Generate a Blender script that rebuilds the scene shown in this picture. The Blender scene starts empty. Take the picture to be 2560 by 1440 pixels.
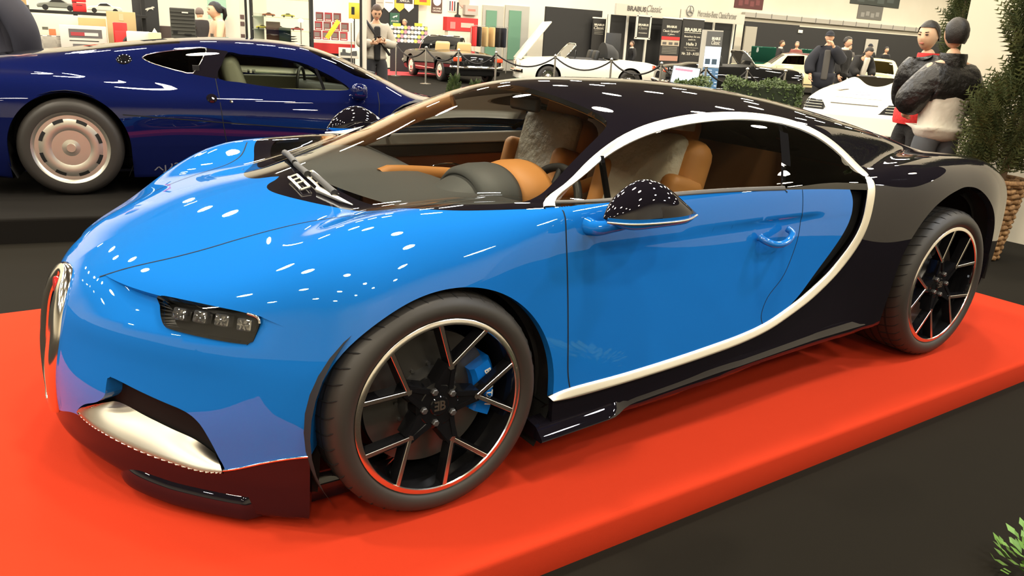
import bpy, bmesh, math, random
import numpy as np
from mathutils import Vector, Matrix, Euler
random.seed(7)
rng = np.random.default_rng(7)
SC = bpy.context.scene
COL = SC.collection
PI = math.pi

# ------------------------------------------------------------------ camera
H = 0.11                                   # height of the red platform above the hall floor
CAM_POS = (-1.0634, -2.8063, 1.385 + H)
YAW, PITCH, ROLL, FPX = 0.956619, 0.307378, -0.056889, 2008.6
def cam_axes():
    cy, sy, cp, sp = math.cos(YAW), math.sin(YAW), math.cos(PITCH), math.sin(PITCH)
    f = np.array([cy*cp, sy*cp, -sp]); r = np.array([sy, -cy, 0.0]); d = np.cross(f, r)
    c, s = math.cos(ROLL), math.sin(ROLL)
    return c*r + s*d, -s*r + c*d, f
_r, _d, _f = cam_axes()
cam_data = bpy.data.cameras.new('camera')
cam_data.sensor_width = 36.0
cam_data.lens = FPX/2560*36.0
cam_data.clip_start = 0.05
cam = bpy.data.objects.new('camera', cam_data)
COL.objects.link(cam)
m = Matrix.Identity(4)
for i in range(3):
    m[i][0], m[i][1], m[i][2], m[i][3] = _r[i], -_d[i], -_f[i], CAM_POS[i]
cam.matrix_world = m
SC.camera = cam

# ------------------------------------------------------------------ world, lamps, exposure
SC.view_settings.view_transform = 'Standard'
SC.view_settings.look = 'None'
SC.view_settings.gamma = 1.0
SC.view_settings.use_curve_mapping = False
SC.view_settings.exposure = -0.55
world = bpy.data.worlds.new('hall_air'); SC.world = world
world.use_nodes = True
world.node_tree.nodes['Background'].inputs[0].default_value = (1.0, 0.93, 0.80, 1)
world.node_tree.nodes['Background'].inputs[1].default_value = 0.15
CEIL = 7.5
def hall_lamp(x, y, size, power, col, z=CEIL-0.6):
    ld = bpy.data.lights.new('hall_lamp', 'AREA'); ld.shape = 'DISK'; ld.size = size
    ld.energy = power; ld.color = col
    o = bpy.data.objects.new('hall_lamp', ld); COL.objects.link(o); o.location = (x, y, z)
    return o
LAMP_POWER = 330.0
_lr = random.Random(3)
for i in range(8):
    for j in range(10):
        x = -13.0 + i*4.6 + _lr.uniform(-.5, .5); y = -9.5 + j*3.6 + _lr.uniform(-.4, .4)
        c = (1.0, 0.88, 0.68) if _lr.random() < .75 else (0.92, 0.96, 1.0)
        hall_lamp(x, y, 0.62, LAMP_POWER*_lr.uniform(.75, 1.25)*(.85 if y < -1.5 else 1.1), c)
for i in range(6):
    for j in range(5):
        hall_lamp(24.0+i*5.2, 2.0+j*4.6, 0.7, LAMP_POWER*1.5, (1.0, .90, .72))
# ------------------------------------------------------------------ materials
MATS = {}
def mat(name, col, rough=.5, metal=0.0, coat=0.0, coat_rough=.03, spec=.5, noise=None, bump=None, emit=None, trans=0.0, ior=1.45, sheen=0.0, alpha=None):
    if name in MATS: return MATS[name]
    mt = bpy.data.materials.new(name); mt.use_nodes = True
    nt = mt.node_tree; b = nt.nodes['Principled BSDF']
    b.inputs['Base Color'].default_value = (*col, 1)
    b.inputs['Roughness'].default_value = rough
    b.inputs['Metallic'].default_value = metal
    b.inputs['Coat Weight'].default_value = coat
    b.inputs['Coat Roughness'].default_value = coat_rough
    b.inputs['Specular IOR Level'].default_value = spec if coat == 0 else 0.0
    b.inputs['IOR'].default_value = ior
    b.inputs['Transmission Weight'].default_value = trans
    b.inputs['Sheen Weight'].default_value = sheen
    if emit is not None:
        b.inputs['Emission Color'].default_value = (*emit[:3], 1)
        b.inputs['Emission Strength'].default_value = emit[3]
    if noise or bump:
        tc = nt.nodes.new('ShaderNodeTexCoord')
    if noise:                                  # (scale, colour b, amount low, high)
        sc, cb, lo, hi = noise
        n = nt.nodes.new('ShaderNodeTexNoise'); n.inputs['Scale'].default_value = sc; n.inputs['Detail'].default_value = 6
        nt.links.new(tc.outputs['Object'], n.inputs['Vector'])
        r = nt.nodes.new('ShaderNodeValToRGB')
        r.color_ramp.elements[0].position = lo; r.color_ramp.elements[1].position = hi
        r.color_ramp.elements[0].color = (*col, 1); r.color_ramp.elements[1].color = (*cb, 1)
        nt.links.new(n.outputs['Fac'], r.inputs['Fac']); nt.links.new(r.outputs['Color'], b.inputs['Base Color'])
    if bump:                                   # (scale, strength, distance)
        n2 = nt.nodes.new('ShaderNodeTexNoise'); n2.inputs['Scale'].default_value = bump[0]; n2.inputs['Detail'].default_value = 4
        nt.links.new(tc.outputs['Object'], n2.inputs['Vector'])
        bp = nt.nodes.new('ShaderNodeBump'); bp.inputs['Strength'].default_value = bump[1]; bp.inputs['Distance'].default_value = bump[2]
        nt.links.new(n2.outputs['Fac'], bp.inputs['Height']); nt.links.new(bp.outputs['Normal'], b.inputs['Normal'])
    MATS[name] = mt
    return mt
def glass_mat(name, tint, refl=1.0, rough=0.0):
    # thin window glass: see-through tint plus a sharp mirror layer by Fresnel
    if name in MATS: return MATS[name]
    mt = bpy.data.materials.new(name); mt.use_nodes = True
    nt = mt.node_tree; nt.nodes.remove(nt.nodes['Principled BSDF'])
    out = nt.nodes['Material Output']
    tr = nt.nodes.new('ShaderNodeBsdfTransparent'); tr.inputs[0].default_value = (*tint, 1)
    gl = nt.nodes.new('ShaderNodeBsdfGlossy'); gl.inputs['Roughness'].default_value = rough; gl.inputs[0].default_value = (1, 1, 1, 1)
    fr = nt.nodes.new('ShaderNodeFresnel'); fr.inputs['IOR'].default_value = 1.5
    geo = nt.nodes.new('ShaderNodeNewGeometry')
    mx = nt.nodes.new('ShaderNodeMixShader')
    mu = nt.nodes.new('ShaderNodeMath'); mu.operation = 'MULTIPLY'; mu.inputs[1].default_value = refl; mu.use_clamp = True
    nt.links.new(fr.outputs[0], mu.inputs[0]); nt.links.new(mu.outputs[0], mx.inputs[0])
    nt.links.new(tr.outputs[0], mx.inputs[1]); nt.links.new(gl.outputs[0], mx.inputs[2]); nt.links.new(mx.outputs[0], out.inputs[0])
    MATS[name] = mt
    return mt

# ------------------------------------------------------------------ objects
def tag(o, label=None, cat=None, group=None, kind=None):
    if label: o['label'] = label
    if cat: o['category'] = cat
    if group: o['group'] = group
    if kind: o['kind'] = kind
    return o
def thing(name, label, cat, loc=(0, 0, 0), rz=0.0, group=None):
    o = bpy.data.objects.new(name, None); COL.objects.link(o)
    o.location = loc; o.rotation_euler = (0, 0, rz); o.empty_display_size = .1
    return tag(o, label, cat, group)
def link(name, me, m, parent=None):
    o = bpy.data.objects.new(name, me); COL.objects.link(o)
    if m is not None:
        for q in (m if isinstance(m, (list, tuple)) else [m]): me.materials.append(q)
    if parent is not None: o.parent = parent
    return o
def copy_tree(o, parent=None):
    c = o.copy(); COL.objects.link(c); c.parent = parent
    for ch in list(o.children): copy_tree(ch, c)
    return c

class MB:
    """collects boxes, tubes, lathes and prisms into one mesh"""
    def __init__(s): s.v = []; s.f = []; s.mi = []; s.M = None; s.cur = 0
    def add(s, vs, fs):
        b = len(s.v)
        if s.M is not None: vs = [tuple(s.M @ Vector(p)) for p in vs]
        s.v += [tuple(map(float, p)) for p in vs]
        for f in fs: s.f.append([b+i for i in f]); s.mi.append(s.cur)
        return s
    def box(s, c, d, rot=None, taper=1.0):
        x, y, z = d[0]/2, d[1]/2, d[2]/2
        vs = [Vector((sx*x*(taper if sz > 0 else 1), sy*y*(taper if sz > 0 else 1), sz*z)) for sz in (-1, 1) for sx, sy in ((-1, -1), (1, -1), (1, 1), (-1, 1))]
        if rot: 
            R = Euler(rot).to_matrix(); vs = [R @ p for p in vs]
        vs = [p + Vector(c) for p in vs]
        return s.add(vs, [(3, 2, 1, 0), (4, 5, 6, 7), (0, 1, 5, 4), (1, 2, 6, 5), (2, 3, 7, 6), (3, 0, 4, 7)])
    def rbox(s, c, d, r=.01, n=3, rot=None):
        """box with its vertical edges and rim rounded"""
        x, y, z = d[0]/2, d[1]/2, d[2]/2; r = min(r, x*.99, y*.99, z*.99)
        prof = [(-z, r), ] ; rings = []
        def ring(zz, ins):
            pts = []
            rr = max(r-ins, r*.05)
            for (cx, cy, a0) in ((x-r, y-r, 0), (-x+r, y-r, 90), (-x+r, -y+r, 180), (x-r, -y+r, 270)):
                for k in range(n+1):
                    a = math.radians(a0+90*k/n); pts.append((cx+rr*math.cos(a), cy+rr*math.sin(a), zz))
            return pts
        for k in range(n+1):
            a = PI/2*k/n; rings.append(ring(-z+r-r*math.cos(PI/2-a) if False else -z+r*(1-math.sin(a)), r*(1-math.cos(a)) ))
        rings = [ring(-z+r*(1-math.sin(PI/2*k/n)), r*(1-math.cos(PI/2*k/n))) for k in range(n, -1, -1)] + [ring(z-r*(1-math.sin(PI/2*k/n)), r*(1-math.cos(PI/2*k/n))) for k in range(n+1)]
        vs = [Vector(p) for rg in rings for p in rg]
        if rot:
            R = Euler(rot).to_matrix(); vs = [R @ p for p in vs]
        vs = [p+Vector(c) for p in vs]
        N = 4*(n+1); fs = []
        for i in range(len(rings)-1):
            for j in range(N): fs.append((i*N+j, i*N+(j+1) % N, (i+1)*N+(j+1) % N, (i+1)*N+j))
        fs.append(tuple(range(N-1, -1, -1))); fs.append(tuple(range((len(rings)-1)*N, len(rings)*N)))
        return s.add(vs, fs)
    def tube(s, pts, r, n=8, caps=True, closed=False):
        pts = [Vector(p) for p in pts]; L = len(pts)
        rs = r if isinstance(r, (list, tuple)) else [r]*L
        vs = []; up = None
        for i, p in enumerate(pts):
            if closed: t = pts[(i+1) % L]-pts[i-1]
            else: t = pts[min(i+1, L-1)]-pts[max(i-1, 0)]
            if t.length < 1e-9: t = Vector((0, 0, 1))
            t.normalize()
            if up is None:
                up = Vector((0, 0, 1)) if abs(t.z) < .9 else Vector((1, 0, 0))
            a = t.cross(up)
            if a.length < 1e-6: a = t.orthogonal()
            a.normalize(); b = a.cross(t).normalized(); up = b
            for k in range(n):
                q = 2*PI*k/n; vs.append(p + a*(rs[i]*math.cos(q)) + b*(rs[i]*math.sin(q)))
        fs = []
        for i in range(L if closed else L-1):
            j = (i+1) % L
            for k in range(n): fs.append((i*n+k, j*n+k, j*n+(k+1) % n, i*n+(k+1) % n))
        if caps and not closed:
            fs.append(tuple(range(n))); fs.append(tuple(range((L-1)*n+n-1, (L-1)*n-1, -1)))
        return s.add(vs, fs)
    def lathe(s, prof, n=24, c=(0, 0, 0), axis='z', caps=True):
        """prof: list of (radius, height) turned about an axis"""
        vs = []
        for (r, h) in prof:
            for k in range(n):
                a = 2*PI*k/n; p = (r*math.cos(a), r*math.sin(a), h)
                if axis == 'y': p = (p[0], p[2], p[1])
                if axis == 'x': p = (p[2], p[0], p[1])
                vs.append((p[0]+c[0], p[1]+c[1], p[2]+c[2]))
        fs = []
        flip = axis == 'y'
        for i in range(len(prof)-1):
            for k in range(n):
                q = (i*n+k, i*n+(k+1) % n, (i+1)*n+(k+1) % n, (i+1)*n+k)
                fs.append(q[::-1] if flip else q)
        if caps:
            if prof[0][0] > 1e-6: fs.append(tuple(range(n)) if flip else tuple(range(n-1, -1, -1)))
            if prof[-1][0] > 1e-6: e = range((len(prof)-1)*n, len(prof)*n); fs.append(tuple(reversed(e)) if flip else tuple(e))
        return s.add(vs, fs)
    def prism(s, poly, z0, z1, plane='xy'):
        """polygon extruded; plane xy -> z, xz -> y, yz -> x"""
        n = len(poly)
        def P(a, b, c):
            return {'xy': (a, b, c), 'xz': (a, c, b), 'yz': (c, a, b)}[plane]
        vs = [P(a, b, z0) for a, b in poly]+[P(a, b, z1) for a, b in poly]
        fs = [tuple(range(n-1, -1, -1)), tuple(range(n, 2*n))]+[(i, (i+1) % n, n+(i+1) % n, n+i) for i in range(n)]
        return s.add(vs, fs)
    def build(s, name, m, parent=None, smooth=None, sub=0, bevel=0.0, loc=None, rot=None):
        me = bpy.data.meshes.new(name); me.from_pydata(s.v, [], s.f); 
        bm = bmesh.new(); bm.from_mesh(me); bmesh.ops.recalc_face_normals(bm, faces=bm.faces[:]); bm.to_mesh(me); bm.free()
        o = link(name, me, m, parent)
        if len(set(s.mi)) > 1: me.polygons.foreach_set('material_index', s.mi)
        if smooth is not None:
            me.polygons.foreach_set('use_smooth', [True]*len(me.polygons))
            if smooth < 180: me.set_sharp_from_angle(angle=math.radians(smooth))
        if bevel:
            md = o.modifiers.new('bevel', 'BEVEL'); md.width = bevel; md.segments = 2; md.limit_method = 'ANGLE'
        if sub:
            md = o.modifiers.new('sub', 'SUBSURF'); md.levels = sub; md.render_levels = sub
        if loc: o.location = loc
        if rot: o.rotation_euler = rot
        return o

def text_mesh(body, size=1.0, depth=.002, font_scale_x=1.0, align='CENTER', shear=0.0, bold=0.0):
    cu = bpy.data.curves.new('lettering', 'FONT'); cu.body = body; cu.size = size; cu.extrude = depth; cu.align_x = align; cu.align_y = 'CENTER'
    cu.shear = shear; cu.offset = bold; cu.resolution_u = 3
    o = bpy.data.objects.new('lettering', cu); COL.objects.link(o)
    dg = bpy.context.evaluated_depsgraph_get(); dg.update()
    me = bpy.data.meshes.new_from_object(o.evaluated_get(dg))
    bpy.data.objects.remove(o); bpy.data.curves.remove(cu)
    if font_scale_x != 1.0:
        for v in me.vertices: v.co.x *= font_scale_x
    me.materials.clear()
    return me
def lettering(body, m, parent, loc, rot, size, name='lettering', depth=.001, sx=1.0, shear=0.0, bold=0.0, align='CENTER'):
    me = text_mesh(body, size, depth, sx, align, shear, bold)
    o = link(name, me, m, parent); o.location = loc; o.rotation_euler = rot
    return o

# ------------------------------------------------------------------ splines and tables
def spline(xs, ys, xq):
    xs = np.asarray(xs, float); ys = np.asarray(ys, float); n = len(xs); h = np.diff(xs)
    A = np.zeros((n, n)); rhs = np.zeros((n,)+ys.shape[1:])
    A[0, 0] = A[-1, -1] = 1
    for i in range(1, n-1):
        A[i, i-1] = h[i-1]; A[i, i] = 2*(h[i-1]+h[i]); A[i, i+1] = h[i]
        rhs[i] = 3*((ys[i+1]-ys[i])/h[i]-(ys[i]-ys[i-1])/h[i-1])
    c = np.linalg.solve(A, rhs)
    xq = np.clip(np.asarray(xq, float), xs[0], xs[-1])
    k = np.clip(np.searchsorted(xs, xq, side='right')-1, 0, n-2)
    hs = h[k]; d = xq-xs[k]
    if ys.ndim > 1: hs = hs[..., None]; d = d[..., None]
    b = (ys[k+1]-ys[k])/hs-hs*(2*c[k]+c[k+1])/3
    return ys[k]+b*d+c[k]*d**2+(c[k+1]-c[k])/(3*hs)*d**3
class Curve1:
    def __init__(s, xs, ys, n=600):
        s.x0, s.x1, s.n = xs[0], xs[-1], n
        s.g = spline(xs, ys, np.linspace(s.x0, s.x1, n))
    def __call__(s, x):
        t = np.clip((x-s.x0)/(s.x1-s.x0), 0, 1)*(s.n-1); i = np.minimum(t.astype(int), s.n-2); t = t-i
        a, b = s.g[i], s.g[i+1]; p = s.g[np.maximum(i-1, 0)]; q = s.g[np.minimum(i+2, s.n-1)]
        return a+.5*t*(b-p+t*(2*p-5*a+4*b-q+t*(3*(a-b)+q-p)))
class Table:
    def __init__(s, xs, ys, tab, nx=420, ny=160):
        tab = np.array(tab, float)             # rows: ys, columns: xs
        s.x0, s.x1, s.y0, s.y1, s.nx, s.ny = xs[0], xs[-1], ys[0], ys[-1], nx, ny
        a = spline(xs, tab.T, np.linspace(s.x0, s.x1, nx))       # nx, rows
        s.g = spline(ys, a.T, np.linspace(s.y0, s.y1, ny))       # ny, nx
    def __call__(s, x, y):
        u = np.clip((x-s.x0)/(s.x1-s.x0), 0, 1)*(s.nx-1); v = np.clip((y-s.y0)/(s.y1-s.y0), 0, 1)*(s.ny-1)
        i = np.minimum(u.astype(int), s.nx-2); j = np.minimum(v.astype(int), s.ny-2); u = u-i; v = v-j
        def w(t): return (-.5*t+t*t-.5*t**3, 1-2.5*t*t+1.5*t**3, .5*t+2*t*t-1.5*t**3, -.5*t*t+.5*t**3)
        wu, wv = w(u), w(v); r = 0
        for b in range(4):
            jj = np.clip(j+b-1, 0, s.ny-1); row = 0
            for a in range(4): row = row+wu[a]*s.g[jj, np.clip(i+a-1, 0, s.nx-1)]
            r = r+wv[b]*row
        return r
def smax(a, b, k):
    h = np.maximum(k-np.abs(a-b), 0)/k
    return np.maximum(a, b)+h*h*h*k/6*1.0
def smin(a, b, k): return -smax(-a, -b, k)
def sstep(a, b, x):
    t = np.clip((x-a)/(b-a), 0, 1); return t*t*(3-2*t)

# ------------------------------------------------------------------ implicit car bodies
def grad(f, P, e=.002):
    g = np.stack([(f(P+d)-f(P-d)) for d in np.eye(3)*e], 1)
    return g/np.maximum(np.linalg.norm(g, axis=1, keepdims=True), 1e-9)
def shrink_to(f, P, n=3):
    for _ in range(n):
        e = 5e-4
        g = np.stack([(f(P+d)-f(P-d)) for d in np.eye(3)*e], 1)/(2*e)
        P = P-g*(f(P)/np.maximum((g*g).sum(1), 1e-6))[:, None]
    return P
def ray_mesh(f, xf, xr, oz, nfan, nx, nth, th0=-50.0, tmax=2.2, xfun=None, rear_fan=None):
    """half shell (y<0 side) of f=0 by rays: fan at the nose, sections along the length, fan at the tail"""
    O = []; D = []
    th = np.radians(np.linspace(th0, 90, nth))
    rear_fan = nfan if rear_fan is None else rear_fan
    for i in range(nfan+nx+rear_fan):
        if i < nfan: ph = PI/2*i/nfan; x = xf
        elif i < nfan+nx: ph = PI/2; x = xf+(xr-xf)*(i-nfan)/nx
        else: ph = PI/2+PI/2*(i-nfan-nx)/max(rear_fan-1, 1); x = xr
        O.append(np.stack([0*th+x, 0*th, 0*th+oz], 1))
        D.append(np.stack([-math.cos(ph)*np.cos(th), -math.sin(ph)*np.cos(th), np.sin(th)], 1))
    nu = len(O); O = np.concatenate(O); D = np.concatenate(D)
    lo = np.zeros(len(O)); hi = np.full(len(O), tmax)
    for _ in range(26):
        md = (lo+hi)/2; s = f(O+D*md[:, None]) > 0
        hi = np.where(s, md, hi); lo = np.where(s, lo, md)
    V = O+D*hi[:, None]
    idx = np.arange(nu*nth).reshape(nu, nth)
    a, b, c, d = idx[:-1, :-1].ravel(), idx[1:, :-1].ravel(), idx[1:, 1:].ravel(), idx[:-1, 1:].ravel()
    T = np.concatenate([np.stack([a, b, c], 1), np.stack([a, c, d], 1)])
    return V, T
def cut(V, T, g, f=None, eps=2e-5):
    """splits the triangles along g=0"""
    s = np.where(np.abs(g) < eps, 0, np.sign(g)).astype(int)
    E = np.sort(np.concatenate([T[:, [0, 1]], T[:, [1, 2]], T[:, [2, 0]]]), axis=1)
    cr = s[E[:, 0]]*s[E[:, 1]] < 0
    if not cr.any(): return V, T
    key = E[:, 0].astype(np.int64)*len(V)+E[:, 1]
    uk, inv = np.unique(key[cr], return_inverse=True)
    a, b = uk//len(V), uk % len(V)
    t = (g[a]/(g[a]-g[b]))[:, None]; NV = V[a]+(V[b]-V[a])*t
    if f is not None: NV = shrink_to(f, NV, 2)
    en = np.full(len(E), -1); en[cr] = inv+len(V)
    n = len(T); e0, e1, e2 = en[:n], en[n:2*n], en[2*n:]
    V2 = np.concatenate([V, NV]); out = []
    k = (e0 >= 0).astype(int)+(e1 >= 0)+(e2 >= 0)
    out.append(T[k == 0])
    for r in range(3):                                      # rotate so that the case is canonical
        A, B, C = T[:, r], T[:, (r+1) % 3], T[:, (r+2) % 3]
        ab, bc, ca = (e0, e1, e2)[r], (e0, e1, e2)[(r+1) % 3], (e0, e1, e2)[(r+2) % 3]
        q = (ab >= 0) & (ca >= 0) & (bc < 0)
        out += [np.stack([A[q], ab[q], ca[q]], 1), np.stack([ab[q], B[q], C[q]], 1), np.stack([ab[q], C[q], ca[q]], 1)]
        q = (ab >= 0) & (bc < 0) & (ca < 0)
        out += [np.stack([A[q], ab[q], C[q]], 1), np.stack([ab[q], B[q], C[q]], 1)]
    return V2, np.concatenate(out)
def poly_sd(pts, x, y):
    """signed distance to a closed polygon, negative inside"""
    p = np.asarray(pts, float); d2 = np.full(x.shape, 1e9); ins = np.zeros(x.shape, bool)
    for i in range(len(p)):
        a, b = p[i], p[(i+1) % len(p)]; e = b-a; L = max((e*e).sum(), 1e-12)
        t = np.clip(((x-a[0])*e[0]+(y-a[1])*e[1])/L, 0, 1)
        d2 = np.minimum(d2, (x-a[0]-t*e[0])**2+(y-a[1]-t*e[1])**2)
        c = (a[1] > y) != (b[1] > y)
        ins ^= c & (x < (b[0]-a[0])*(y-a[1])/(b[1]-a[1] if b[1] != a[1] else 1e-12)+a[0])
    return np.where(ins, -1, 1)*np.sqrt(d2)
def smooth_poly(pts, n=6, closed=False):
    """Catmull-Rom through the points"""
    p = np.asarray(pts, float); N = len(p); out = []
    for i in range(N if closed else N-1):
        if closed: p0, p1, p2, p3 = p[i-1], p[i], p[(i+1) % N], p[(i+2) % N]
        else: p0, p1, p2, p3 = p[max(i-1, 0)], p[i], p[i+1], p[min(i+2, N-1)]
        for k in range(n):
            t = k/n; out.append(.5*(2*p1+(p2-p0)*t+(2*p0-5*p1+4*p2-p3)*t*t+(3*(p1-p2)+p3-p0)*t**3))
    if not closed: out.append(p[-1])
    return np.array(out)
def tri_obj(name, V, T, N, m, parent, both=True, rim=0.0, disp=None):
    """panel of triangles with given normals; both = with its mirror image at y>0; rim = folded edge depth"""
    used = np.unique(T); mp = np.full(len(V), -1); mp[used] = np.arange(len(used))
    V = V[used].copy(); N = N[used].copy(); T = mp[T]
    if rim:
        e = np.concatenate([T[:, [0, 1]], T[:, [1, 2]], T[:, [2, 0]]])
        es = np.sort(e, 1); key = es[:, 0].astype(np.int64)*len(V)+es[:, 1]
        uk, first, cnt = np.unique(key, return_index=True, return_counts=True)
        be = e[first[cnt == 1]]
        mid = V[be].mean(1); be = be[np.abs(mid[:, 1]) > .004]          # not along the mirror plane
        a, b = be[:, 0], be[:, 1]; n0 = len(V)
        out = np.cross(V[b]-V[a], N[a]); out /= np.maximum(np.linalg.norm(out, axis=1, keepdims=True), 1e-9)
        V2 = np.concatenate([V, V[a], V[b], V[b]-N[b]*rim, V[a]-N[a]*rim]); k = len(a); i = np.arange(k)
        N2 = np.concatenate([N, out, out, out, out])
        T2 = np.concatenate([T, np.stack([n0+i, n0+3*k+i, n0+2*k+i], 1), np.stack([n0+i, n0+2*k+i, n0+k+i], 1)])
        V, N, T = V2, N2, T2
    if both:
        n = len(V); V = np.concatenate([V, V*[1, -1, 1]]); N = np.concatenate([N, N*[1, -1, 1]]); T = np.concatenate([T, T[:, ::-1]+n])
    # orient the triangles along the normals
    fn = np.cross(V[T[:, 1]]-V[T[:, 0]], V[T[:, 2]]-V[T[:, 0]])
    fl = (fn*N[T].sum(1)).sum(1) < 0; T = np.where(fl[:, None], T[:, ::-1], T)
    ok = np.linalg.norm(fn, axis=1) > 1e-12; T = T[ok]
    me = bpy.data.meshes.new(name)
    me.vertices.add(len(V)); me.vertices.foreach_set('co', V.astype(np.float32).ravel())
    me.loops.add(len(T)*3); me.loops.foreach_set('vertex_index', T.astype(np.int32).ravel())
    me.polygons.add(len(T)); me.polygons.foreach_set('loop_start', np.arange(0, len(T)*3, 3, dtype=np.int32))
    me.update(calc_edges=True)
    me.polygons.foreach_set('use_smooth', np.ones(len(T), bool))
    me.normals_split_custom_set(N[T.ravel()].astype(np.float32))
    return link(name, me, m, parent)
def geo_normals(V, T):
    n = np.zeros_like(V); fn = np.cross(V[T[:, 1]]-V[T[:, 0]], V[T[:, 2]]-V[T[:, 0]])
    for k in range(3): np.add.at(n, T[:, k], fn)
    return n/np.maximum(np.linalg.norm(n, axis=1, keepdims=True), 1e-12)
def ribbon(name, P, Nn, half, m, parent, lift=.0006, bulge=0.0, both=True, edge2=None, nseg=6):
    """strip laid on a surface along the points P with normals Nn; half = half width (number or list), or edge2 = the other edge"""
    P = np.asarray(P, float); Nn = np.asarray(Nn, float); n = len(P)
    if edge2 is None:
        t = np.gradient(P, axis=0); t /= np.maximum(np.linalg.norm(t, axis=1, keepdims=True), 1e-9)
        s = np.cross(t, Nn); s /= np.maximum(np.linalg.norm(s, axis=1, keepdims=True), 1e-9)
        hw = np.broadcast_to(np.asarray(half, float), (n,))[:, None]
        A, B = P-s*hw, P+s*hw
    else: A, B = P, np.asarray(edge2, float)
    rows = []; nrm = []
    side = B-A; w = np.linalg.norm(side, axis=1, keepdims=True); side = side/np.maximum(w, 1e-9)
    for k in range(nseg+1):
        u = k/nseg; h = lift+bulge*(1-(2*u-1)**4)
        rows.append(A+(B-A)*u+Nn*h); sl = bulge*4*(2*u-1)**3*2
        q = Nn+side*(sl/np.maximum(w, .004)); nrm.append(q/np.linalg.norm(q, axis=1, keepdims=True))
    if bulge:
        rows = [A-Nn*.004]+rows+[B-Nn*.004]; nrm = [-side]+nrm+[side]
    K = len(rows); V = np.concatenate(rows); N = np.concatenate(nrm); idx = np.arange(K*n).reshape(K, n)
    a, b, c, d = idx[:-1, :-1].ravel(), idx[1:, :-1].ravel(), idx[1:, 1:].ravel(), idx[:-1, 1:].ravel()
    T = np.concatenate([np.stack([a, b, c], 1), np.stack([a, c, d], 1)])
    return tri_obj(name, V, T, N, m, parent, both)
# ------------------------------------------------------------------ hall shell
def at(px, py, depth):
    """world point seen at a place of the photo, at a given optical depth"""
    p = np.array(CAM_POS)+depth*(_r*(px-1280)/FPX+_d*(py-720)/FPX+_f); return p
def at_xy(px, py, depth, z=0.0):
    p = at(px, py, depth); return (float(p[0]), float(p[1]), z)
carpet_black = mat('black_carpet', (.011, .0095, .007), rough=.95, spec=.08, bump=(900, .3, .002))
carpet_red = mat('red_carpet', (.45, .034, .012), rough=.95, spec=.06, bump=(700, .4, .002))
wall_white = mat('white_wall', (.80, .74, .60), rough=.85, noise=(.7, (.76, .70, .56), .35, .7))
wall_cream = mat('cream_panel', (.72, .66, .52), rough=.8)
wall_black = mat('black_panel', (.018, .017, .016), rough=.7)
ceil_grey = mat('ceiling_grey', (.16, .145, .12), rough=.9)
def slab(name, c, d, m, rot=None, kind='structure'):
    b = MB(); b.box(c, d, rot); o = b.build(name, m); tag(o, kind=kind); return o
slab('floor', (15, 9, -.05), (80, 50, .1), carpet_black)
slab('ceiling', (15, 9, CEIL+.05), (80, 50, .1), ceil_grey)
slab('wall_back', (15, 25.5, CEIL/2), (80, .2, CEIL), wall_white)
slab('wall_front', (15, -14, CEIL/2), (80, .2, CEIL), wall_white)
slab('wall_added_reflector', (-1.6, -8.2, 1.5), (4.2, .12, 3.0), wall_cream)  # added out of view: pale panel for the blue door to reflect
slab('wall_left', (-22, 6, CEIL/2), (.2, 50, CEIL), wall_white)
slab('wall_right', (55, 9, CEIL/2), (.2, 50, CEIL), wall_white)
# steel trusses under the ceiling
b = MB()
b = MB(); b.rbox((1.1, .095, H/2-.01), (5.99, 2.73, H+.02), .02, 3)
tag(b.build('display_platform', carpet_red, smooth=40), 'low red carpeted display platform under the blue and black coupe', 'platform')
b = MB(); b.rbox((1.0, 4.35, .085-.01), (6.4, 3.0, .17+.02), .02, 3, rot=(0, 0, math.radians(-12)))
tag(b.build('display_platform', mat('black_platform_carpet', (.009, .008, .007), rough=.95, spec=.08)), 'low black carpeted display platform under the dark navy coupe', 'platform')
# white partition beside the potted conifers
slab('wall_partition', (6.47, -4.2, 1.5), (.14, 10.6, 3.0), wall_cream)
# ------------------------------------------------------------------ the blue and black coupe: body surface (x back from the front axle, z up from its tyres)
BX = [-.9, -.6, -.3, 0, .3, .6, .9, 1.2, 1.5, 1.8, 2.0, 2.2, 2.4, 2.6, 2.8, 3.0, 3.2, 3.4, 3.65]
SIDE = Table(BX, [.05, .2, .35, .5, .65, .8, .95], [
 [.93, .93, .94, .96, .980, .985, .985, .98, .972, .965, .955, .955, .955, .96, .96, .95, .90, .83, .71],
 [.97, .97, .970, .975, .976, .979, .980, .978, .968, .955, .950, .958, .972, .985, .985, .97, .915, .85, .73],
 [.985, .985, .985, .985, .976, .973, .972, .970, .960, .948, .948, .970, .995, 1.005, 1.005, .995, .94, .87, .75],
 [.985, .985, .99, .99, .974, .962, .960, .958, .949, .940, .950, .98, 1.005, 1.018, 1.018, 1.005, .95, .88, .76],
 [.97, .97, .98, .985, .967, .950, .947, .945, .938, .933, .945, .975, 1.005, 1.018, 1.018, 1.005, .95, .88, .76],
 [.93, .93, .95, .96, .950, .935, .931, .930, .925, .918, .925, .945, .975, .99, .99, .98, .93, .86, .74],
 [.86, .86, .89, .905, .905, .90, .90, .90, .895, .88, .88, .895, .92, .93, .93, .92, .87, .79, .67]])
TX = [-1, -.85, -.7, -.55, -.4, -.25, -.1, .1, .3, .5, .8, 1.6, 2.0, 2.4, 2.7, 3.0, 3.25, 3.45, 3.7]
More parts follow.
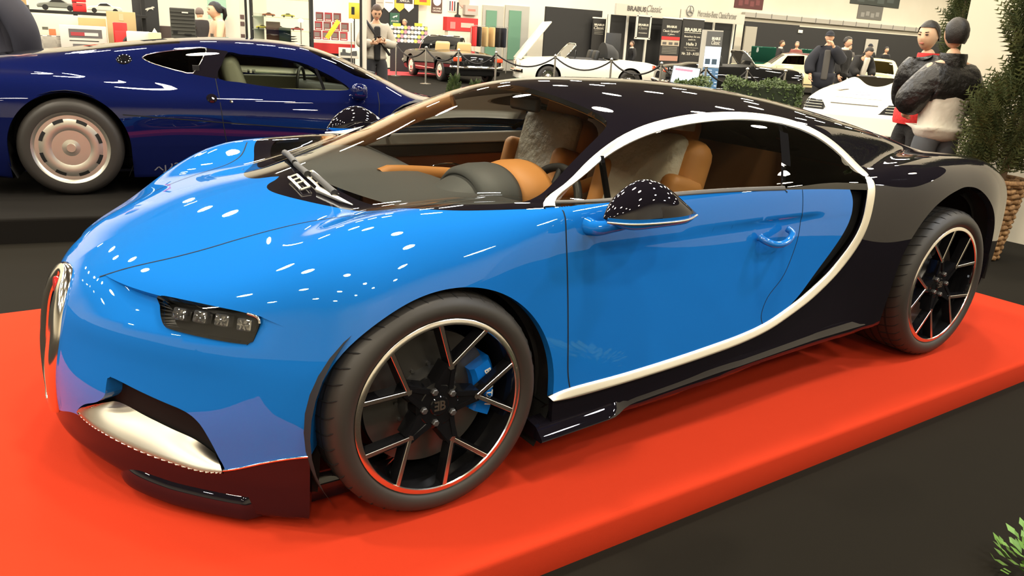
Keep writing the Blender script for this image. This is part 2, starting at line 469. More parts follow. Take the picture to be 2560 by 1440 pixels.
TOP = Table(TX, [0, .2, .4, .6, .75, .9, 1.05], [
 [.50, .588, .672, .735, .786, .825, .852, .870, .880, .885, .89, .89, .90, .92, .93, .92, .88, .80, .66],
 [.49, .578, .665, .729, .780, .818, .843, .858, .870, .880, .89, .89, .90, .92, .93, .92, .88, .80, .66],
 [.46, .545, .638, .708, .763, .800, .822, .840, .858, .875, .89, .89, .90, .92, .93, .92, .88, .80, .66],
 [.42, .490, .580, .668, .745, .800, .835, .858, .872, .882, .892, .89, .90, .925, .935, .925, .885, .80, .66],
 [.36, .430, .520, .622, .725, .812, .862, .880, .888, .890, .893, .89, .90, .93, .94, .93, .89, .80, .66],
 [.32, .390, .470, .560, .665, .765, .830, .858, .873, .883, .892, .888, .898, .922, .93, .92, .88, .79, .65],
 [.28, .350, .430, .515, .61, .700, .760, .80, .83, .86, .885, .88, .89, .90, .91, .90, .86, .77, .63]])
ROOF = Curve1([-.3, -.2, -.05, .1, .25, .4, .55, .7, .85, 1.0, 1.2, 1.4, 1.6, 1.8, 2.0, 2.2, 2.4, 2.7, 3.0, 3.3, 3.5, 3.7],
              [.75, .80, .866, .914, .962, 1.014, 1.073, 1.130, 1.176, 1.203, 1.213, 1.214, 1.209, 1.198, 1.181, 1.156, 1.124, 1.068, .995, .90, .82, .74])
CAB = Table([-.3, .2, .5, .9, 1.3, 1.6, 1.9, 2.2, 2.5, 2.9, 3.3, 3.7], [.8, .9, 1.0, 1.1, 1.2], [
 [.86, .88, .900, .922, .925, .915, .89, .85, .80, .68, .55, .45],
 [.76, .80, .845, .89, .90, .89, .865, .81, .73, .61, .48, .38],
 [.66, .69, .735, .785, .80, .79, .765, .71, .63, .51, .38, .28],
 [.60, .62, .635, .665, .685, .68, .655, .60, .52, .40, .27, .17],
 [.46, .48, .495, .53, .555, .55, .525, .47, .39, .27, .14, .05]])
KF = Curve1([-1, -.2, .2, .45, .6, 1.6, 2.0, 2.3, 3.7], [.17, .17, .13, .06, .045, .045, .07, .12, .14])
BOT = Curve1([-1, -.87, -.80, -.72, -.55, -.35, -.1, .3, .8, 1.6, 2.1, 2.5, 3.7], [.092, .088, .072, .045, .028, .04, .08, .14, .155, .19, .20, .24, .26])
NOSE0 = Curve1([0, .06, .14, .24, .33, .41, .49, .58, .66, .8, 1.3], [-.895, -.900, -.905, -.908, -.905, -.892, -.875, -.846, -.822, -.77, -.5])
NOSEA = Curve1([0, .1, .25, .5, .8, 1.3], [.645, .645, .64, .62, .62, .6])
def f_low(P):
    x, w, z = P[:, 0], np.abs(P[:, 1]), P[:, 2]
    k = KF(x)
    side = w-SIDE(x, z)
    top = (z-TOP(x, w))*.9
    f = smax(side, top, k)
    front = (NOSE0(z)+NOSEA(z)*w*w-x)*.86
    f = smax(f, front, .10)
    back = (x-(3.56-.13*w*w-.5*np.maximum(z-.62, 0)**1.5))*.97
    f = smax(f, back, .12)
    return smax(f, (BOT(x)-z), .03)
def f_cab(P):
    x, w, z = P[:, 0], np.abs(P[:, 1]), P[:, 2]
    top = (z-(ROOF(x)-(.26-.03*sstep(.9, 1.4, x))*w*w))*.9
    side = (w-CAB(x, z))*.66
    f = smax(top, side, .055)
    return np.maximum(f, np.maximum(np.maximum(-.2-x, x-3.4), .78-z))
def f_body(P): return smin(f_low(P), f_cab(P), .05)
# ------------------------------------------------------------------ panel outlines on that surface
C_OUT = smooth_poly([(.397, .881), (.548, .918), (.693, .991), (.838, 1.049), (.987, 1.088), (1.141, 1.111), (1.298, 1.124), (1.456, 1.128), (1.624, 1.124), (1.785, 1.108), (1.908, 1.078), (2.015, 1.027), (2.085, .962), (2.103, .902), (2.098, .853), (2.083, .80), (2.059, .722), (2.022, .648), (1.960, .573), (1.864, .494), (1.735, .423), (1.588, .371), (1.454, .335), (1.305, .313), (1.137, .299), (.932, .286), (.697, .275), (.494, .270), (.405, .274)], 5)
C_IN = smooth_poly([(.435, .881), (.594, .931), (.736, .996), (.875, 1.042), (1.02, 1.073), (1.171, 1.093), (1.322, 1.104), (1.485, 1.108), (1.64, 1.102), (1.79, 1.083), (1.91, 1.045), (1.998, .99), (2.043, .93), (2.055, .88), (2.052, .845), (2.04, .80), (2.02, .725), (1.985, .657), (1.922, .584), (1.828, .508), (1.69, .439), (1.556, .392), (1.44, .362), (1.301, .343), (1.134, .330), (.929, .316), (.694, .305), (.48, .301), (.392, .288)], 5)
WAIST = Curve1([.2, .424, .591, .94, 1.233, 1.496, 1.75, 1.935, 2.1], [.881, .881, .884, .889, .886, .876, .862, .849, .838])
BLUE_REAR = smooth_poly([(1.93, .853), (1.949, .807), (1.942, .742), (1.908, .679), (1.845, .607), (1.755, .523), (1.672, .452), (1.605, .41), (1.55, .378)], 5)
DOOR_F = smooth_poly([(.450, .882), (.442, .79), (.454, .60), (.461, .467), (.467, .358), (.480, .296)], 5)
DOOR_R = smooth_poly([(1.61, .870), (1.614, .769), (1.605, .67), (1.545, .545), (1.453, .468), (1.421, .40), (1.44, .352)], 5)
COWL = smooth_poly([(-.125, 0), (-.15, .03), (-.185, .058), (-.203, .105), (-.200, .169), (-.175, .248), (-.134, .335), (-.085, .436), (-.045, .55), (-.005, .67), (.045, .758), (.12, .808), (.222, .843), (.369, .880), (.42, .895)], 4)
WIND = smooth_poly([(-.055, 0), (-.05, .12), (-.03, .30), (.0, .46), (.05, .62), (.12, .725), (.22, .785), (.31, .812), (.37, .812), (.45, .775), (.565, .727), (.699, .676), (.80, .636), (.855, .606), (.888, .57), (.895, .52), (.888, .44), (.874, .323), (.866, .174), (.864, 0)], 4)
HOODLINE = smooth_poly([(-.86, .05), (-.828, .119), (-.758, .235), (-.63, .345), (-.509, .413), (-.401, .452), (-.311, .475), (-.22, .497), (-.15, .53), (-.08, .60), (-.02, .72)], 4)
BROW = [(.25, .632), (.321, .630), (.433, .632), (.506, .634), (.591, .636), (.703, .636), (.752, .633), (.79, .626)]
HEADL = smooth_poly([(.500, .630), (.591, .634), (.703, .634), (.752, .631), (.776, .625), (.785, .610), (.784, .580), (.780, .555), (.757, .550), (.684, .551), (.59, .556), (.566, .562), (.548, .58), (.525, .61)], 3, True)
INTAKE = smooth_poly([(.272, .222), (.315, .258), (.375, .285), (.408, .315), (.412, .35), (.418, .376), (.46, .374), (.51, .365), (.594, .348), (.655, .333), (.69, .305), (.712, .26), (.728, .21), (.738, .178), (.725, .162), (.666, .161), (.565, .173), (.386, .196), (.30, .208)], 3, True)
HORSE = smooth_poly([(0, .603), (.05, .599), (.095, .581), (.125, .551), (.145, .51), (.153, .46), (.151, .39), (.138, .32), (.118, .25), (.108, .20), (.107, .165), (.09, .145), (.05, .138), (0, .136)], 4)
BLUEBOT = Curve1([0, .12, .25, .386, .565, .666, .73, .81, .914, .96, 1.05], [.150, .165, .205, .193, .170, .159, .166, .205, .25, .26, .262])
def arch_f(x, z):
    zc = np.maximum(z-.32, 0)
    return (np.sqrt(((x-.02)/.392)**2+(zc/.381)**2)-1)*.39
RARCH = smooth_poly([(2.27, -.3), (2.262, .2), (2.265, .41), (2.29, .56), (2.36, .67), (2.45, .745), (2.55, .79), (2.65, .815), (2.74, .825), (2.84, .81), (2.93, .76), (3.02, .68), (3.09, .58), (3.13, .45), (3.14, .3), (3.14, -.3)], 5)

paint_blue = mat('blue_car_paint', (.008, .140, .50), rough=.32, coat=1.0, coat_rough=.015, spec=.5)
paint_black = mat('black_car_paint', (.006, .005, .008), rough=.25, coat=1.0, coat_rough=.015)
silver = mat('satin_silver_trim', (.88, .84, .74), rough=.34, metal=1.0)
chrome = mat('chrome', (.85, .83, .80), rough=.08, metal=1.0)
rubber = mat('black_rubber', (.018, .017, .015), rough=.55)
dark = mat('dark_cavity', (.006, .006, .006), rough=.8)
dark_mesh = mat('black_mesh', (.010, .010, .010), rough=.7, spec=.12)
leather_tan = mat('tan_leather', (.62, .27, .075), rough=.5, bump=(400, .15, .001))
leather_grey = mat('grey_leather', (.10, .105, .105), rough=.55, bump=(400, .15, .001))
glass_wind = glass_mat('windscreen_glass', (.90, .91, .88), 1.0)
glass_side = glass_mat('side_glass', (.80, .80, .74), 1.25)
glass_dark = glass_mat('privacy_glass', (.05, .05, .05), 1.1)

CAR = thing('sports_car', 'two-tone blue and black sports coupe with silver curved side line on the red platform', 'car', (0, 0, H))

def cshift(P): return P
def make_body():
    V, T = ray_mesh(f_body, -.25, 3.0, .42, 84, 330, 150, th0=-52)
    def xwz(V): return V[:, 0], np.abs(V[:, 1]), V[:, 2]
    CM = (C_OUT+C_IN)/2
    cpoly = np.concatenate([CM, [(.2, .276), (.2, .881)]])
    front_x = lambda x: x < .1
    def g_c(x, w, z): return poly_sd(cpoly, x, z)
    def g_waist(x, w, z): return z-WAIST(x)
    bluer = np.concatenate([BLUE_REAR, [(1.5, -3), (-2, -3), (-2, 1.0), (1.9, 1.0)]])
    def g_bluer(x, w, z): return poly_sd(bluer, x, z)
    cowl = np.concatenate([COWL, [(4, .895), (4, -1), (-.125, -1)]])
    def g_cowl(x, w, z): return np.maximum(poly_sd(cowl, x, w), .70-z)
    wind = np.concatenate([WIND, [(.864, -1), (-.055, -1)]])
    def g_wind(x, w, z): return np.maximum(poly_sd(wind, x, w), .70-z)
    hood = np.concatenate([HOODLINE, [(4, .72), (4, -1), (-.86, -1)]])
    def g_hood(x, w, z): return np.maximum(poly_sd(hood, x, w), .45-z)
    def fr(x, g): return np.maximum(g, x+.15)
    def g_head(x, w, z): return fr(x, poly_sd(HEADL, w, z))
    def g_int(x, w, z): return fr(x, poly_sd(INTAKE, w, z))
    horse = np.concatenate([HORSE, [(-1, .136), (-1, .603)]])
    def g_horse(x, w, z): return fr(x+.2, poly_sd(horse, w, z))
    def g_bot(x, w, z): return BLUEBOT(w)-z+np.where(x > -.05, -9, 0)
    def g_sill(x, w, z): return .276-z
    def g_archf(x, w, z): return np.maximum(arch_f(x, z), .5-w)
    rar = RARCH
    def g_archr(x, w, z): return np.maximum(poly_sd(rar, x, z), .5-w)
    doorf = np.concatenate([[(.445, 3)], DOOR_F, [(.485, -3), (9, -3), (9, 3)]])
    def g_doorf(x, w, z): return poly_sd(doorf, x, z)
    doorr = np.concatenate([[(1.598, 3)], DOOR_R, [(1.445, -3), (-9, -3), (-9, 3)]])
    def g_doorr(x, w, z): return poly_sd(doorr, x, z)
    bsplit = lambda x, w, z: np.maximum((x+.30)+.35*(z-.6), z-np.interp(w, [0, .78, .86, 1.1], [.632, .629, .60, .56]))
    crease = lambda x, w, z: np.where(w < .82, z-.513, 1)
    qx = lambda x, w, z: x-(1.495+(z-.876)*1.16)
    gs = dict(c=g_c, waist=g_waist, bluer=g_bluer, cowl=g_cowl, wind=g_wind, hood=g_hood, head=g_head, int=g_int, horse=g_horse, bot=g_bot, sill=g_sill, archf=g_archf, archr=g_archr, doorf=g_doorf, doorr=g_doorr, bs=bsplit, q=qx, cr=crease)
    lim = dict(c=(.1, 2.4), waist=(.2, 2.2), bluer=(1.3, 2.1), cowl=(-.3, .6), wind=(-.2, 1.1), hood=(-1, .2), head=(-1, -.2), int=(-1, -.2), horse=(-1, -.5), bot=(-1, .4), sill=(.2, .6), archf=(-.6, .7), archr=(2, 3.4), doorf=(.3, .7), doorr=(1.2, 1.8), bs=(-1, 0), cr=(-1, -.4), q=(1.3, 1.9))
    def ev(n, P):
        x, w, z = P[:, 0], np.abs(P[:, 1]), P[:, 2]
        out = np.full(len(P), 1.0); k = (x > lim[n][0]-.1) & (x < lim[n][1]+.1)
        out[k] = gs[n](x[k], w[k], z[k]); return out
    for n in gs: V, T = cut(V, T, ev(n, V), f_body)
    N = grad(f_body, V)
    Cn = V[T].mean(1); x, w, z = Cn[:, 0], np.abs(Cn[:, 1]), Cn[:, 2]; G = {n: gs[n](x, w, z) < 0 for n in gs}
    for n in ('archf', 'archr', 'cowl', 'wind', 'hood', 'head', 'int', 'horse'): G[n] &= ev(n, Cn) < 0
    G['bot'] = (gs['bot'](x, w, z) > 0); G['bs'] = gs['bs'](x, w, z) < 0
    lab = np.full(len(T), 'rear_body', dtype='<U16')
    inC = G['c'] & (x > .35)
    front = (x < .46)
    lab[(x < .9) & (x > -.3) & G['cowl']] = 'cowl'
    roofm = (x > .3) & ~inC & (z > .86) & (G['cowl'] | (x > .8))
    lab[roofm] = 'roof'
    lab[(x > 1.95) & ~inC] = 'rear_body'
    lab[~inC & (z < .5) & (x > .3) & (x < 2.2)] = 'sill'
    blue = front & ~G['cowl'] & ~roofm & (z > .276) | (x < .0) & ~G['cowl']
    blue &= ~(inC & (x > .47))
    lab[blue] = 'front_fender'
    lab[blue & (gs['bs'](x, w, z) < 0) & (x < -.1)] = 'front_bumper'
    lab[blue & G['hood']] = 'hood'
    lab[(x > -.3) & (x < .95) & G['cowl'] & ~inC] = 'cowl'
    lab[G['wind'] & (z > .7)] = 'windscreen'
    lab[inC & (z < WAIST(x)) & (x > .40) & G['doorf'] & G['doorr']] = 'door'
    lab[inC & (z < WAIST(x)) & (x > .40) & ~G['doorf']] = 'front_fender'
    lab[inC & (z < WAIST(x)) & ~G['doorr'] & (x > .9) & G['bluer']] = 'rear_quarter'
    lab[inC & (z < WAIST(x)) & ~G['doorr'] & (x > .9) & ~G['bluer']] = 'air_intake'
    lab[inC & (z > WAIST(x))] = 'side_window'
    lab[inC & (z > WAIST(x)) & ~G['q']] = 'quarter_window'
    lab[G['bot'] & (x < .46)] = 'front_splitter'
    lab[(x > .2) & (x < .46) & (z < .276)] = 'sill'
    lab[G['head']] = 'headlight'; lab[G['int']] = 'front_intake'; lab[G['horse'] & (x < -.5)] = 'grille'
    lab[G['archf'] | G['archr']] = 'hole'
    return V, T, N, lab
BV, BT, BN, BLAB = make_body()
def sub_tris(*names): return BT[np.isin(BLAB, names)]
def on_side(poly, f=f_body):
    """points of a side-view (x, z) polyline laid on the body's left side"""
    p = np.asarray(poly, float); lo = np.zeros(len(p)); hi = np.full(len(p), 1.3)
    for _ in range(30):
        md = (lo+hi)/2; s = f(np.stack([p[:, 0], -md, p[:, 1]], 1)) > 0
        hi = np.where(s, md, hi); lo = np.where(s, lo, md)
    P = np.stack([p[:, 0], -hi, p[:, 1]], 1); return P, grad(f, P)
def on_front(poly, f=f_body):
    """points of a front-view (w, z) polyline laid on the nose"""
    p = np.asarray(poly, float); lo = np.zeros(len(p)); hi = np.full(len(p), 1.4)
    for _ in range(30):
        md = (lo+hi)/2; s = f(np.stack([.2-md, -p[:, 0], p[:, 1]], 1)) > 0
        hi = np.where(s, md, hi); lo = np.where(s, lo, md)
    P = np.stack([.2-hi, -p[:, 0], p[:, 1]], 1); return P, grad(f, P)
def on_top(poly, f=f_body):
    """points of a plan (x, w) polyline laid on the upper surface"""
    p = np.asarray(poly, float); lo = np.full(len(p), .3); hi = np.full(len(p), 1.5)
    for _ in range(30):
        md = (lo+hi)/2; s = f(np.stack([p[:, 0], -p[:, 1], md], 1)) > 0
        hi = np.where(s, md, hi); lo = np.where(s, lo, md)
    P = np.stack([p[:, 0], -p[:, 1], hi], 1); return P, grad(f, P)

def bumper_shape(t):
    w, z = np.abs(BV[:, 1]), BV[:, 2]
    brow = np.interp(w, [0, .78, .86, 1.1], [.632, .629, .60, .56])
    d = .030*sstep(.22, .46, w)*(1-sstep(.70, .84, w))*np.clip(1-(brow-z)/.095, 0, 1)**1.0*(z < brow+.001)
    d = d+.006*sstep(.520, .43, z)*sstep(.13, .30, w)*(1-sstep(.66, .86, w))*sstep(.25, .40, z)
    V2 = BV-BN*d[:, None]
    used = np.unique(t); N2 = BN.copy(); g = geo_normals(V2, t)
    g *= np.sign((g*BN).sum(1))[:, None]
    k = np.zeros(len(BV), bool); k[used] = True; k &= d > 1e-4
    N2[k] = g[k]
    return V2, N2
for nm, mt, rim in (('hood', paint_blue, .012), ('front_fender', paint_blue, .03), ('front_bumper', paint_blue, .062), ('front_splitter', paint_black, .02), ('door', paint_blue, .012),
                ('rear_quarter', paint_blue, .05), ('sill', paint_black, .02), ('roof', paint_black, .02), ('cowl', paint_black, .012), ('rear_body', paint_black, .03),
                ('windscreen', glass_wind, 0), ('side_window', glass_side, 0), ('quarter_window', glass_dark, 0)):
    t = sub_tris(nm)
    Vn, Nn = bumper_shape(t) if nm == 'front_bumper' else (BV, BN)
    both = nm in ('hood', 'front_bumper', 'front_splitter', 'roof', 'cowl', 'rear_body', 'windscreen')
    for mir in ((False,) if both else (False, True)): tri_obj(nm, Vn*([1, -1, 1] if mir else [1, 1, 1]), t, Nn*([1, -1, 1] if mir else [1, 1, 1]), mt, CAR, both, rim)
# recessed dark mesh behind the side air intake
t = sub_tris('air_intake'); Vq = BV-BN*.045
for mir in (1, -1): tri_obj('air_intake', Vq*[1, mir, 1], t, BN*[1, mir, 1], dark_mesh, CAR, False)
# silver C line
def pair(a, b, n):
    def res(c):
        d = np.concatenate([[0], np.cumsum(np.linalg.norm(np.diff(c, axis=0), axis=1))]); q = np.linspace(0, d[-1], n)
        return np.stack([np.interp(q, d, c[:, 0]), np.interp(q, d, c[:, 1])], 1)
    return a, b
def fair(q, k=6):
    for _ in range(k): q = np.concatenate([q[:1], (q[:-2]+2*q[1:-1]+q[2:])/4, q[-1:]])
    return q
rows, K = [], 10
for k in range(K+1):
    u = k/K; c2 = C_OUT*(1-u)+C_IN*u; p, n = on_side(c2); p[:, 1] = fair(p[:, 1], 8); n = fair(n, 10); n /= np.linalg.norm(n, axis=1, keepdims=True)
    wedge = .004+.011*(1-sstep(.45, .75, c2[:, 1]))*(1-u)+.002*(1-(2*u-1)**4)
    rows.append(p+n*wedge[:, None])
rows = [rows[0]-n*.012]+rows+[rows[-1]-n*.008]
V = np.concatenate(rows); m_ = len(C_OUT); idx = np.arange(len(rows)*m_).reshape(len(rows), m_)
a, b, c, d = idx[:-1, :-1].ravel(), idx[1:, :-1].ravel(), idx[1:, 1:].ravel(), idx[:-1, 1:].ravel()
T = np.concatenate([np.stack([a, b, c], 1), np.stack([a, c, d], 1)])
core = T[(T >= m_).all(1) & (T < (len(rows)-1)*m_).all(1)]; N = geo_normals(V, core); N *= np.sign((N*np.tile(n, (len(rows), 1))).sum(1))[:, None]
side_n = rows[1]-rows[-2]; side_n /= np.linalg.norm(side_n, axis=1, keepdims=True); N[:m_] = side_n; N[-m_:] = -side_n
for mir in (1, -1): tri_obj('side_line_trim', V*[1, mir, 1], T, N*[1, mir, 1], silver, CAR, False)
seam = mat('panel_gap', (.003, .004, .008), rough=.9)
def seam_line(name, PN, half=.0022):
    for mir in (1, -1): ribbon(name, PN[0]*[1, mir, 1], PN[1]*[1, mir, 1], half, seam, CAR, lift=.0009, nseg=1, both=False)
seam_line('door_seam', on_side(DOOR_F)); seam_line('door_seam', on_side(DOOR_R), .0014)
seam_line('hood_seam', on_top(HOODLINE[8:]))
# ------------------------------------------------------------------ the coupe: wheels, brakes, lamps, grille, intakes, mirrors, cabin
alu = mat('machined_aluminium', (.80, .76, .70), rough=.22, metal=1.0)
gloss_black = mat('gloss_black', (.006, .006, .007), rough=.12, coat=.6)
disc_grey = mat('brake_disc', (.13, .125, .12), rough=.35, metal=.8)
caliper_blue = mat('caliper_blue', (.006, .16, .66), rough=.25, coat=.8)
white_letter = mat('white_lettering', (.8, .8, .78), rough=.5)
bolt_grey = mat('bolt_grey', (.12, .12, .12), rough=.35, metal=.7)
tyre_mat = mat('tyre_rubber', (.028, .025, .022), rough=.5)

def car_wheel(name, x, side, R, width, rim_r, y_out, zc, rot0, caliper_a):
    """wheel turned about y; outer face towards side (-1 = left)"""
    t = bpy.data.objects.new(name, None); COL.objects.link(t); t.parent = CAR
    t.location = (x, side*y_out, zc)
    if side > 0: t.rotation_euler = (0, 0, PI)
    # local frame: outer face at y=0, inwards is +y
    b = MB(); sw = R-rim_r
    prof = [(rim_r-.004, .020), (rim_r+.004, .004), (rim_r+.016, -.002), (rim_r+sw*.45, -.004), (rim_r+sw*.72, .004), (R-.010, .020), (R-.003, .032), (R, .055)]
    inner = [(R, width-.05), (R-.004, width-.03), (R-.03, width-.005), (rim_r, width)]
    n = 96
    b.lathe(prof+inner, n, axis='y', caps=False)
    ty = b.build('tyre', tyre_mat, t, smooth=50)
    b = MB()                                               # slanted tread grooves over the shoulder
    for k in range(44):
        a = 2*PI*k/44; pts = []
        for j in range(7):
            u = j/6; rr, yy = (np.interp(u, [0, .3, .6, 1], [R-.017, R-.0055, R-.0012, R+.0006]), np.interp(u, [0, .3, .6, 1], [.013, .027, .05, .12]))
            aa = a+.11*u; pts.append((rr*math.cos(aa), yy, rr*math.sin(aa)))
        b.tube(pts, [.0018, .0028, .0032, .0032, .0032, .003, .002], 5)
    for yy in (.075, .12, .165, .21):
        if yy < width-.05: b.lathe([(R-.002, yy-.006), (R+.0005, yy-.005), (R+.0005, yy+.005), (R-.002, yy+.006)], n, axis='y', caps=False)
    b.build('tread_groove', dark, ty)
    b = MB()                                               # machined outer lip
    b.lathe([(rim_r+.001, .018), (rim_r, .006), (rim_r-.004, .003), (rim_r-.016, .003), (rim_r-.018, .007)], n, axis='y', caps=False)
    b.build('rim_lip', alu, t, smooth=40)
    b = MB()                                               # black barrel
    b.lathe([(rim_r-.016, .006), (rim_r-.022, .03), (rim_r-.030, .09), (rim_r-.034, width-.03), (rim_r-.01, width-.005)], n, axis='y', caps=False)
    b.build('rim_barrel', gloss_black, t, smooth=60)
    ra = rim_r-.012; r_ap = rim_r*.47
    sp = MB(); faces = []
    def bar(mb, p, q, w0, w1, y0a, y0b, dep, ymat=None):
        p, q = np.array(p), np.array(q); d = q-p; d = d/np.linalg.norm(d); s = np.array([-d[1], d[0]])
        P = [p+s*w0, p-s*w0, q-s*w1, q+s*w1]; Y = [y0a, y0a, y0b, y0b]; m = 1.25
        ctr = (p+q)/2
        vs = [(P[i][0], Y[i], P[i][1]) for i in range(4)]
        vb = []
        for i in range(4):
            base = p if i < 2 else q; o = base+(P[i]-base)*m
            vb.append((o[0], Y[i]+dep, o[1]))
        mb.add(vs+vb, [(0, 1, 2, 3), (7, 6, 5, 4), (0, 4, 5, 1), (1, 5, 6, 2), (2, 6, 7, 3), (3, 7, 4, 0)])
    for k in range(5):
        a = rot0+2*PI*k/5; fc = MB(); faces.append(fc)
        def pol(r, da): return (r*math.cos(a+da), r*math.sin(a+da))
        for sgn in (-1, 1):
            bar(sp, pol(r_ap, 0), pol(ra, sgn*PI/10), .0085, .0085, .0175, .0065, .038)
            bar(fc, pol(r_ap-.002, sgn*.012), pol(ra, sgn*PI/10), .0046, .0056, .0160, .0050, .0012)
        bar(sp, pol(.045, 0), pol(r_ap+.004, 0), .034, .017, .030, .0185, .045)
        for sgn in (-1, 1):                                # raised ridges of the stem
            bar(sp, pol(.06, sgn*.42), pol(r_ap+.006, sgn*.045), .008, .006, .024, .0172, .03)
        c = pol(r_ap-.002, 0); s = .012
        fc.prism([(c[0]+s*math.cos(a+q), c[1]+s*math.sin(a+q)) for q in (0, 2.1, PI, 4.18)], .0158, .017, 'xz')
    sp.lathe([(.001, .026), (.062, .026), (.074, .032), (.078, .075)], 40, axis='y')
    sp.build('spoke', gloss_black, t, smooth=25)
    for fc in faces: fc.build('spoke_face', alu, t, smooth=20)
    for k in range(5):
        b = MB(); a = rot0+2*PI*(k+.5)/5; c = (.052*math.cos(a), .018, .052*math.sin(a))
        b.lathe([(.001, -.004), (.008, -.004), (.0105, -.001), (.0115, .012)], 6, c=c, axis='y'); b.build('wheel_bolt', bolt_grey, t, smooth=20)
    b = MB(); b.lathe([(.001, .0225), (.028, .0225), (.031, .025), (.031, .03)], 32, axis='y'); cap = b.build('hub_cap', gloss_black, t, smooth=30)
    me = text_mesh('B', .042, .0006, .9, bold=.0008); o = link('emblem', me, alu, cap); o.location = (.0085, .0213, 0); o.rotation_euler = (PI/2, 0, 0)
    me = text_mesh('E', .042, .0006, -.9, bold=.0008); o = link('emblem', me, alu, cap); o.location = (-.0095, .0213, 0); o.rotation_euler = (PI/2, 0, 0)
    # brake
    b = MB(); rd = rim_r*.76
    b.lathe([(.095, .10), (rd, .10), (rd, .135), (.095, .135)], 64, axis='y', caps=False)
    dsc = b.build('brake_disc', disc_grey, t, smooth=30)
    b = MB(); b.lathe([(.001, .07), (.085, .075), (.098, .098), (.098, .14)], 48, axis='y', caps=False)
    for k in range(12):
        a = 2*PI*k/12; b.lathe([(.001, .092), (.006, .092), (.006, .10)], 8, c=(.106*math.cos(a), 0, .106*math.sin(a)), axis='y')
    b.build('brake_hub', bolt_grey, dsc, smooth=30)
    b = MB(); seg = 14; half = .46                         # caliper: arc block
    vs = []; fs = []
    for i in range(seg+1):
        a = caliper_a-half+2*half*i/seg; e = 1-.25*abs(2*i/seg-1)**3
        r0, r1 = rd*(.70), rd*1.06
        if abs(i-seg/2) < 1.2: r1 *= .985
        for (r, y) in ((r0, .075), (r0+.012, .060), (r1-.012, .056), (r1, .072), (r1, .165), (r0, .165)):
            vs.append((r*math.cos(a), y, r*math.sin(a)))
    for i in range(seg):
        for k in range(6): fs.append((i*6+k, i*6+(k+1) % 6, (i+1)*6+(k+1) % 6, (i+1)*6+k))
    fs += [tuple(range(6)), tuple(range(seg*6+5, seg*6-1, -1))]
    b.add(vs, fs); cal = b.build('brake_caliper', caliper_blue, t, smooth=35)
    word = 'BUGATTI'; rr = rd*.93
    for i, chx in enumerate(word):
        da = (i-3)*.098
        a = caliper_a-da
        me = text_mesh(chx, .030, .0006, .95, bold=.0006)
        o = link('lettering', me, white_letter, cal); o.location = (rr*math.cos(a), .0552, rr*math.sin(a))
        o.rotation_euler = Euler((PI/2, 0, 0)); o.rotation_mode = 'XYZ'
        R1 = Matrix.Rotation(-(a), 4, 'Y') @ Matrix.Rotation(PI/2, 4, 'X')
        o.rotation_euler = (Matrix.Rotation(-a+PI/2-PI/2, 4, 'Y') @ Matrix.Rotation(PI/2, 4, 'X') @ Matrix.Rotation(-PI/2, 4, 'Z')).to_euler()
    return t
for side in (-1, 1):
    car_wheel('wheel', 0.0, side, .342, .285, .272, .992, .3425, math.radians(3), math.radians(2) if side < 0 else math.radians(178))
    car_wheel('wheel', 2.711, side, .356, .355, .283, .995, .3565, math.radians(36), math.radians(165) if side < 0 else math.radians(15))
# grille surround and mesh
def arc_pts(c): return np.concatenate([c, (c*[-1, 1])[::-1][1:]])
hp = HORSE; ctr = np.array([0, .37]); hi = ctr+(hp-ctr)*[.45, .86]
P1, N1 = on_front(np.concatenate([(hp*[-1, 1])[::-1][:-1], hp])); P2, N2 = on_front(np.concatenate([(hi*[-1, 1])[::-1][:-1], hi]))
P1 = P1*[1, 1, 1]
Nf = N1+N2; Nf /= np.linalg.norm(Nf, axis=1, keepdims=True)
ribbon('grille_surround', P1, Nf, None, mat('polished_silver', (.88, .84, .76), rough=.13, metal=1.0), CAR, lift=.004, bulge=.016, edge2=P2, both=False, nseg=10)
t = sub_tris('grille'); tri_obj('grille_mesh', BV-BN*.02, t, BN, mat('grille_mesh', (.05, .048, .045), rough=.3, metal=.9), CAR, True)
oval = MB(); oc, on_ = on_front([(.0, .555)]); oval.lathe([(.001, -.006), (.038, -.004), (.042, .002), (.042, .008)], 32, axis='x')
o = oval.build('badge', mat('badge_red', (.55, .02, .02), rough=.2, coat=1), CAR, smooth=40); o.location = (oc[0][0]-.012, 0, .545); o.scale = (1, 1, .62); o.rotation_euler = (0, .12, 0)
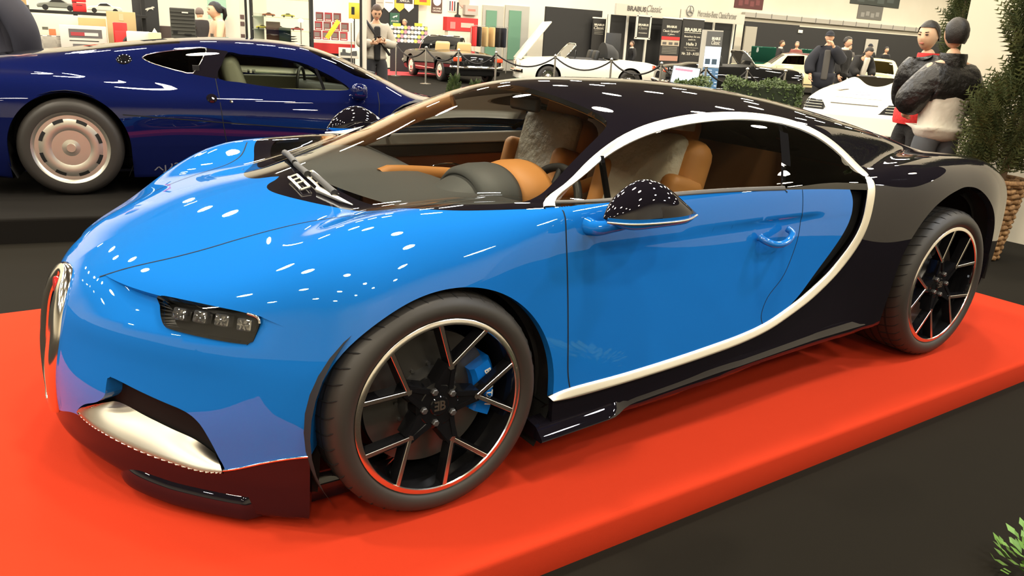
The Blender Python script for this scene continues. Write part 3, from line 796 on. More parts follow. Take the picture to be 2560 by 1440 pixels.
# headlights
clear = glass_mat('lamp_glass', (.72, .72, .70), 1.3)
lamp_dark = mat('lamp_housing', (.012, .012, .013), rough=.3)
crystal = mat('lamp_crystal', (.75, .75, .78), rough=.05, metal=.8)
t = sub_tris('headlight')
for mir in (1, -1):
    lid = tri_obj('headlight', BV*[1, mir, 1], t, BN*[1, mir, 1], clear, CAR, False)
    tri_obj('housing', (BV-BN*.055)*[1, mir, 1], t, BN*[1, mir, 1], lamp_dark, lid, False)
    hp_, hn_ = on_front(HEADL); hp_ = np.concatenate([hp_, hp_[:1]]); hn_ = np.concatenate([hn_, hn_[:1]])
    ribbon('housing_wall', (hp_-hn_*.002)*[1, mir, 1], hn_*[1, mir, 1], None, mat('lamp_wall', (.03, .03, .032), rough=.2, metal=.5), lid, lift=0, edge2=(hp_-hn_*.056)*[1, mir, 1], both=False, nseg=1)
    ribbon('lamp_edge', hp_[9:16]*[1, mir, 1], hn_[9:16]*[1, mir, 1], .0035, chrome, lid, lift=.001, bulge=.002, both=False)
    for k, (w_, z_) in enumerate(((.575, .600), (.633, .602), (.690, .602), (.745, .598))):
        c, n = on_front([(w_, z_)]); c = (c[0]-n[0]*.035)*[1, mir, 1]; n = n[0]*[1, mir, 1]
        b = MB(); b.rbox((0, 0, 0), (.046, .036, .03), .006, 2)
        for q in range(6):
            a = 2*PI*q/6; b.box((.012*math.cos(a), .010*math.sin(a), .017), (.010, .004, .006), rot=(0, 0, a))
        o = b.build('led_lens', crystal, lid, smooth=30); o.location = c; o.rotation_euler = Vector(n).to_track_quat('Z', 'Y').to_euler()
# lower intakes: mesh at the back, silver scoop in front
t = sub_tris('front_intake')
plate_in = np.array([(-.838, -.318, .252), (-.790, -.350, .267), (-.756, -.374, .270), (-.703, -.471, .255), (-.650, -.550, .237), (-.599, -.612, .217), (-.560, -.662, .186)])
plate_out = np.array([(.272, .219), (.33, .203), (.40, .193), (.50, .178), (.60, .166), (.68, .158), (.734, .166)])
for mir in (1, -1):
    tri_obj('intake_mesh', (BV-BN*.058)*[1, mir, 1], t, BN*[1, mir, 1], dark_mesh, CAR, False)
    a = smooth_poly(plate_in, 5); c, cn = on_front(smooth_poly(plate_out, 5)); c = c+cn*.004; rows = []
    K = 9
    for k in range(K+1):
        u = k/K; q = c*(1-u)+a*u; lift = .010*math.sin(PI*u)*(1-u)
        rows.append(q+np.array([0, 0, lift]))
    V = np.concatenate([c-cn*.012+[0, 0, -.012], c-cn*.002+[0, 0, -.007]]+rows); n = len(c); idx = np.arange((K+3)*n).reshape(K+3, n)
    A, B_, C_, D_ = idx[:-1, :-1].ravel(), idx[1:, :-1].ravel(), idx[1:, 1:].ravel(), idx[:-1, 1:].ravel()
    T = np.concatenate([np.stack([A, B_, C_], 1), np.stack([A, C_, D_], 1)]); N = geo_normals(V, T); N *= np.where(N[:, 2:3] < 0, -1, 1)
    tri_obj('intake_scoop', V*[1, mir, 1], T, N*[1, mir, 1], mat('satin_scoop', (.50, .47, .39), rough=.36, metal=1.0), CAR, False)
    # chrome hairline along the lower edge of the blue nose, and the corner lip of the splitter
    q = np.linspace(.735, .915, 14); p, n_ = on_front(np.stack([q, BLUEBOT(q)+.002], 1))
    ribbon('lower_trim', p*[1, mir, 1], n_*[1, mir, 1], .003, chrome, CAR, lift=.002, bulge=.002, both=False)
    q = np.linspace(.395, .905, 34); p, n_ = on_front(np.stack([q, .060+0*q], 1)); secs = []
    for k in range(len(q)):
        e = float(sstep(.395, .43, q[k])); zb = float(np.interp(q[k], [.39, .45, .6, .75, .92], [.050, .040, .026, .024, .030])); zt = zb+.055; d = n_[k]*[1, 1, 0]; d = d/np.linalg.norm(d); o = p[k]
        for (dd, z) in ((-.03, zt+.03), (.004*e, zt+.012), (.010*e, zt-.008), (.018*e, zb+.018), (.014*e, zb+.002), (-.03, zb)): secs.append(((o+d*dd)*[1, mir, 1])*[1, 1, 0]+[0, 0, z])
    b = MB(); N_ = 6; b.add([tuple(v) for v in secs], [(i*N_+k, (i+1)*N_+k, (i+1)*N_+(k+1) % N_, i*N_+(k+1) % N_) for i in range(len(q)-1) for k in range(N_)]+[tuple(range(N_)), tuple(range(len(secs)-1, len(secs)-1-N_, -1))])
    b.build('splitter_lip', paint_black, CAR, smooth=50)
# sills: the blade behind the front wheel and the thin skirt
for mir in (1, -1):
    b = MB(); xs = np.linspace(.35, 2.16, 60); secs = []
    for x in xs:
        fl = .030*(1-sstep(.64, .74, x)) + .010
        z0 = np.interp(x, [.35, .70, .76, 1.2, 2.16], [.150, .168, .182, .21, .235]); w0 = float(np.interp(x, [.3, 1.3, 1.8, 2.2], [.972, .970, .945, .945]))
        secs.append([(x, -mir*(w0-.05), z0+.05), (x, -mir*(w0+.005), z0+.042), (x, -mir*(w0+fl), z0+.012), (x, -mir*(w0+fl+.004), z0+.004), (x, -mir*(w0+fl-.004), z0-.002), (x, -mir*(w0-.06), z0-.004)])
    vs = [p for s_ in secs for p in s_]; fs = [(i*6+k, (i+1)*6+k, (i+1)*6+(k+1) % 6, i*6+(k+1) % 6) for i in range(len(xs)-1) for k in range(6)]
    fs += [tuple(range(6)), tuple(range(len(vs)-1, len(vs)-7, -1))]
    b.add(vs, fs); b.build('side_skirt', paint_black, CAR, smooth=40)
# wheel housings
for mir in (-1, 1):
    for (x0, rx, rz, zc, wi, wo) in ((.02, .405, .40, .32, .58, .955), (2.70, .46, .47, .36, .56, .965)):
        b = MB(); n = 30; vs = []; fs = []
        for k in range(n+1):
            a = math.radians((-32 if x0 < 1 else -4)+(244 if x0 < 1 else 190)*k/n); vs += [(x0+rx*math.cos(a), mir*wi, zc+rz*math.sin(a)), (x0+rx*math.cos(a), mir*wo, zc+rz*math.sin(a))]
        for k in range(n): fs.append((2*k, 2*k+1, 2*k+3, 2*k+2))
        vs.append((x0, mir*wi, zc)); c = len(vs)-1
        for k in range(n): fs.append((2*k, 2*k+2, c))
        b.add(vs, fs); b.build('wheel_housing', dark, CAR, smooth=60)
# dark inner shell, headlining, pillar trim
t = BT[~np.isin(BLAB, ['hole', 'windscreen', 'side_window', 'quarter_window', 'headlight', 'grille', 'front_intake', 'roof', 'air_intake'])]
tri_obj('inner_shell', BV-BN*.10, BT[np.isin(BLAB, ['front_fender', 'front_bumper', 'sill', 'rear_body', 'rear_quarter', 'front_splitter']) & (np.abs(BV[BT].mean(1)[:, 2]) < .8)], -BN, dark, CAR, True)
rc = BV[BT].mean(1); rf = BLAB == 'roof'
tri_obj('headliner', BV-BN*.022, BT[rf & (rc[:, 0] >= .90) & (rc[:, 0] < 2.0)], -BN, mat('headliner_cloth', (.05, .035, .025), rough=.9), CAR, True)
for mir in (1, -1): tri_obj('pillar_trim', (BV-BN*.024)*[1, mir, 1], BT[rf & (rc[:, 0] < .90)], -BN*[1, mir, 1], leather_tan, CAR, False)
for s_ in (1,):
    pp, pn = on_top(smooth_poly([(.34, .78), (.542, .735), (.684, .675), (.80, .62), (.88, .54)], 5)); b = MB(); b.tube([tuple((v-n*.045)*[1, -s_, 1]) for v, n in zip(pp, pn)], .038, 10); b.build('pillar_cover', leather_tan, CAR, smooth=60)
# cabin
cab_dark = mat('cabin_carpet', (.02, .016, .013), rough=.95)
b = MB(); b.box((.9, 0, .17), (1.7, 1.7, .04)); b.build('cabin_floor', cab_dark, CAR)
b = MB(); b.box((1.66, 0, .58), (.06, 1.56, .80), rot=(0, .18, 0)); b.build('bulkhead', mat('bulkhead_leather', (.16, .07, .025), rough=.6), CAR)
b = MB()                                                  # dash top sweeping down from the screen base
vs = []; fs = []; ys = np.linspace(-.80, .80, 33); us = np.linspace(0, 1, 12)
for y in ys:
    for u in us:
        x = (.02+.30*y*y)+u*(.62-.16*y*y); z = .835+.02*math.sin(PI*min(u*1.1, 1))-.10*max(u-.62, 0)**1.2*2-.012*abs(y)
        vs.append((x, y, min(z, 1.2)))
for i in range(len(ys)-1):
    for k in range(len(us)-1): fs.append((i*12+k, i*12+k+1, (i+1)*12+k+1, (i+1)*12+k))
b.add(vs, fs); b.build('dashboard', leather_grey, CAR, smooth=60)
def hooded(name, cx, cy, r, x0, x1, zb, m, rz=1.0, wall=.012):
    b = MB(); n = 24; vs = []; fs = []
    prof = [(x0, .78), (x0+.03, .93), ((x0+x1)/2, 1.0), (x1-.02, 1.0), (x1, .97)]
    for (x, s) in prof:
        for k in range(n+1):
            a = PI*k/n; vs.append((x, cy+r*s*math.cos(a), zb+rz*r*s*math.sin(a)**.8))
    for i in range(len(prof)-1):
        for k in range(n): fs.append((i*(n+1)+k, i*(n+1)+k+1, (i+1)*(n+1)+k+1, (i+1)*(n+1)+k))
    b.add(vs, fs); o = b.build(name, m, CAR, smooth=60)
    md = o.modifiers.new('thick', 'SOLIDIFY'); md.thickness = wall; md.offset = -1
    return o
hooded('instrument_hood', .45, -.36, .185, .40, .56, .80, leather_grey, .70)
hooded('instrument_hood_band', .6, -.36, .188, .55, .70, .80, leather_tan, .72)
b = MB()
for k in range(25):
    pass
vs = []; fs = []
for i in range(9):
    for k in range(13):
        u, v = i/8, k/12; a = PI*v; vs.append((.29+.15*u, -.36+.155*(.55+.45*u)*math.cos(a), .815+.10*math.sin(a)*(.25+.75*u)*.9))
for i in range(8):
    for k in range(12): fs.append((i*13+k, i*13+k+1, (i+1)*13+k+1, (i+1)*13+k))
b.add(vs, fs); b.build('instrument_cowl', leather_grey, CAR, smooth=60)
b = MB(); n = 40                                          # steering wheel
R = Matrix.Translation((.80, -.36, .735)) @ Matrix.Rotation(math.radians(-68), 4, 'Y')
ring = [tuple(R @ Vector((.175*math.cos(2*PI*k/n), .175*math.sin(2*PI*k/n), 0))) for k in range(n)]
b.tube(ring, .017, 10, closed=True)
for a in (0, PI/2+.6, -PI/2-.6): b.tube([tuple(R @ Vector((0, 0, .01))), tuple(R @ Vector((.17*math.cos(a), .17*math.sin(a), 0)))], .016, 8)
b.M = R; b.lathe([(.001, .03), (.05, .028), (.06, .01), (.055, -.03)], 20); b.build('steering_wheel', mat('black_leather', (.02, .02, .02), rough=.45), CAR, smooth=60)
# centre spine bow and mirror
b = MB(); pts = [(.35+.0*k, 0, .80) for k in range(1)] + [(.30, 0, .845), (.75, 0, .80), (1.15, 0, .72), (1.45, 0, .80), (1.55, 0, 1.02)]
b.tube([tuple(p) for p in smooth_poly(pts, 5)], .03, 10); b.build('console_spine', leather_tan, CAR, smooth=60)
b = MB(); b.rbox((.93, 0, 1.105), (.03, .20, .06), .014, 3); b.tube([(.93, 0, 1.13), (.90, 0, 1.175)], .01, 8); b.build('rear_view_mirror', mat('mirror_housing', (.015, .015, .015), rough=.3), CAR, smooth=40)
# door cards
card_brown = mat('brown_leather', (.20, .060, .018), rough=.55)
for s in (1, -1):
    def card(name, z0, z1, w0, w1, m, x0=.55, x1=1.60, th=.03):
        b = MB(); b.prism([(w0, z0), (w1, z1), (w1+th, z1), (w0+th, z0)], x0, x1, 'yz') if False else None
        vs = [(x, s*w, z) for x in (x0, x1) for (w, z) in ((w0, z0), (w1, z1), (w1+th, z1), (w0+th, z0))]
        b.add(vs, [(0, 1, 2, 3), (7, 6, 5, 4), (0, 4, 5, 1), (1, 5, 6, 2), (2, 6, 7, 3), (3, 7, 4, 0)])
        return b.build(name, m, CAR, bevel=.008)
    card('door_card', .22, .765, .78, .815, card_brown)
    card('door_card_band', .765, .822, .812, .822, mat('black_trim', (.015, .015, .015), rough=.5))
    card('door_card_top', .822, .874, .815, .845, mat('light_grey_leather', (.30, .30, .29), rough=.5))
    b = MB(); q = [(1.02+.09*math.cos(2*PI*k/24), s*.80, .70+.022*math.sin(2*PI*k/24)) for k in range(24)]
    b.tube(q, .006, 6, closed=True); b.build('inner_handle', chrome, CAR, smooth=60)
# seats with plastic covers
plastic = mat('plastic_sheet', (.62, .57, .47), rough=.35, bump=(18, .6, .02))
for s in (-1, 1):
    cy = s*.36
    b = MB(); b.rbox((1.02, cy, .33), (.52, .46, .16), .06, 4, rot=(0, -.12, 0)); b.build('seat_cushion', leather_tan, CAR, smooth=60)
    b = MB(); b.rbox((1.34, cy, .66), (.16, .46, .72), .07, 4, rot=(0, .26, 0)); b.rbox((1.44, cy, 1.02), (.10, .27, .16), .045, 4, rot=(0, .22, 0)); b.build('seat_back', leather_tan, CAR, smooth=60)
    b = MB(); b.rbox((1.28, cy-s*.02, .74), (.10, .40, .60), .05, 4, rot=(0, .26, 0)); b.build('seat_cover', plastic, CAR, smooth=60)
    for e in (-1, 1):
        b = MB(); b.rbox((1.27, cy+e*.20, .62), (.20, .09, .52), .04, 4, rot=(0, .24, 0)); b.build('seat_bolster', leather_tan, CAR, smooth=60)
b = MB(); b.rbox((1.36, -.50, 1.075), (.13, .05, .055), .006, 2, rot=(0, .1, .35)); b.build('paper_tag', mat('paper_white', (.75, .73, .66), rough=.8), CAR)
# B pillar bars and window strips
for s in (1, -1):
    pp, pn = on_side([(1.495, .878), (1.60, .965), (1.70, 1.052), (1.75, 1.09)])
    ribbon('window_pillar', (pp-pn*.001)*[1, s, 1], pn*[1, s, 1], .022, gloss_black, CAR, lift=.002, both=False)
    xs = np.linspace(.45, 1.50, 30); pp, pn = on_side(np.stack([xs, WAIST(xs)+.006], 1))
    ribbon('window_strip', pp*[1, s, 1], pn*[1, s, 1], .008, mat('window_strip', (.06, .055, .05), rough=.5), CAR, lift=.002, bulge=.002, both=False)
    b = MB(); b.tube([(.70, s*.83, .87), (.735, s*.735, 1.0)], .012, 6); b.build('quarter_light_bar', gloss_black, CAR)
# door mirrors
for s in (-1, 1):
    top = Curve1([.485, .50, .53, .561, .59, .622, .66, .69, .727, .77, .81, .835, .842], [.880, .905, .94, .963, .979, .988, .985, .975, .953, .923, .897, .878, .868])
    bot = Curve1([.485, .52, .60, .75, .82, .842], [.878, .856, .846, .848, .855, .866]); hw = Curve1([.485, .52, .58, .66, .76, .842], [.010, .045, .070, .080, .072, .030])
    xs = np.concatenate([[.4851, .488, .495], np.linspace(.505, .83, 24), [.838, .8415]]); cy = 1.065
    def shell(name, m, lo, hi, n=14):
        b = MB(); vs = []; fs = []
        for x in xs:
            zt, zb, h = float(top(x)), float(bot(x)), float(hw(x)); zm = min(.884, (zt+zb)/2+.004)
            for k in range(n+1):
                a = lo+(hi-lo)*k/n; c, sn = math.cos(a), math.sin(a)
                z = zm+(zt-zm)*sn if sn >= 0 else zm+(zm-zb)*sn
                cc = math.copysign(abs(c)**(.32 if sn < 0 else 1.0), c); vs.append((x, s*(cy+h*cc*(1 if c > 0 else .9)), z))
        for i in range(len(xs)-1):
            for k in range(n): fs.append((i*(n+1)+k, i*(n+1)+k+1, (i+1)*(n+1)+k+1, (i+1)*(n+1)+k))
        b.add(vs, fs); return b.build(name, m, CAR, smooth=70)
    shell('mirror_cap', paint_black, 0, PI); shell('mirror_base', paint_blue, PI, 2*PI)
    pts = []
    for x in xs:
        zb = float(bot(x)); pts.append((x, s*(cy+float(hw(x))*1.0), min(.870, (float(top(x))+zb)/2)))
    b = MB(); b.tube(pts, .0035, 6); b.build('mirror_line', silver, CAR, smooth=60)
    b = MB(); b.tube([tuple(p) for p in smooth_poly([(.535, s*.925, .822), (.545, s*.965, .822), (.575, s*1.01, .838), (.62, s*1.05, .858)], 5)], [.030, .029, .028, .026, .025, .024, .023, .022, .021, .020, .020, .020, .019, .019, .018, .018], 12)
    b.build('mirror_arm', paint_blue, CAR, smooth=70)
    # door handle loop
    y0 = .957
    pts = smooth_poly([(1.355, s*(y0-.008), .712), (1.362, s*(y0+.018), .702), (1.39, s*(y0+.034), .692), (1.43, s*(y0+.038), .690), (1.47, s*(y0+.034), .697), (1.505, s*(y0+.022), .712), (1.515, s*(y0+.008), .724), (1.505, s*(y0-.008), .733)], 4)
    b = MB(); b.tube([tuple(p) for p in pts], [.016]+[.013]*(len(pts)-2)+[.010], 10); b.build('door_handle', paint_blue, CAR, smooth=70)
# wipers and the silver vent between them
def top_pt(x, y, lift=0.0):
    P, N = on_top([(x, abs(y))]); p = P[0]+N[0]*lift; p[1] = math.copysign(abs(p[1]), y); return tuple(p)
for (x0, y0, x1, y1) in ((-.052, .02, -.068, -.14), (-.055, -.158, -.062, -.36), (-.045, .05, .02, .34)):
    b = MB(); b.tube([top_pt(x0+(x1-x0)*k/6, y0+(y1-y0)*k/6, .020) for k in range(7)], [.010, .011, .011, .011, .011, .012, .013], 8); b.tube([top_pt(x0+(x1-x0)*k/6+.012, y0+(y1-y0)*k/6, .008) for k in range(7)], .006, 6)
    b.build('wiper_arm', rubber, CAR, smooth=60)
for r_ in range(2):
    b = MB(); n = 7
    xa, ya, yb = (-.118, -.085, -.235) if r_ == 0 else (-.068, -.10, -.31)
    for k in range(n+1):
        u = k/n; y0 = ya+(yb-ya)*u; x0 = xa-.012*u
        if k in (0, 2, 4, 7): b.tube([top_pt(x0, y0, .011), top_pt(x0+.030, y0-.004, .014)], .0045, 5)
    for dx in (0, .030): b.tube([top_pt(xa-.012*k/n+dx, ya+(yb-ya)*k/n, .012) for k in range(n+1)], .0048, 6)
    b.build('scuttle_vent', silver, CAR, smooth=50)
b = MB(); b.tube([top_pt(-.085, -.27, .010), top_pt(-.06, -.40, .010), top_pt(-.045, -.46, .006)], [.012, .007, .002], 6); b.build('scuttle_trim', silver, CAR, smooth=60)
# rear: lamp bar, panel and wing edge
b = MB(); b.rbox((3.50, 0, .70), (.05, 1.45, .03), .01, 2); b.build('tail_lamp', mat('tail_lamp_red', (.4, .01, .01), rough=.2, coat=1), CAR)
b = MB(); b.box((3.2, 0, .22), (.6, 1.3, .04), rot=(0, -.2, 0)); b.build('rear_diffuser', dark, CAR)
b = MB(); b.box((1.2, 0, .12), (3.6, 1.1, .03)); b.build('underbody', dark, CAR)
# thin shut lines on the black rear quarter and the panel crease
seam2 = mat('panel_gap', (.003, .004, .008))
pp, pn = on_side(smooth_poly([(1.62, .855), (1.75, .80), (1.84, .72), (1.84, .66), (1.78, .57), (1.70, .49), (1.62, .43)], 4))
# ------------------------------------------------------------------ the dark blue coupe: nose towards -x in its own frame, front axle at x=0, on its tyres
XS = Table([-1.1, -.8, -.4, 0, .5, 1.0, 1.5, 2.0, 2.4, 2.64, 3.0, 3.4, 3.8], [.1, .3, .5, .7, .9], [
 [.80, .86, .90, .92, .92, .91, .91, .92, .93, .93, .92, .90, .86],
 [.86, .93, .965, .98, .96, .945, .945, .96, .985, .99, .98, .95, .90],
 [.84, .93, .97, .985, .97, .965, .965, .98, 1.0, 1.003, .99, .965, .92],
 [.74, .85, .91, .93, .93, .935, .945, .96, .975, .98, .97, .945, .90],
 [.60, .70, .78, .82, .84, .85, .86, .87, .88, .885, .88, .86, .80]])
XTOP = Curve1([-1.15, -.9, -.6, -.3, 0, .3, .6, 1.0, 1.6, 2.1, 2.5, 2.9, 3.3, 3.6, 3.85], [.46, .55, .64, .705, .745, .765, .775, .785, .80, .835, .87, .885, .88, .87, .85])
XROOF = Curve1([-.4, -.2, .0, .3, .6, .85, 1.1, 1.4, 1.75, 2.2, 2.7, 3.2, 3.5, 3.85], [.60, .70, .80, .94, 1.06, 1.125, 1.15, 1.155, 1.14, 1.09, 1.02, .955, .915, .87])
XCAB = Table([-.4, .15, .65, 1.25, 1.9, 2.6, 3.3, 3.8], [.7, .85, 1.0, 1.15], [
 [.90, .91, .92, .92, .92, .93, .93, .90], [.72, .76, .80, .815, .80, .74, .66, .58], [.55, .60, .66, .68, .65, .57, .47, .36], [.36, .42, .50, .53, .49, .40, .28, .16]])
def f_xj(P):
    x, w, z = P[:, 0], np.abs(P[:, 1]), P[:, 2]
    side = w-XS(x, z); top = (z-XTOP(x)+.05*w**3)*.95
    f = smax(side, top, .20)
    f = smax(f, (-1.14+.42*w*w+.25*np.abs(z-.42)-x)*.9, .12)
    f = smax(f, (x-(3.78-.10*w*w-.35*np.maximum(.55-z, 0)))*.95, .10)
    f = smax(f, .11+.05*sstep(2.9, 3.7, x)*2-z, .04)
    c = smax((z-(XROOF(x)-.16*w*w))*.92, (w-XCAB(x, z))*.75, .10)
    c = np.maximum(c, np.maximum(np.maximum(-.3-x, x-3.7), .4-z))
    return smin(f, c, .07)
# ------------------------------------------------------------------ other cars: shells cut from implicit bodies
def shell_car(parent, f, mesh_args, regions, body_mat, holes=(), rim=.02):
    """regions: (part name, polygon, plane 'xz'|'xw'|'wz', (x lo, x hi), material, pair) in order of rank; holes: (x, z, rx, rz) arches"""
    V, T = ray_mesh(f, **mesh_args)
    def ev(i, P):
        x, w, z = P[:, 0], np.abs(P[:, 1]), P[:, 2]; nm, poly, plane, lim, m, pair = regions[i]
        a, b = {'xz': (x, z), 'xw': (x, w), 'wz': (w, z)}[plane]
        g = poly_sd(poly, a, b)
        if plane == 'xw': g = np.maximum(g, .5-z)
        return np.where((x > lim[0]) & (x < lim[1]), g, 1.0)
    def hole(h, P):
        x, w, z = P[:, 0], np.abs(P[:, 1]), P[:, 2]
        return np.maximum((np.sqrt(((x-h[0])/h[2])**2+(np.maximum(z-h[1], 0)/h[3])**2)-1)*h[2], h[4]-w)
    for i in range(len(regions)): V, T = cut(V, T, ev(i, V), f)
    for h in holes: V, T = cut(V, T, hole(h, V), f)
    N = grad(f, V); Cn = V[T].mean(1); lab = np.full(len(T), -1)
    for i in reversed(range(len(regions))): lab[ev(i, Cn) < 0] = i
    for h in holes: lab[hole(h, Cn) < 0] = -9
    tri_obj('body', V, T[lab == -1], N, body_mat, parent, True, rim)
    for i, (nm, poly, plane, lim, m, pair) in enumerate(regions):
        t = T[lab == i]
        if not len(t) or m is None: continue
        if pair:
            for s in (1, -1): tri_obj(nm, V*[1, s, 1], t, N*[1, s, 1], m, parent, False)
        else: tri_obj(nm, V, t, N, m, parent, True)
    return V, T, N, lab
def side_pts(f, poly, w0=0.0):
    p = np.asarray(poly, float); lo = np.zeros(len(p)); hi = np.full(len(p), 1.5)
    for _ in range(28):
        md = (lo+hi)/2; s = f(np.stack([p[:, 0], -md, p[:, 1]], 1)) > 0
        hi = np.where(s, md, hi); lo = np.where(s, lo, md)
    P = np.stack([p[:, 0], -hi, p[:, 1]], 1); return P, grad(f, P)
hub_silver = mat('wheel_silver', (.62, .60, .53), rough=.32, metal=.85)
def plain_wheel(parent, x, s, R, width, y_out, zc, rim_r, style='hubcap', m=None):
    t = bpy.data.objects.new('wheel', None); COL.objects.link(t); t.parent = parent; t.location = (x, s*y_out, zc)
    if s > 0: t.rotation_euler = (0, 0, PI)
    b = MB(); b.lathe([(rim_r, .03), (rim_r+.006, .006), (rim_r+(R-rim_r)*.5, 0), (R-.02, .012), (R, .045), (R, width-.04), (R-.02, width), (rim_r, width)], 48, axis='y', caps=False)
    b.build('tyre', tyre_mat, t, smooth=50)
    m = m or hub_silver
    b = MB()
    if style == 'disc':
        b.lathe([(.001, .010), (.030, .010), (.034, .016), (.060, .020), (.066, .028), (.095, .034), (.115, .024), (.150, .012), (rim_r*.80, .018), (rim_r*.90, .030), (rim_r*.92, .020), (rim_r*.97, .012), (rim_r+.004, .008), (rim_r+.008, .02)], 64, axis='y')
        o = b.build('wheel_disc', m, t, smooth=35)
        for k in range(8):
            b = MB(); a0 = 2*PI*k/8+.35
            for half in (1,):
                P = []; n = 6
                r0, r1 = rim_r*.735, rim_r*.875
                vs = []; fs = []
                for j in range(n+1):
                    a = a0+(j/n-.5)*.36
                    for r in (r0, r1): vs.append((r*math.cos(a), float(np.interp(r, [rim_r*.70, rim_r*.8, rim_r*.9], [.0135, .0165, .0285]))-.002, r*math.sin(a)))
                for j in range(n): fs.append((2*j, 2*j+1, 2*j+3, 2*j+2))
                b.add(vs, fs)
            b.build('slot', dark, o)
    else:
        b.lathe([(.001, -.004), (.05, -.002), (.075, .012), (rim_r*.55, .008), (rim_r*.62, .022), (rim_r*.85, .018), (rim_r*.97, .004), (rim_r+.004, .012)], 40, axis='y')
        b.build('hub_cap', m, t, smooth=40)
    return t

# ---- dark blue coupe
navy = mat('navy_car_paint', (.003, .006, .048), rough=.35, coat=1.0, coat_rough=.015)
XJ = thing('sports_car', 'dark navy low sports coupe with silver slotted disc wheels behind the two-tone coupe', 'car', (2.416, 4.25, .17), math.radians(168))
glass_black = glass_mat('dark_side_glass', (.10, .10, .09), 1.0)
glass_green = glass_mat('greenish_glass', (.72, .76, .68), 1.0)
door_glass = smooth_poly([(1.60, .862), (1.555, .97), (1.50, 1.055), (1.41, 1.042), (1.184, 1.033), (.952, 1.0), (.83, .955), (.70, .895), (.60, .835), (.595, .802), (.785, .796), (1.137, .803), (1.436, .838)], 2, True)
quarter = smooth_poly([(2.125, .986), (2.10, 1.008), (2.028, 1.027), (1.927, 1.046), (1.78, 1.066), (1.66, 1.075), (1.70, .995), (1.776, .893), (1.86, .902), (1.936, .917), (2.06, .953)], 2, True)
pillar = [(1.66, 1.078), (1.50, 1.06), (1.60, .858), (1.78, .885)]
windp = smooth_poly([(.16, -.9), (.13, 0), (.17, .35), (.28, .62), (.43, .73), (.60, .69), (.78, .58), (.86, .47), (.885, .30), (.89, 0), (.89, -.9)], 2)
rearw = [(1.85, -1), (1.85, .44), (2.6, .40), (3.2, .28), (3.3, -1)]
headl = [(-.62, .50), (-.62, .80), (-.35, .80), (-.35, .50)]
skirt = [(-1.3, -1), (-1.3, .30), (.5, .33), (2.2, .33), (3.9, .42), (3.9, -1)]
shell_car(XJ, f_xj, dict(xf=.1, xr=3.2, oz=.5, nfan=44, nx=190, nth=96), [
    ('side_window', door_glass, 'xz', (.4, 1.8), glass_green, True),
    ('quarter_window', quarter, 'xz', (1.5, 2.3), glass_black, True),
    ('door_pillar', pillar, 'xz', (1.4, 1.85), paint_black, True),
    ('windscreen', windp, 'xw', (-.1, 1.0), glass_green, False),
    ('engine_cover_glass', rearw, 'xw', (1.7, 3.4), glass_black, False)], navy, [(0, .33, .37, .39, .6), (2.64, .35, .40, .40, .6)])
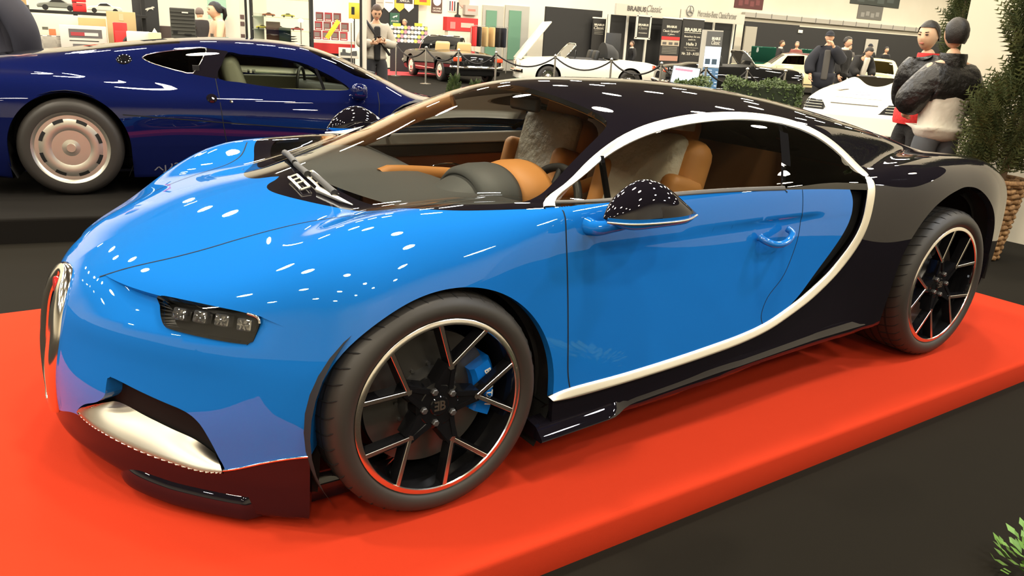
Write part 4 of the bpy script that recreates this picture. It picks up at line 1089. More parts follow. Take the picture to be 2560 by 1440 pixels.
for s in (1, -1):
    plain_wheel(XJ, 0, s, .325, .26, .985, .325, .235, 'disc'); plain_wheel(XJ, 2.64, s, .35, .34, .992, .35, .255, 'disc')
    for (nm, pts, hw) in (('door_seam', [(1.615, .86), (1.60, .72), (1.58, .50), (1.56, .36)], .003), ('door_seam', [(.345, .79), (.36, .64), (.40, .40)], .003), ('waist_line', [(.35, .485), (.9, .50), (1.6, .545), (2.28, .595)], .004)):
        pp, pn = side_pts(f_xj, smooth_poly(pts, 6)); ribbon(nm, pp*[1, s, 1], pn*[1, s, 1], hw, seam, XJ, lift=.001, nseg=1, both=False)
    pp, pn = side_pts(f_xj, [(.60, .803), (.785, .797)]); 
    pp, pn = side_pts(f_xj, smooth_poly([(.79, .798), (.81, .875), (.835, .955)], 4)); ribbon('window_divider', pp*[1, s, 1], pn*[1, s, 1], .012, gloss_black, XJ, lift=.003, both=False)
    q = np.concatenate([quarter, quarter[:1]]); pp, pn = side_pts(f_xj, q); ribbon('window_trim', pp*[1, s, 1], pn*[1, s, 1], .004, chrome, XJ, lift=.002, bulge=.002, both=False)
    pp, pn = side_pts(f_xj, [(2.255, .972)])
    b = MB(); b.lathe([(.001, .008), (.022, .010), (.026, .004), (.052, .004), (.056, -.002)], 24)
    cap = b.build('fuel_cap', gloss_black, XJ, smooth=40); cap.location = pp[0]*[1, s, 1]; cap.rotation_euler = Vector(pn[0]*[1, s, 1]).to_track_quat('Z', 'Y').to_euler()
    b = MB()
    for k in range(10): b.lathe([(.001, .010), (.005, .009), (.006, .003)], 8, c=(.043*math.cos(k*PI/5), .043*math.sin(k*PI/5), 0))
    b.build('cap_bolts', chrome, cap, smooth=40)
    pp, pn = side_pts(f_xj, [(1.655, .722)])
    b = MB(); b.lathe([(.001, .012), (.03, .010), (.04, 0), (.04, -.004)], 20); o = b.build('door_handle', paint_black, XJ, smooth=40); o.location = pp[0]*[1, s, 1]; o.rotation_euler = Vector(pn[0]*[1, s, 1]).to_track_quat('Z', 'Y').to_euler()
    pp, pn = side_pts(f_xj, [(1.515, .70)]); b = MB(); b.lathe([(.001, .004), (.012, .003), (.013, 0)], 14); o = b.build('door_lock', chrome, XJ, smooth=40); o.location = pp[0]*[1, s, 1]; o.rotation_euler = Vector(pn[0]*[1, s, 1]).to_track_quat('Z', 'Y').to_euler()
    pp, pn = side_pts(f_xj, [(.548, .553)]); b = MB(); b.rbox((0, 0, 0), (.032, .032, .012), .005, 2); o = b.build('side_marker', mat('orange_lens', (.75, .10, .02), rough=.2, coat=1), XJ, smooth=40); o.location = pp[0]*[1, s, 1]; o.rotation_euler = Vector(pn[0]*[1, s, 1]).to_track_quat('Z', 'Y').to_euler()
    b = MB(); b.rbox((.53, s*.96, .80), (.13, .20, .13), .045, 4, rot=(0, 0, s*-.15)); b.tube([(.50, s*.82, .765), (.52, s*.90, .775)], .03, 8); b.build('mirror', navy, XJ, smooth=50)
    b = MB(); b.rbox((1.42, s*.36, .72), (.16, .46, .62), .06, 3, rot=(0, .3, 0)); b.rbox((1.1, s*.36, .42), (.5, .46, .14), .05, 3); b.build('seat', mat('pale_leather', (.38, .36, .28), rough=.6), XJ, smooth=50)
    b = MB(); b.rbox((1.05, s*.80, .62), (1.1, .05, .36), .02, 2); b.build('door_card', mat('pale_leather', (.38, .36, .28)), XJ, smooth=50)
    for hx, hr in ((0, .37), (2.64, .40)):
        b = MB(); n = 20; vs = []; fs = []
        for k in range(n+1):
            a = math.radians(-30+240*k/n)
            for wv in (.55, .97): vs.append((hx+(hr+.02)*math.cos(a), s*wv, .34+(hr+.02)*math.sin(a)))
        for k in range(n): fs.append((2*k, 2*k+1, 2*k+3, 2*k+2))
        vs.append((hx, s*.55, .34)); fs += [(2*k, 2*k+2, len(vs)-1) for k in range(n)]
        b.add(vs, fs); b.build('wheel_housing', dark, XJ, smooth=60)
b = MB(); b.rbox((.55, 0, .70), (.5, 1.55, .12), .05, 3, rot=(0, -.1, 0)); b.build('dashboard', mat('dark_dash', (.03, .03, .03), rough=.7), XJ, smooth=50)
b = MB(); b.tube([(.20, .05, .90), (.45, .5, .955)], .012, 6); b.build('wiper', rubber, XJ)
b = MB(); b.box((1.3, 0, .20), (3.4, 1.2, .04)); b.box((1.75, 0, .6), (.05, 1.5, .7)); b.build('underbody', dark, XJ)
b = MB()
n = 34
ring = [(.80+.06*math.cos(2*PI*k/n), -.36+.17*math.cos(2*PI*k/n), .74+.165*math.sin(2*PI*k/n)) for k in range(n)]
b.tube(ring, .014, 8, closed=True); b.build('steering_wheel', mat('black_leather', (.02, .02, .02)), XJ, smooth=60)
o = lettering('XJ220', mat('badge_grey', (.10, .10, .12), rough=.4), XJ, (1.0, 0, 0), (0, 0, 0), .085, depth=.002, sx=1.15)
pp, pn = side_pts(f_xj, [(2.02, .19)]); o.location = (1.98, 1.0*float(-pp[0][1])+.003, .20); o.rotation_euler = (PI/2, 0, PI)

# ---- generic older cars of the far stands
def old_car(name, label, loc, rz, paint, L=(-.85, 3.35), wb=2.4, W=.86, hood_z=.86, belt=.90, deck_z=.84, roof=None, R=.32, group=None, seats=None, screen=True, low=.30, extra=None, hubm=None, arch=True):
    t = thing(name, label, 'car', loc, rz, group)
    x0, x1 = L
    top = Curve1([x0-.1, x0+.12, x0+.5, 0, .55, 1.2, 1.7, 2.2, x1-.6, x1-.15, x1+.1], [hood_z-.20, hood_z-.05, hood_z-.01, hood_z+.01, hood_z+.04, belt, belt, belt, deck_z+.02, deck_z-.05, deck_z-.18])
    sidec = Curve1([.1, low, .5, .7, .85, 1.1], [W-.10, W-.03, W, W-.01, W-.07, W-.2])
    if roof:
        rx = Curve1(*roof['z']); rw = Curve1([.8, .95, 1.15, 1.45, 1.7], roof['w'])
    def f(P):
        x, w, z = P[:, 0], np.abs(P[:, 1]), P[:, 2]
        g = smax(w-sidec(z)+.05*sstep(.2, 1.4, -x)+.06*sstep(x1-.9, x1, x), (z-top(x)+.10*w**2)*.97, .12)
        g = smax(g, (x0+.12*w*w-x), .10); g = smax(g, x-(x1-.12*w*w-.1*np.maximum(.4-z, 0)), .12); g = smax(g, low-.08-z, .04)
        if roof:
            c = smax((z-rx(x)+.10*w*w), (w-rw(z))*.85, .10); c = np.maximum(c, np.maximum(np.maximum(roof['x'][0]-x, x-roof['x'][1]), .5-z)); g = smin(g, c, .04)
        return g
    regs = []
    if roof:
        for q in roof['glass']: regs.append(('window', q, 'xz', (0, 3.2), roof.get('gm', glass_black), True))
        regs.append(('windscreen', roof['screen'], 'xw', (0, 1.4), glass_green, False))
        if roof.get('vinyl'): regs.append(('roof', roof['vinyl'], 'xz', (0, 3.2), roof['vm'], False))
    else:
        regs.append(('cockpit', [(.62, -1), (.62, W-.16), (1.75, W-.16), (1.75, -1)], 'xw', (.5, 1.9), mat('cockpit_dark', (.02, .018, .016), rough=.8), False))
    shell_car(t, f, dict(xf=x0+.8, xr=x1-.6, oz=.52, nfan=14, nx=64, nth=44), regs, paint, [(0, R, R+.06, R+.05, .5), (wb, R, R+.06, R+.05, .5)] if arch else [])
    for s in (1, -1):
        plain_wheel(t, 0, s, R, .17, W-.02, R, R*.62, 'hubcap', hubm or chrome); plain_wheel(t, wb, s, R, .17, W-.02, R, R*.62, 'hubcap', hubm or chrome)
        b = MB(); b.lathe([(.001, 0), (.09, .0), (.10, .02), (.10, .08)], 20, axis='x', c=(x0+.06, s*(W-.20), hood_z-.20)); b.build('headlight', mat('headlamp_glass', (.7, .68, .6), rough=.1, metal=.3, coat=1), t, smooth=40)
        b = MB(); b.rbox((x1-.03, s*(W-.20), deck_z-.16), (.06, .26, .12), .03, 3); b.build('tail_lamp', mat('tail_lamp_lens', (.55, .06, .02), rough=.2, coat=1), t, smooth=40)
        for (hx) in (0, wb):
            b = MB(); n = 16; vs = []; fs = []
            for k in range(n+1):
                a = math.radians(-20+220*k/n)
                for wv in (.45, W-.06): vs.append((hx+(R+.07)*math.cos(a), s*wv, R+(R+.06)*math.sin(a)))
            for k in range(n): fs.append((2*k, 2*k+1, 2*k+3, 2*k+2))
            vs.append((hx, s*.45, R)); fs += [(2*k, 2*k+2, len(vs)-1) for k in range(n)]
            b.add(vs, fs); b.build('wheel_housing', dark, t, smooth=60)
    for (bx, sgn) in ((x0-.03, -1), (x1+.03, 1)):
        b = MB(); pts = [(bx-sgn*(.16*abs(u)**4), u*(W-.02), .46) for u in np.linspace(-1, 1, 13)]; b.tube([tuple(p) for p in pts], .055, 8); b.build('bumper', chrome, t, smooth=60)
    b = MB(); b.rbox((x0+.02, 0, hood_z-.22), (.06, .62, .22), .04, 3); b.build('grille', chrome, t, smooth=40)
    for s in (1, -1):
        pp, pn = side_pts(f, [(xx, low+.04) for xx in np.linspace(R+.12, wb-R-.12, 10)]); ribbon('sill_trim', pp*[1, s, 1], pn*[1, s, 1], .02, chrome, t, lift=.002, bulge=.004, both=False)
        pp, pn = side_pts(f, [(.72, belt-.06), (.70, .6), (.72, low+.06)]); ribbon('door_seam', pp*[1, s, 1], pn*[1, s, 1], .005, seam, t, nseg=1, both=False)
        pp, pn = side_pts(f, [(1.68, belt-.06), (1.70, .6), (1.66, low+.06)]); ribbon('door_seam', pp*[1, s, 1], pn*[1, s, 1], .005, seam, t, nseg=1, both=False)
    if not roof and screen:
        b = MB(); fr = [(.48, -(W-.14), belt-.02), (.78, -(W-.22), belt+.34), (.82, 0, belt+.38), (.78, W-.22, belt+.34), (.48, W-.14, belt-.02)]
        b.tube([tuple(p) for p in smooth_poly(fr, 3)], .018, 6); w_ = b.build('windscreen_frame', chrome, t, smooth=60)
        b = MB(); b.add(fr, [(0, 1, 2, 3, 4)]); b.build('glass', glass_green, w_)
    if seats:
        for s in (1, -1):
            b = MB(); b.rbox((1.45, s*.36, belt+.02), (.14, .46, .42), .06, 3, rot=(0, .2, 0)); b.build('seat', seats, t, smooth=50)
        b = MB(); n = 20; b.tube([(.86+.05*math.cos(2*PI*k/n), -.36+.18*math.cos(2*PI*k/n), belt+.03+.17*math.sin(2*PI*k/n)) for k in range(n)], .012, 6, closed=True); b.build('steering_wheel', mat('black_leather', (.02, .02, .02)), t)
    return t, f
# ------------------------------------------------------------------ people: one skinned body each, clothes and hair over it
skin_mat = mat('skin', (.62, .36, .23), rough=.5)
skin_pale = mat('pale_skin', (.72, .47, .30), rough=.5)
def skin_mesh(nodes, edges, rad, root, sub=2):
    names = list(nodes); ix = {n: i for i, n in enumerate(names)}
    me = bpy.data.meshes.new('tmp'); me.from_pydata([nodes[n] for n in names], [(ix[a], ix[b]) for a, b in edges], [])
    o = bpy.data.objects.new('tmp', me); COL.objects.link(o)
    md = o.modifiers.new('s', 'SKIN'); md.use_smooth_shade = True
    for n in names:
        r = rad[n]; v = me.skin_vertices[0].data[ix[n]]; v.radius = (r, r) if not isinstance(r, tuple) else r; v.use_root = (n == root)
    sb = o.modifiers.new('u', 'SUBSURF'); sb.levels = sub; sb.render_levels = sub
    dg = bpy.context.evaluated_depsgraph_get(); dg.update()
    m2 = bpy.data.meshes.new_from_object(o.evaluated_get(dg))
    vs = [tuple(v.co) for v in m2.vertices]; fs = [tuple(p.vertices) for p in m2.polygons]
    bpy.data.objects.remove(o); bpy.data.meshes.remove(me); bpy.data.meshes.remove(m2)
    return vs, fs
def head_mesh(mb, c, h=.235, yaw=0.0, pitch=0.0):
    """head looking along +y turned by yaw (about z) and nodding by pitch; h = chin to crown"""
    n, k = 20, 16; vs = []; fs = []
    for i in range(k+1):
        v = -1+2*i/k
        for j in range(n):
            a = 2*PI*j/n; x, y = math.sin(a), math.cos(a); s = math.sqrt(max(1-v*v, 0))
            w = .077*s*(1-.22*max(-v, 0)**1.6); dpt = .095*s
            px, py, pz = w*x, dpt*y, v*h/2
            if y > .2 and v < .1: py *= 1-.05*max(-v-.3, 0)            # face plane
            if y < 0 and v < -.35: py *= .72+.2*(v+1)
            if y > 0.3:
                f = max(0, 1-abs(x)/.28)
                if -.42 < v < .12: py += .022*f*(1-abs(v+.24)/.34 if abs(v+.24) < .34 else 0)   # nose
                e = max(0, 1-abs(abs(x)-.42)/.25)*max(0, 1-abs(v-.05)/.13); py -= .008*e         # eye sockets
                py += .006*max(0, 1-abs(v-.17)/.10)*max(0, 1-abs(x)/.8)                          # brow
                py += .007*max(0, 1-abs(v+.52)/.09)*max(0, 1-abs(x)/.38)                         # lips
                py += .008*max(0, 1-abs(v+.86)/.14)*max(0, 1-abs(x)/.4)                          # chin
            vs.append((px, py, pz))
    for i in range(k):
        for j in range(n): fs.append((i*n+j, i*n+(j+1) % n, (i+1)*n+(j+1) % n, (i+1)*n+j))
    R = Matrix.Translation(c) @ Matrix.Rotation(yaw, 4, 'Z') @ Matrix.Rotation(pitch, 4, 'X')
    old = mb.M; mb.M = R if old is None else old @ R
    mb.add(vs, fs)
    for s in (-1, 1):                                     # ears
        q = [(s*.074, -.005+.016*math.cos(t), -.005+.03*math.sin(t)) for t in np.linspace(0, 2*PI, 10, endpoint=False)]
        mb.add(q+[(s*.088, -.012, -.005)], [(i, (i+1) % 10, 10) for i in range(10)])
    mb.M = old
    return R
def hand_mesh(mb, wrist, dirv, palm_n, grip=.6, side=1, s=1.0):
    """palm, four bent fingers and a thumb"""
    w = Vector(wrist); d = Vector(dirv).normalized(); nrm = Vector(palm_n); nrm = (nrm-d*nrm.dot(d)).normalized(); lat = d.cross(nrm)*side
    mb.tube([w-d*.02*s, w+d*.03*s, w+d*.075*s, w+d*.088*s], [.026*s, .032*s, .034*s, .022*s], 8)
    for i, (off, L) in enumerate(((-.030, .070), (-.010, .080), (.010, .075), (.029, .058))):
        p0 = w+d*.078*s+lat*off*s; a1, a2 = grip*.8, grip*1.7
        p1 = p0+(d*math.cos(a1)+nrm*math.sin(a1))*L*.5*s; p2 = p1+(d*math.cos(a2)+nrm*math.sin(a2))*L*.5*s
        mb.tube([p0-d*.02*s, p0, p1, p2], [.010*s, .0095*s, .0088*s, .0065*s], 6)
    t0 = w+d*.02*s-lat*.028*s; t1 = t0+(d*.6-lat*.7+nrm*.35).normalized()*.04*s; t2 = t1+(d*.9-lat*.1+nrm*.5).normalized()*.035*s
    mb.tube([t0, t1, t2], [.013*s, .011*s, .008*s], 6)
FACE_DARK = mat('eye_dark', (.02, .013, .01), rough=.3)
LIP = mat('lips', (.42, .12, .09), rough=.5)
def person(label, loc, rz, J, clothes, hair, scale=1.0, skin=None, yaw=0.0, pitch=0.0, hands=True, group=None, cat='person', sub=2, face=True, grips=(.5, .5), bald=False, name='person'):
    """J: joint positions in metres, facing +y; clothes: list of (part, kind, material, extra)"""
    t = thing(name, label, cat, loc, rz, group); t.scale = (scale,)*3
    D = dict(pel=(0, 0, .98), spi=(0, .0, 1.14), che=(0, .0, 1.32), nec=(0, .0, 1.47), hd=(0, .02, 1.56),
             shL=(-.17, 0, 1.42), elL=(-.23, -.02, 1.14), wrL=(-.22, .08, .90), shR=(.17, 0, 1.42), elR=(.23, -.02, 1.14), wrR=(.22, .08, .90),
             hiL=(-.09, 0, .92), knL=(-.10, .02, .50), anL=(-.10, -.03, .09), toL=(-.11, .13, .04), hiR=(.09, 0, .92), knR=(.10, .02, .50), anR=(.10, -.03, .09), toR=(.11, .13, .04), head=(0, .035, 1.645))
    D.update(J); hp = D.pop('head')
    E = [('pel', 'spi'), ('spi', 'che'), ('che', 'nec'), ('nec', 'hd'), ('che', 'shL'), ('shL', 'elL'), ('elL', 'wrL'), ('che', 'shR'), ('shR', 'elR'), ('elR', 'wrR'),
         ('pel', 'hiL'), ('hiL', 'knL'), ('knL', 'anL'), ('anL', 'toL'), ('pel', 'hiR'), ('hiR', 'knR'), ('knR', 'anR'), ('anR', 'toR')]
    r0 = dict(pel=(.15, .11), spi=(.135, .10), che=(.155, .11), nec=.06, hd=.055, shL=.065, shR=.065, elL=.045, elR=.045, wrL=.030, wrR=.030, hiL=.085, hiR=.085, knL=.060, knR=.060, anL=.042, anR=.042, toL=.035, toR=.035)
    mb = MB(); vs, fs = skin_mesh(D, E, r0, 'pel', sub); mb.add(vs, fs)
    Rh = head_mesh(mb, hp, yaw=yaw, pitch=pitch)
    if hands:
        for s, q in ((-1, 'L'), (1, 'R')):
            d = Vector(D['wr'+q])-Vector(D['el'+q]); n = Vector((-s, .3, 0)) if abs(d.normalized().z) > .5 else Vector((-s*.5, 0, .9)) 
            hand_mesh(mb, D['wr'+q], d, n, grips[0 if s < 0 else 1], side=-s)
    body = mb.build('body', skin or skin_mat, t, smooth=180)
    if face:
        b = MB(); b.M = Rh
        for s in (-1, 1): b.lathe([(.001, .006), (.008, .004), (.011, -.003)], 10, c=(0, 0, 0)) if False else b.box((s*.030, .0905, .008), (.022, .010, .008))
        for s in (-1, 1): b.box((s*.031, .096, .027), (.030, .006, .006), rot=(0, s*-.12, 0))
        b.build('eyes', FACE_DARK, body)
        b = MB(); b.M = Rh; b.rbox((0, .094, -.061), (.036, .014, .010), .004, 2); b.build('mouth', LIP, body)
    for (nm, kind, m, ex) in clothes:
        ex = ex or {}
        g = ex.get('grow', .018)
        if kind == 'top':
            sl = ex.get('sleeve', 1.0); nodes = {k: D[k] for k in ('pel', 'spi', 'che', 'shL', 'shR', 'elL', 'elR')}; ed = [e for e in E if e[0] in nodes and e[1] in nodes]
            hem = ex.get('hem', .80); nodes['hem'] = (D['pel'][0], D['pel'][1], D['pel'][2]-(.98-hem))
            rt = 'spi'
            if hem > 1.1: nodes.pop('pel'); nodes.pop('spi'); ed = [e for e in ed if 'pel' not in e and 'spi' not in e]; ed.append(('che', 'hem')); rt = 'che'
            elif hem > .93: nodes.pop('pel'); ed = [e for e in ed if 'pel' not in e]; ed.append(('spi', 'hem'))
            else: ed.append(('pel', 'hem'))
            for q in 'LR': nodes['sh'+q] = (nodes['sh'+q][0]*.92, nodes['sh'+q][1], nodes['sh'+q][2]-g*.38)
            nodes['col'] = tuple(np.array(D['che'])*.25+np.array(D['nec'])*.75); ed.append(('che', 'col'))
            rr = {k: ((r0[k][0]+g, r0[k][1]+g) if isinstance(r0[k], tuple) else r0[k]+g) for k in nodes if k in r0}; rr['hem'] = ex.get('hemr', (.16+g, .115+g)); rr['col'] = .085+g*.55
            for q in 'LR':
                if sl > .6:
                    nodes['cu'+q] = tuple(np.array(D['el'+q])*(1-.93*min(sl, 1))+np.array(D['wr'+q])*.93*min(sl, 1)); ed.append(('el'+q, 'cu'+q)); rr['cu'+q] = .036+g
                elif sl > .05:
                    nodes['el'+q] = tuple(np.array(D['sh'+q])*.45+np.array(D['el'+q])*.55); rr['el'+q] = .055+g
                else:
                    nodes.pop('el'+q); nodes['sh'+q] = tuple(np.array(D['che'])*.45+np.array(D['sh'+q])*.55); rr.pop('el'+q); ed = [e for e in ed if 'el'+q not in e]; rr['sh'+q] = .06+g
            b = MB(); v2, f2 = skin_mesh(nodes, ed, rr, rt, sub); b.add(v2, f2); b.build(nm, m, t, smooth=180)
        elif kind == 'trousers':
            nodes = {k: D[k] for k in ('pel', 'hiL', 'hiR', 'knL', 'knR')}; ed = [e for e in E if e[0] in nodes and e[1] in nodes]
            rr = dict(pel=(.15+g, .11+g), hiL=.085+g, hiR=.085+g, knL=.062+g, knR=.062+g)
            for q in 'LR': nodes['c'+q] = tuple(np.array(D['an'+q])*.93+np.array(D['kn'+q])*.07); ed.append(('kn'+q, 'c'+q)); rr['c'+q] = .052+g
            nodes['wst'] = tuple(np.array(D['pel'])*.6+np.array(D['spi'])*.4); ed.append(('pel', 'wst')); rr['wst'] = (.143+g*.6, .10+g*.6)
            b = MB(); v2, f2 = skin_mesh(nodes, ed, rr, 'pel', sub); b.add(v2, f2); b.build(nm, m, t, smooth=180)
        elif kind == 'shoes':
            for q in 'LR':
                a, z = Vector(D['an'+q]), Vector(D['to'+q]); b = MB(); b.tube([a+Vector((0, -.05, -.04)), a+Vector((0, 0, -.04)), (a+z)/2+Vector((0, 0, -.02)), z+Vector((0, .03, 0))], [.035, .045, .045, .03], 8); b.build(nm, m, t, smooth=180)
        elif kind == 'band': 
            p = np.array(D['pel'])*(1-ex['u'])+np.array(D['che'])*ex['u'] if ex.get('u') is not None else np.array(ex['c'])
            b = MB(); n = 24; vs = []; fs = []
            for (dz, k) in ((-.5, .96), (-.3, 1.0), (.3, 1.0), (.5, .95)):
                for j in range(n): vs.append((p[0]+ex['r'][0]*k*math.cos(2*PI*j/n), p[1]+ex['r'][1]*k*math.sin(2*PI*j/n), p[2]+dz*ex['h']))
            for i in range(3):
                for j in range(n): fs.append((i*n+j, i*n+(j+1) % n, (i+1)*n+(j+1) % n, (i+1)*n+j))
            b.add(vs, fs); b.build(nm, m, t, smooth=180)
        elif kind == 'mesh': ex['fn'](nm, m, t, D)
    # hair cap
    if hair is not None:
        hm, hk = hair; b = MB(); b.M = Rh; n, k = 24, 12; vs = []; fs = []
        lowb = {'short': -.28, 'bob': -.62, 'cap': .12, 'bald': -.30}.get(hk, -.3)
        for i in range(k+1):
            for j in range(n):
                a = 2*PI*j/n; x, y = math.sin(a), math.cos(a)
                front = max(y, 0)
                v0 = lowb+(.52-lowb)*sstep(-.25, .55, np.array(y)) if hk != 'cap' else .16
                top = 1.0 if hk != 'bald' else .45
                v = float(v0)+(top-float(v0))*i/k; s = math.sqrt(max(1-v*v, 0)); e = 1.11+(.025*math.sin(7*a+3*v*5) if hk != 'cap' else .02)
                vs.append((.079*s*x*e, (.097*s*y-.004)*e, v*.1175*1.07+.002))
        for i in range(k):
            for j in range(n): fs.append((i*n+j, i*n+(j+1) % n, (i+1)*n+(j+1) % n, (i+1)*n+j))
        b.add(vs, fs)
        if hk == 'pony': b.tube([(0, -.09, .04), (0, -.135, .02), (0, -.145, -.06), (0, -.12, -.14)], [.03, .035, .032, .012], 8)
        if hk == 'cap': b.rbox((0, .115, .035), (.13, .085, .012), .005, 2, rot=(-.15, 0, 0))
        o = b.build('cap' if hk == 'cap' else 'hair', hm, t, smooth=180)
    return t
hair_brown = mat('brown_hair', (.06, .032, .016), rough=.6, bump=(120, .5, .004)); hair_black = mat('black_hair', (.014, .011, .009), rough=.5, bump=(120, .5, .004))
hair_grey = mat('grey_hair', (.22, .19, .16), rough=.7)
cl_black = mat('black_cloth', (.013, .012, .012), rough=.8, bump=(30, .5, .01)); cl_jacket = mat('black_jacket_fabric', (.012, .011, .011), rough=.42, bump=(14, .8, .03))
cl_grey = mat('grey_hoodie', (.40, .36, .30), rough=.9, bump=(60, .3, .01)); cl_jeans = mat('blue_grey_jeans', (.07, .075, .085), rough=.9); cl_darkjeans = mat('dark_jeans', (.03, .03, .035), rough=.9)
cl_red = mat('red_cloth', (.65, .03, .03), rough=.7, bump=(40, .4, .01)); cl_white = mat('white_shirt_cloth', (.62, .58, .50), rough=.85, bump=(25, .5, .01)); cl_navy = mat('navy_cloth', (.012, .013, .02), rough=.85)
stripe = bpy.data.materials.new('striped_cloth'); stripe.use_nodes = True
_nt = stripe.node_tree; _tc = _nt.nodes.new('ShaderNodeTexCoord'); _wv = _nt.nodes.new('ShaderNodeTexWave'); _wv.bands_direction = 'Z'; _wv.inputs['Scale'].default_value = 4.6
_cr = _nt.nodes.new('ShaderNodeValToRGB'); _cr.color_ramp.interpolation = 'CONSTANT'; _cr.color_ramp.elements[0].color = (.10, .07, .05, 1); _cr.color_ramp.elements[1].position = .38; _cr.color_ramp.elements[1].color = (.75, .66, .52, 1)
_nt.links.new(_tc.outputs['Object'], _wv.inputs['Vector']); _nt.links.new(_wv.outputs['Fac'], _cr.inputs['Fac']); _nt.links.new(_cr.outputs['Color'], _nt.nodes['Principled BSDF'].inputs['Base Color'])

def face_to(loc, px, py=None):
    pass
def heading(deg): return math.radians(deg-90)             # figure looks along +y; deg = world direction it faces
cam_dir = lambda x, y: math.degrees(math.atan2(CAM_POS[1]-y, CAM_POS[0]-x))

# the two figures behind the tail of the coupe
p = at_xy(2288, 300, 6.9)
person('mannequin with short dark hair in black jacket, red collar and red sash beside the conifer', p, heading(162), dict(
    head=(0, .04, 1.655), nec=(0, .0, 1.48), hd=(0, .02, 1.56), elL=(-.27, -.06, 1.18), wrL=(-.20, -.10, 1.02), elR=(.27, -.06, 1.18), wrR=(.20, -.10, 1.02)),
    [('shirt', 'top', cl_red, dict(grow=.004, hem=.92, hemr=(.155, .115))), ('trousers', 'trousers', cl_black, dict(grow=.035)), ('jacket', 'top', cl_jacket, dict(grow=.085, hem=1.15, hemr=(.22, .18))),
     ('sash', 'band', cl_red, dict(c=(0, 0, 1.0), r=(.20, .165), h=.13)), ('collar', 'band', cl_red, dict(c=(0, .0, 1.485), r=(.088, .085), h=.07)), ('shoes', 'shoes', cl_black, None)],
    (hair_black, 'short'), skin=skin_pale, yaw=math.radians(22), cat='mannequin', name='mannequin', grips=(.4, .4), scale=1.0)
p = at_xy(2350, 300, 6.45)
person('person with dark hair seen from behind in black jacket, long grey-white shirt and jeans', p, heading(62), dict(
    head=(0, .03, 1.70), nec=(0, .0, 1.50), hd=(0, .02, 1.60), elL=(-.28, .02, 1.20), wrL=(-.18, .20, 1.08), elR=(.28, .02, 1.20), wrR=(.18, .20, 1.08)),
    [('shirt', 'top', cl_white, dict(sleeve=.3, grow=.05, hem=.84, hemr=(.215, .17))), ('trousers', 'trousers', cl_jeans, dict(grow=.03)), ('jacket', 'top', cl_jacket, dict(grow=.095, hem=1.13, hemr=(.26, .20))), ('collar', 'band', cl_jacket, dict(c=(0, .0, 1.50), r=(.105, .10), h=.10)), ('shoes', 'shoes', cl_black, None)],
    (hair_black, 'bob'), scale=.985, face=False)
# man with the phone
def phone(nm, m, t, D):
    b = MB(); b.rbox((0, .30, 1.225), (.075, .012, .15), .006, 2, rot=(-.6, 0, 0)); b.build(nm, m, t)
    b = MB(); b.tube([(-.20, .13, 1.0), (-.05, .165, 1.2), (.12, .12, 1.43), (.15, -.02, 1.50), (.06, -.15, 1.40)], .022, 6); b.build('shoulder_strap', cl_black, t, smooth=60)
p = at_xy(940, 120, 13.2)
person('man in grey hooded jacket and black top looking down at his phone', p, heading(cam_dir(*p[:2])+8), dict(
    head=(0, .07, 1.635), elL=(-.27, .02, 1.14), wrL=(-.08, .26, 1.20), elR=(.27, .02, 1.14), wrR=(.08, .26, 1.18)),
    [('jacket', 'top', cl_grey, dict(grow=.04, hem=.90, hemr=(.20, .155))), ('inner_top', 'mesh', cl_black, dict(fn=lambda nm, m, t, D: MB().rbox((0, .135, 1.17), (.10, .06, .52), .03, 3).build(nm, m, t, smooth=50))),
     ('trousers', 'trousers', cl_darkjeans, dict(grow=.03)), ('phone', 'mesh', FACE_DARK, dict(fn=phone)), ('shoes', 'shoes', cl_black, None)],
    (hair_brown, 'short'), pitch=math.radians(-22), scale=1.03, grips=(1.0, 1.0))
# woman with a child on her arm
p = at_xy(545, 80, 11.6)
hd = cam_dir(*p[:2])
person('woman with dark ponytail in a sleeveless grey top holding a child', p, heading(hd-75), dict(
    head=(0, .03, 1.60), wrL=(-.06, .34, 1.16), elL=(-.24, .06, 1.14), wrR=(.04, .36, 1.12), elR=(.25, .06, 1.14), nec=(0, 0, 1.45)),
    [('top', 'top', mat('grey_top', (.20, .17, .14), rough=.8), dict(grow=.014, hem=.85, sleeve=0)), ('trousers', 'trousers', cl_darkjeans, dict(grow=.02)), ('shoes', 'shoes', cl_black, None)],
    (hair_black, 'pony'), skin=skin_pale, scale=.98)
p2 = at_xy(503, 80, 11.4, .62)
person('small child in dark jacket and grey knitted cap held on the arm', p2, heading(hd-150), dict(head=(0, .03, 1.60), elL=(-.2, .1, 1.2), wrL=(-.12, .24, 1.22), elR=(.2, .1, 1.2), wrR=(.12, .24, 1.22), knL=(-.13, .26, .80), anL=(-.14, .16, .46), toL=(-.15, .28, .42), knR=(.13, .26, .80), anR=(.14, .16, .46), toR=(.15, .28, .42)),
    [('jacket', 'top', mat('dark_grey_cloth', (.04, .035, .035), rough=.9), dict(grow=.03, hem=.86)), ('trousers', 'trousers', cl_darkjeans, dict(grow=.02)), ('knit_cap', 'mesh', mat('knit_cap_cloth', (.17, .13, .11), rough=.95), dict(fn=lambda nm, m, t, D: MB().lathe([(.094, 1.60), (.105, 1.63), (.10, 1.69), (.07, 1.745), (.02, 1.77)], 16, c=(0, .03, 0)).build(nm, m, t, smooth=180)))],
    None, skin=skin_pale, scale=.55, hands=False)
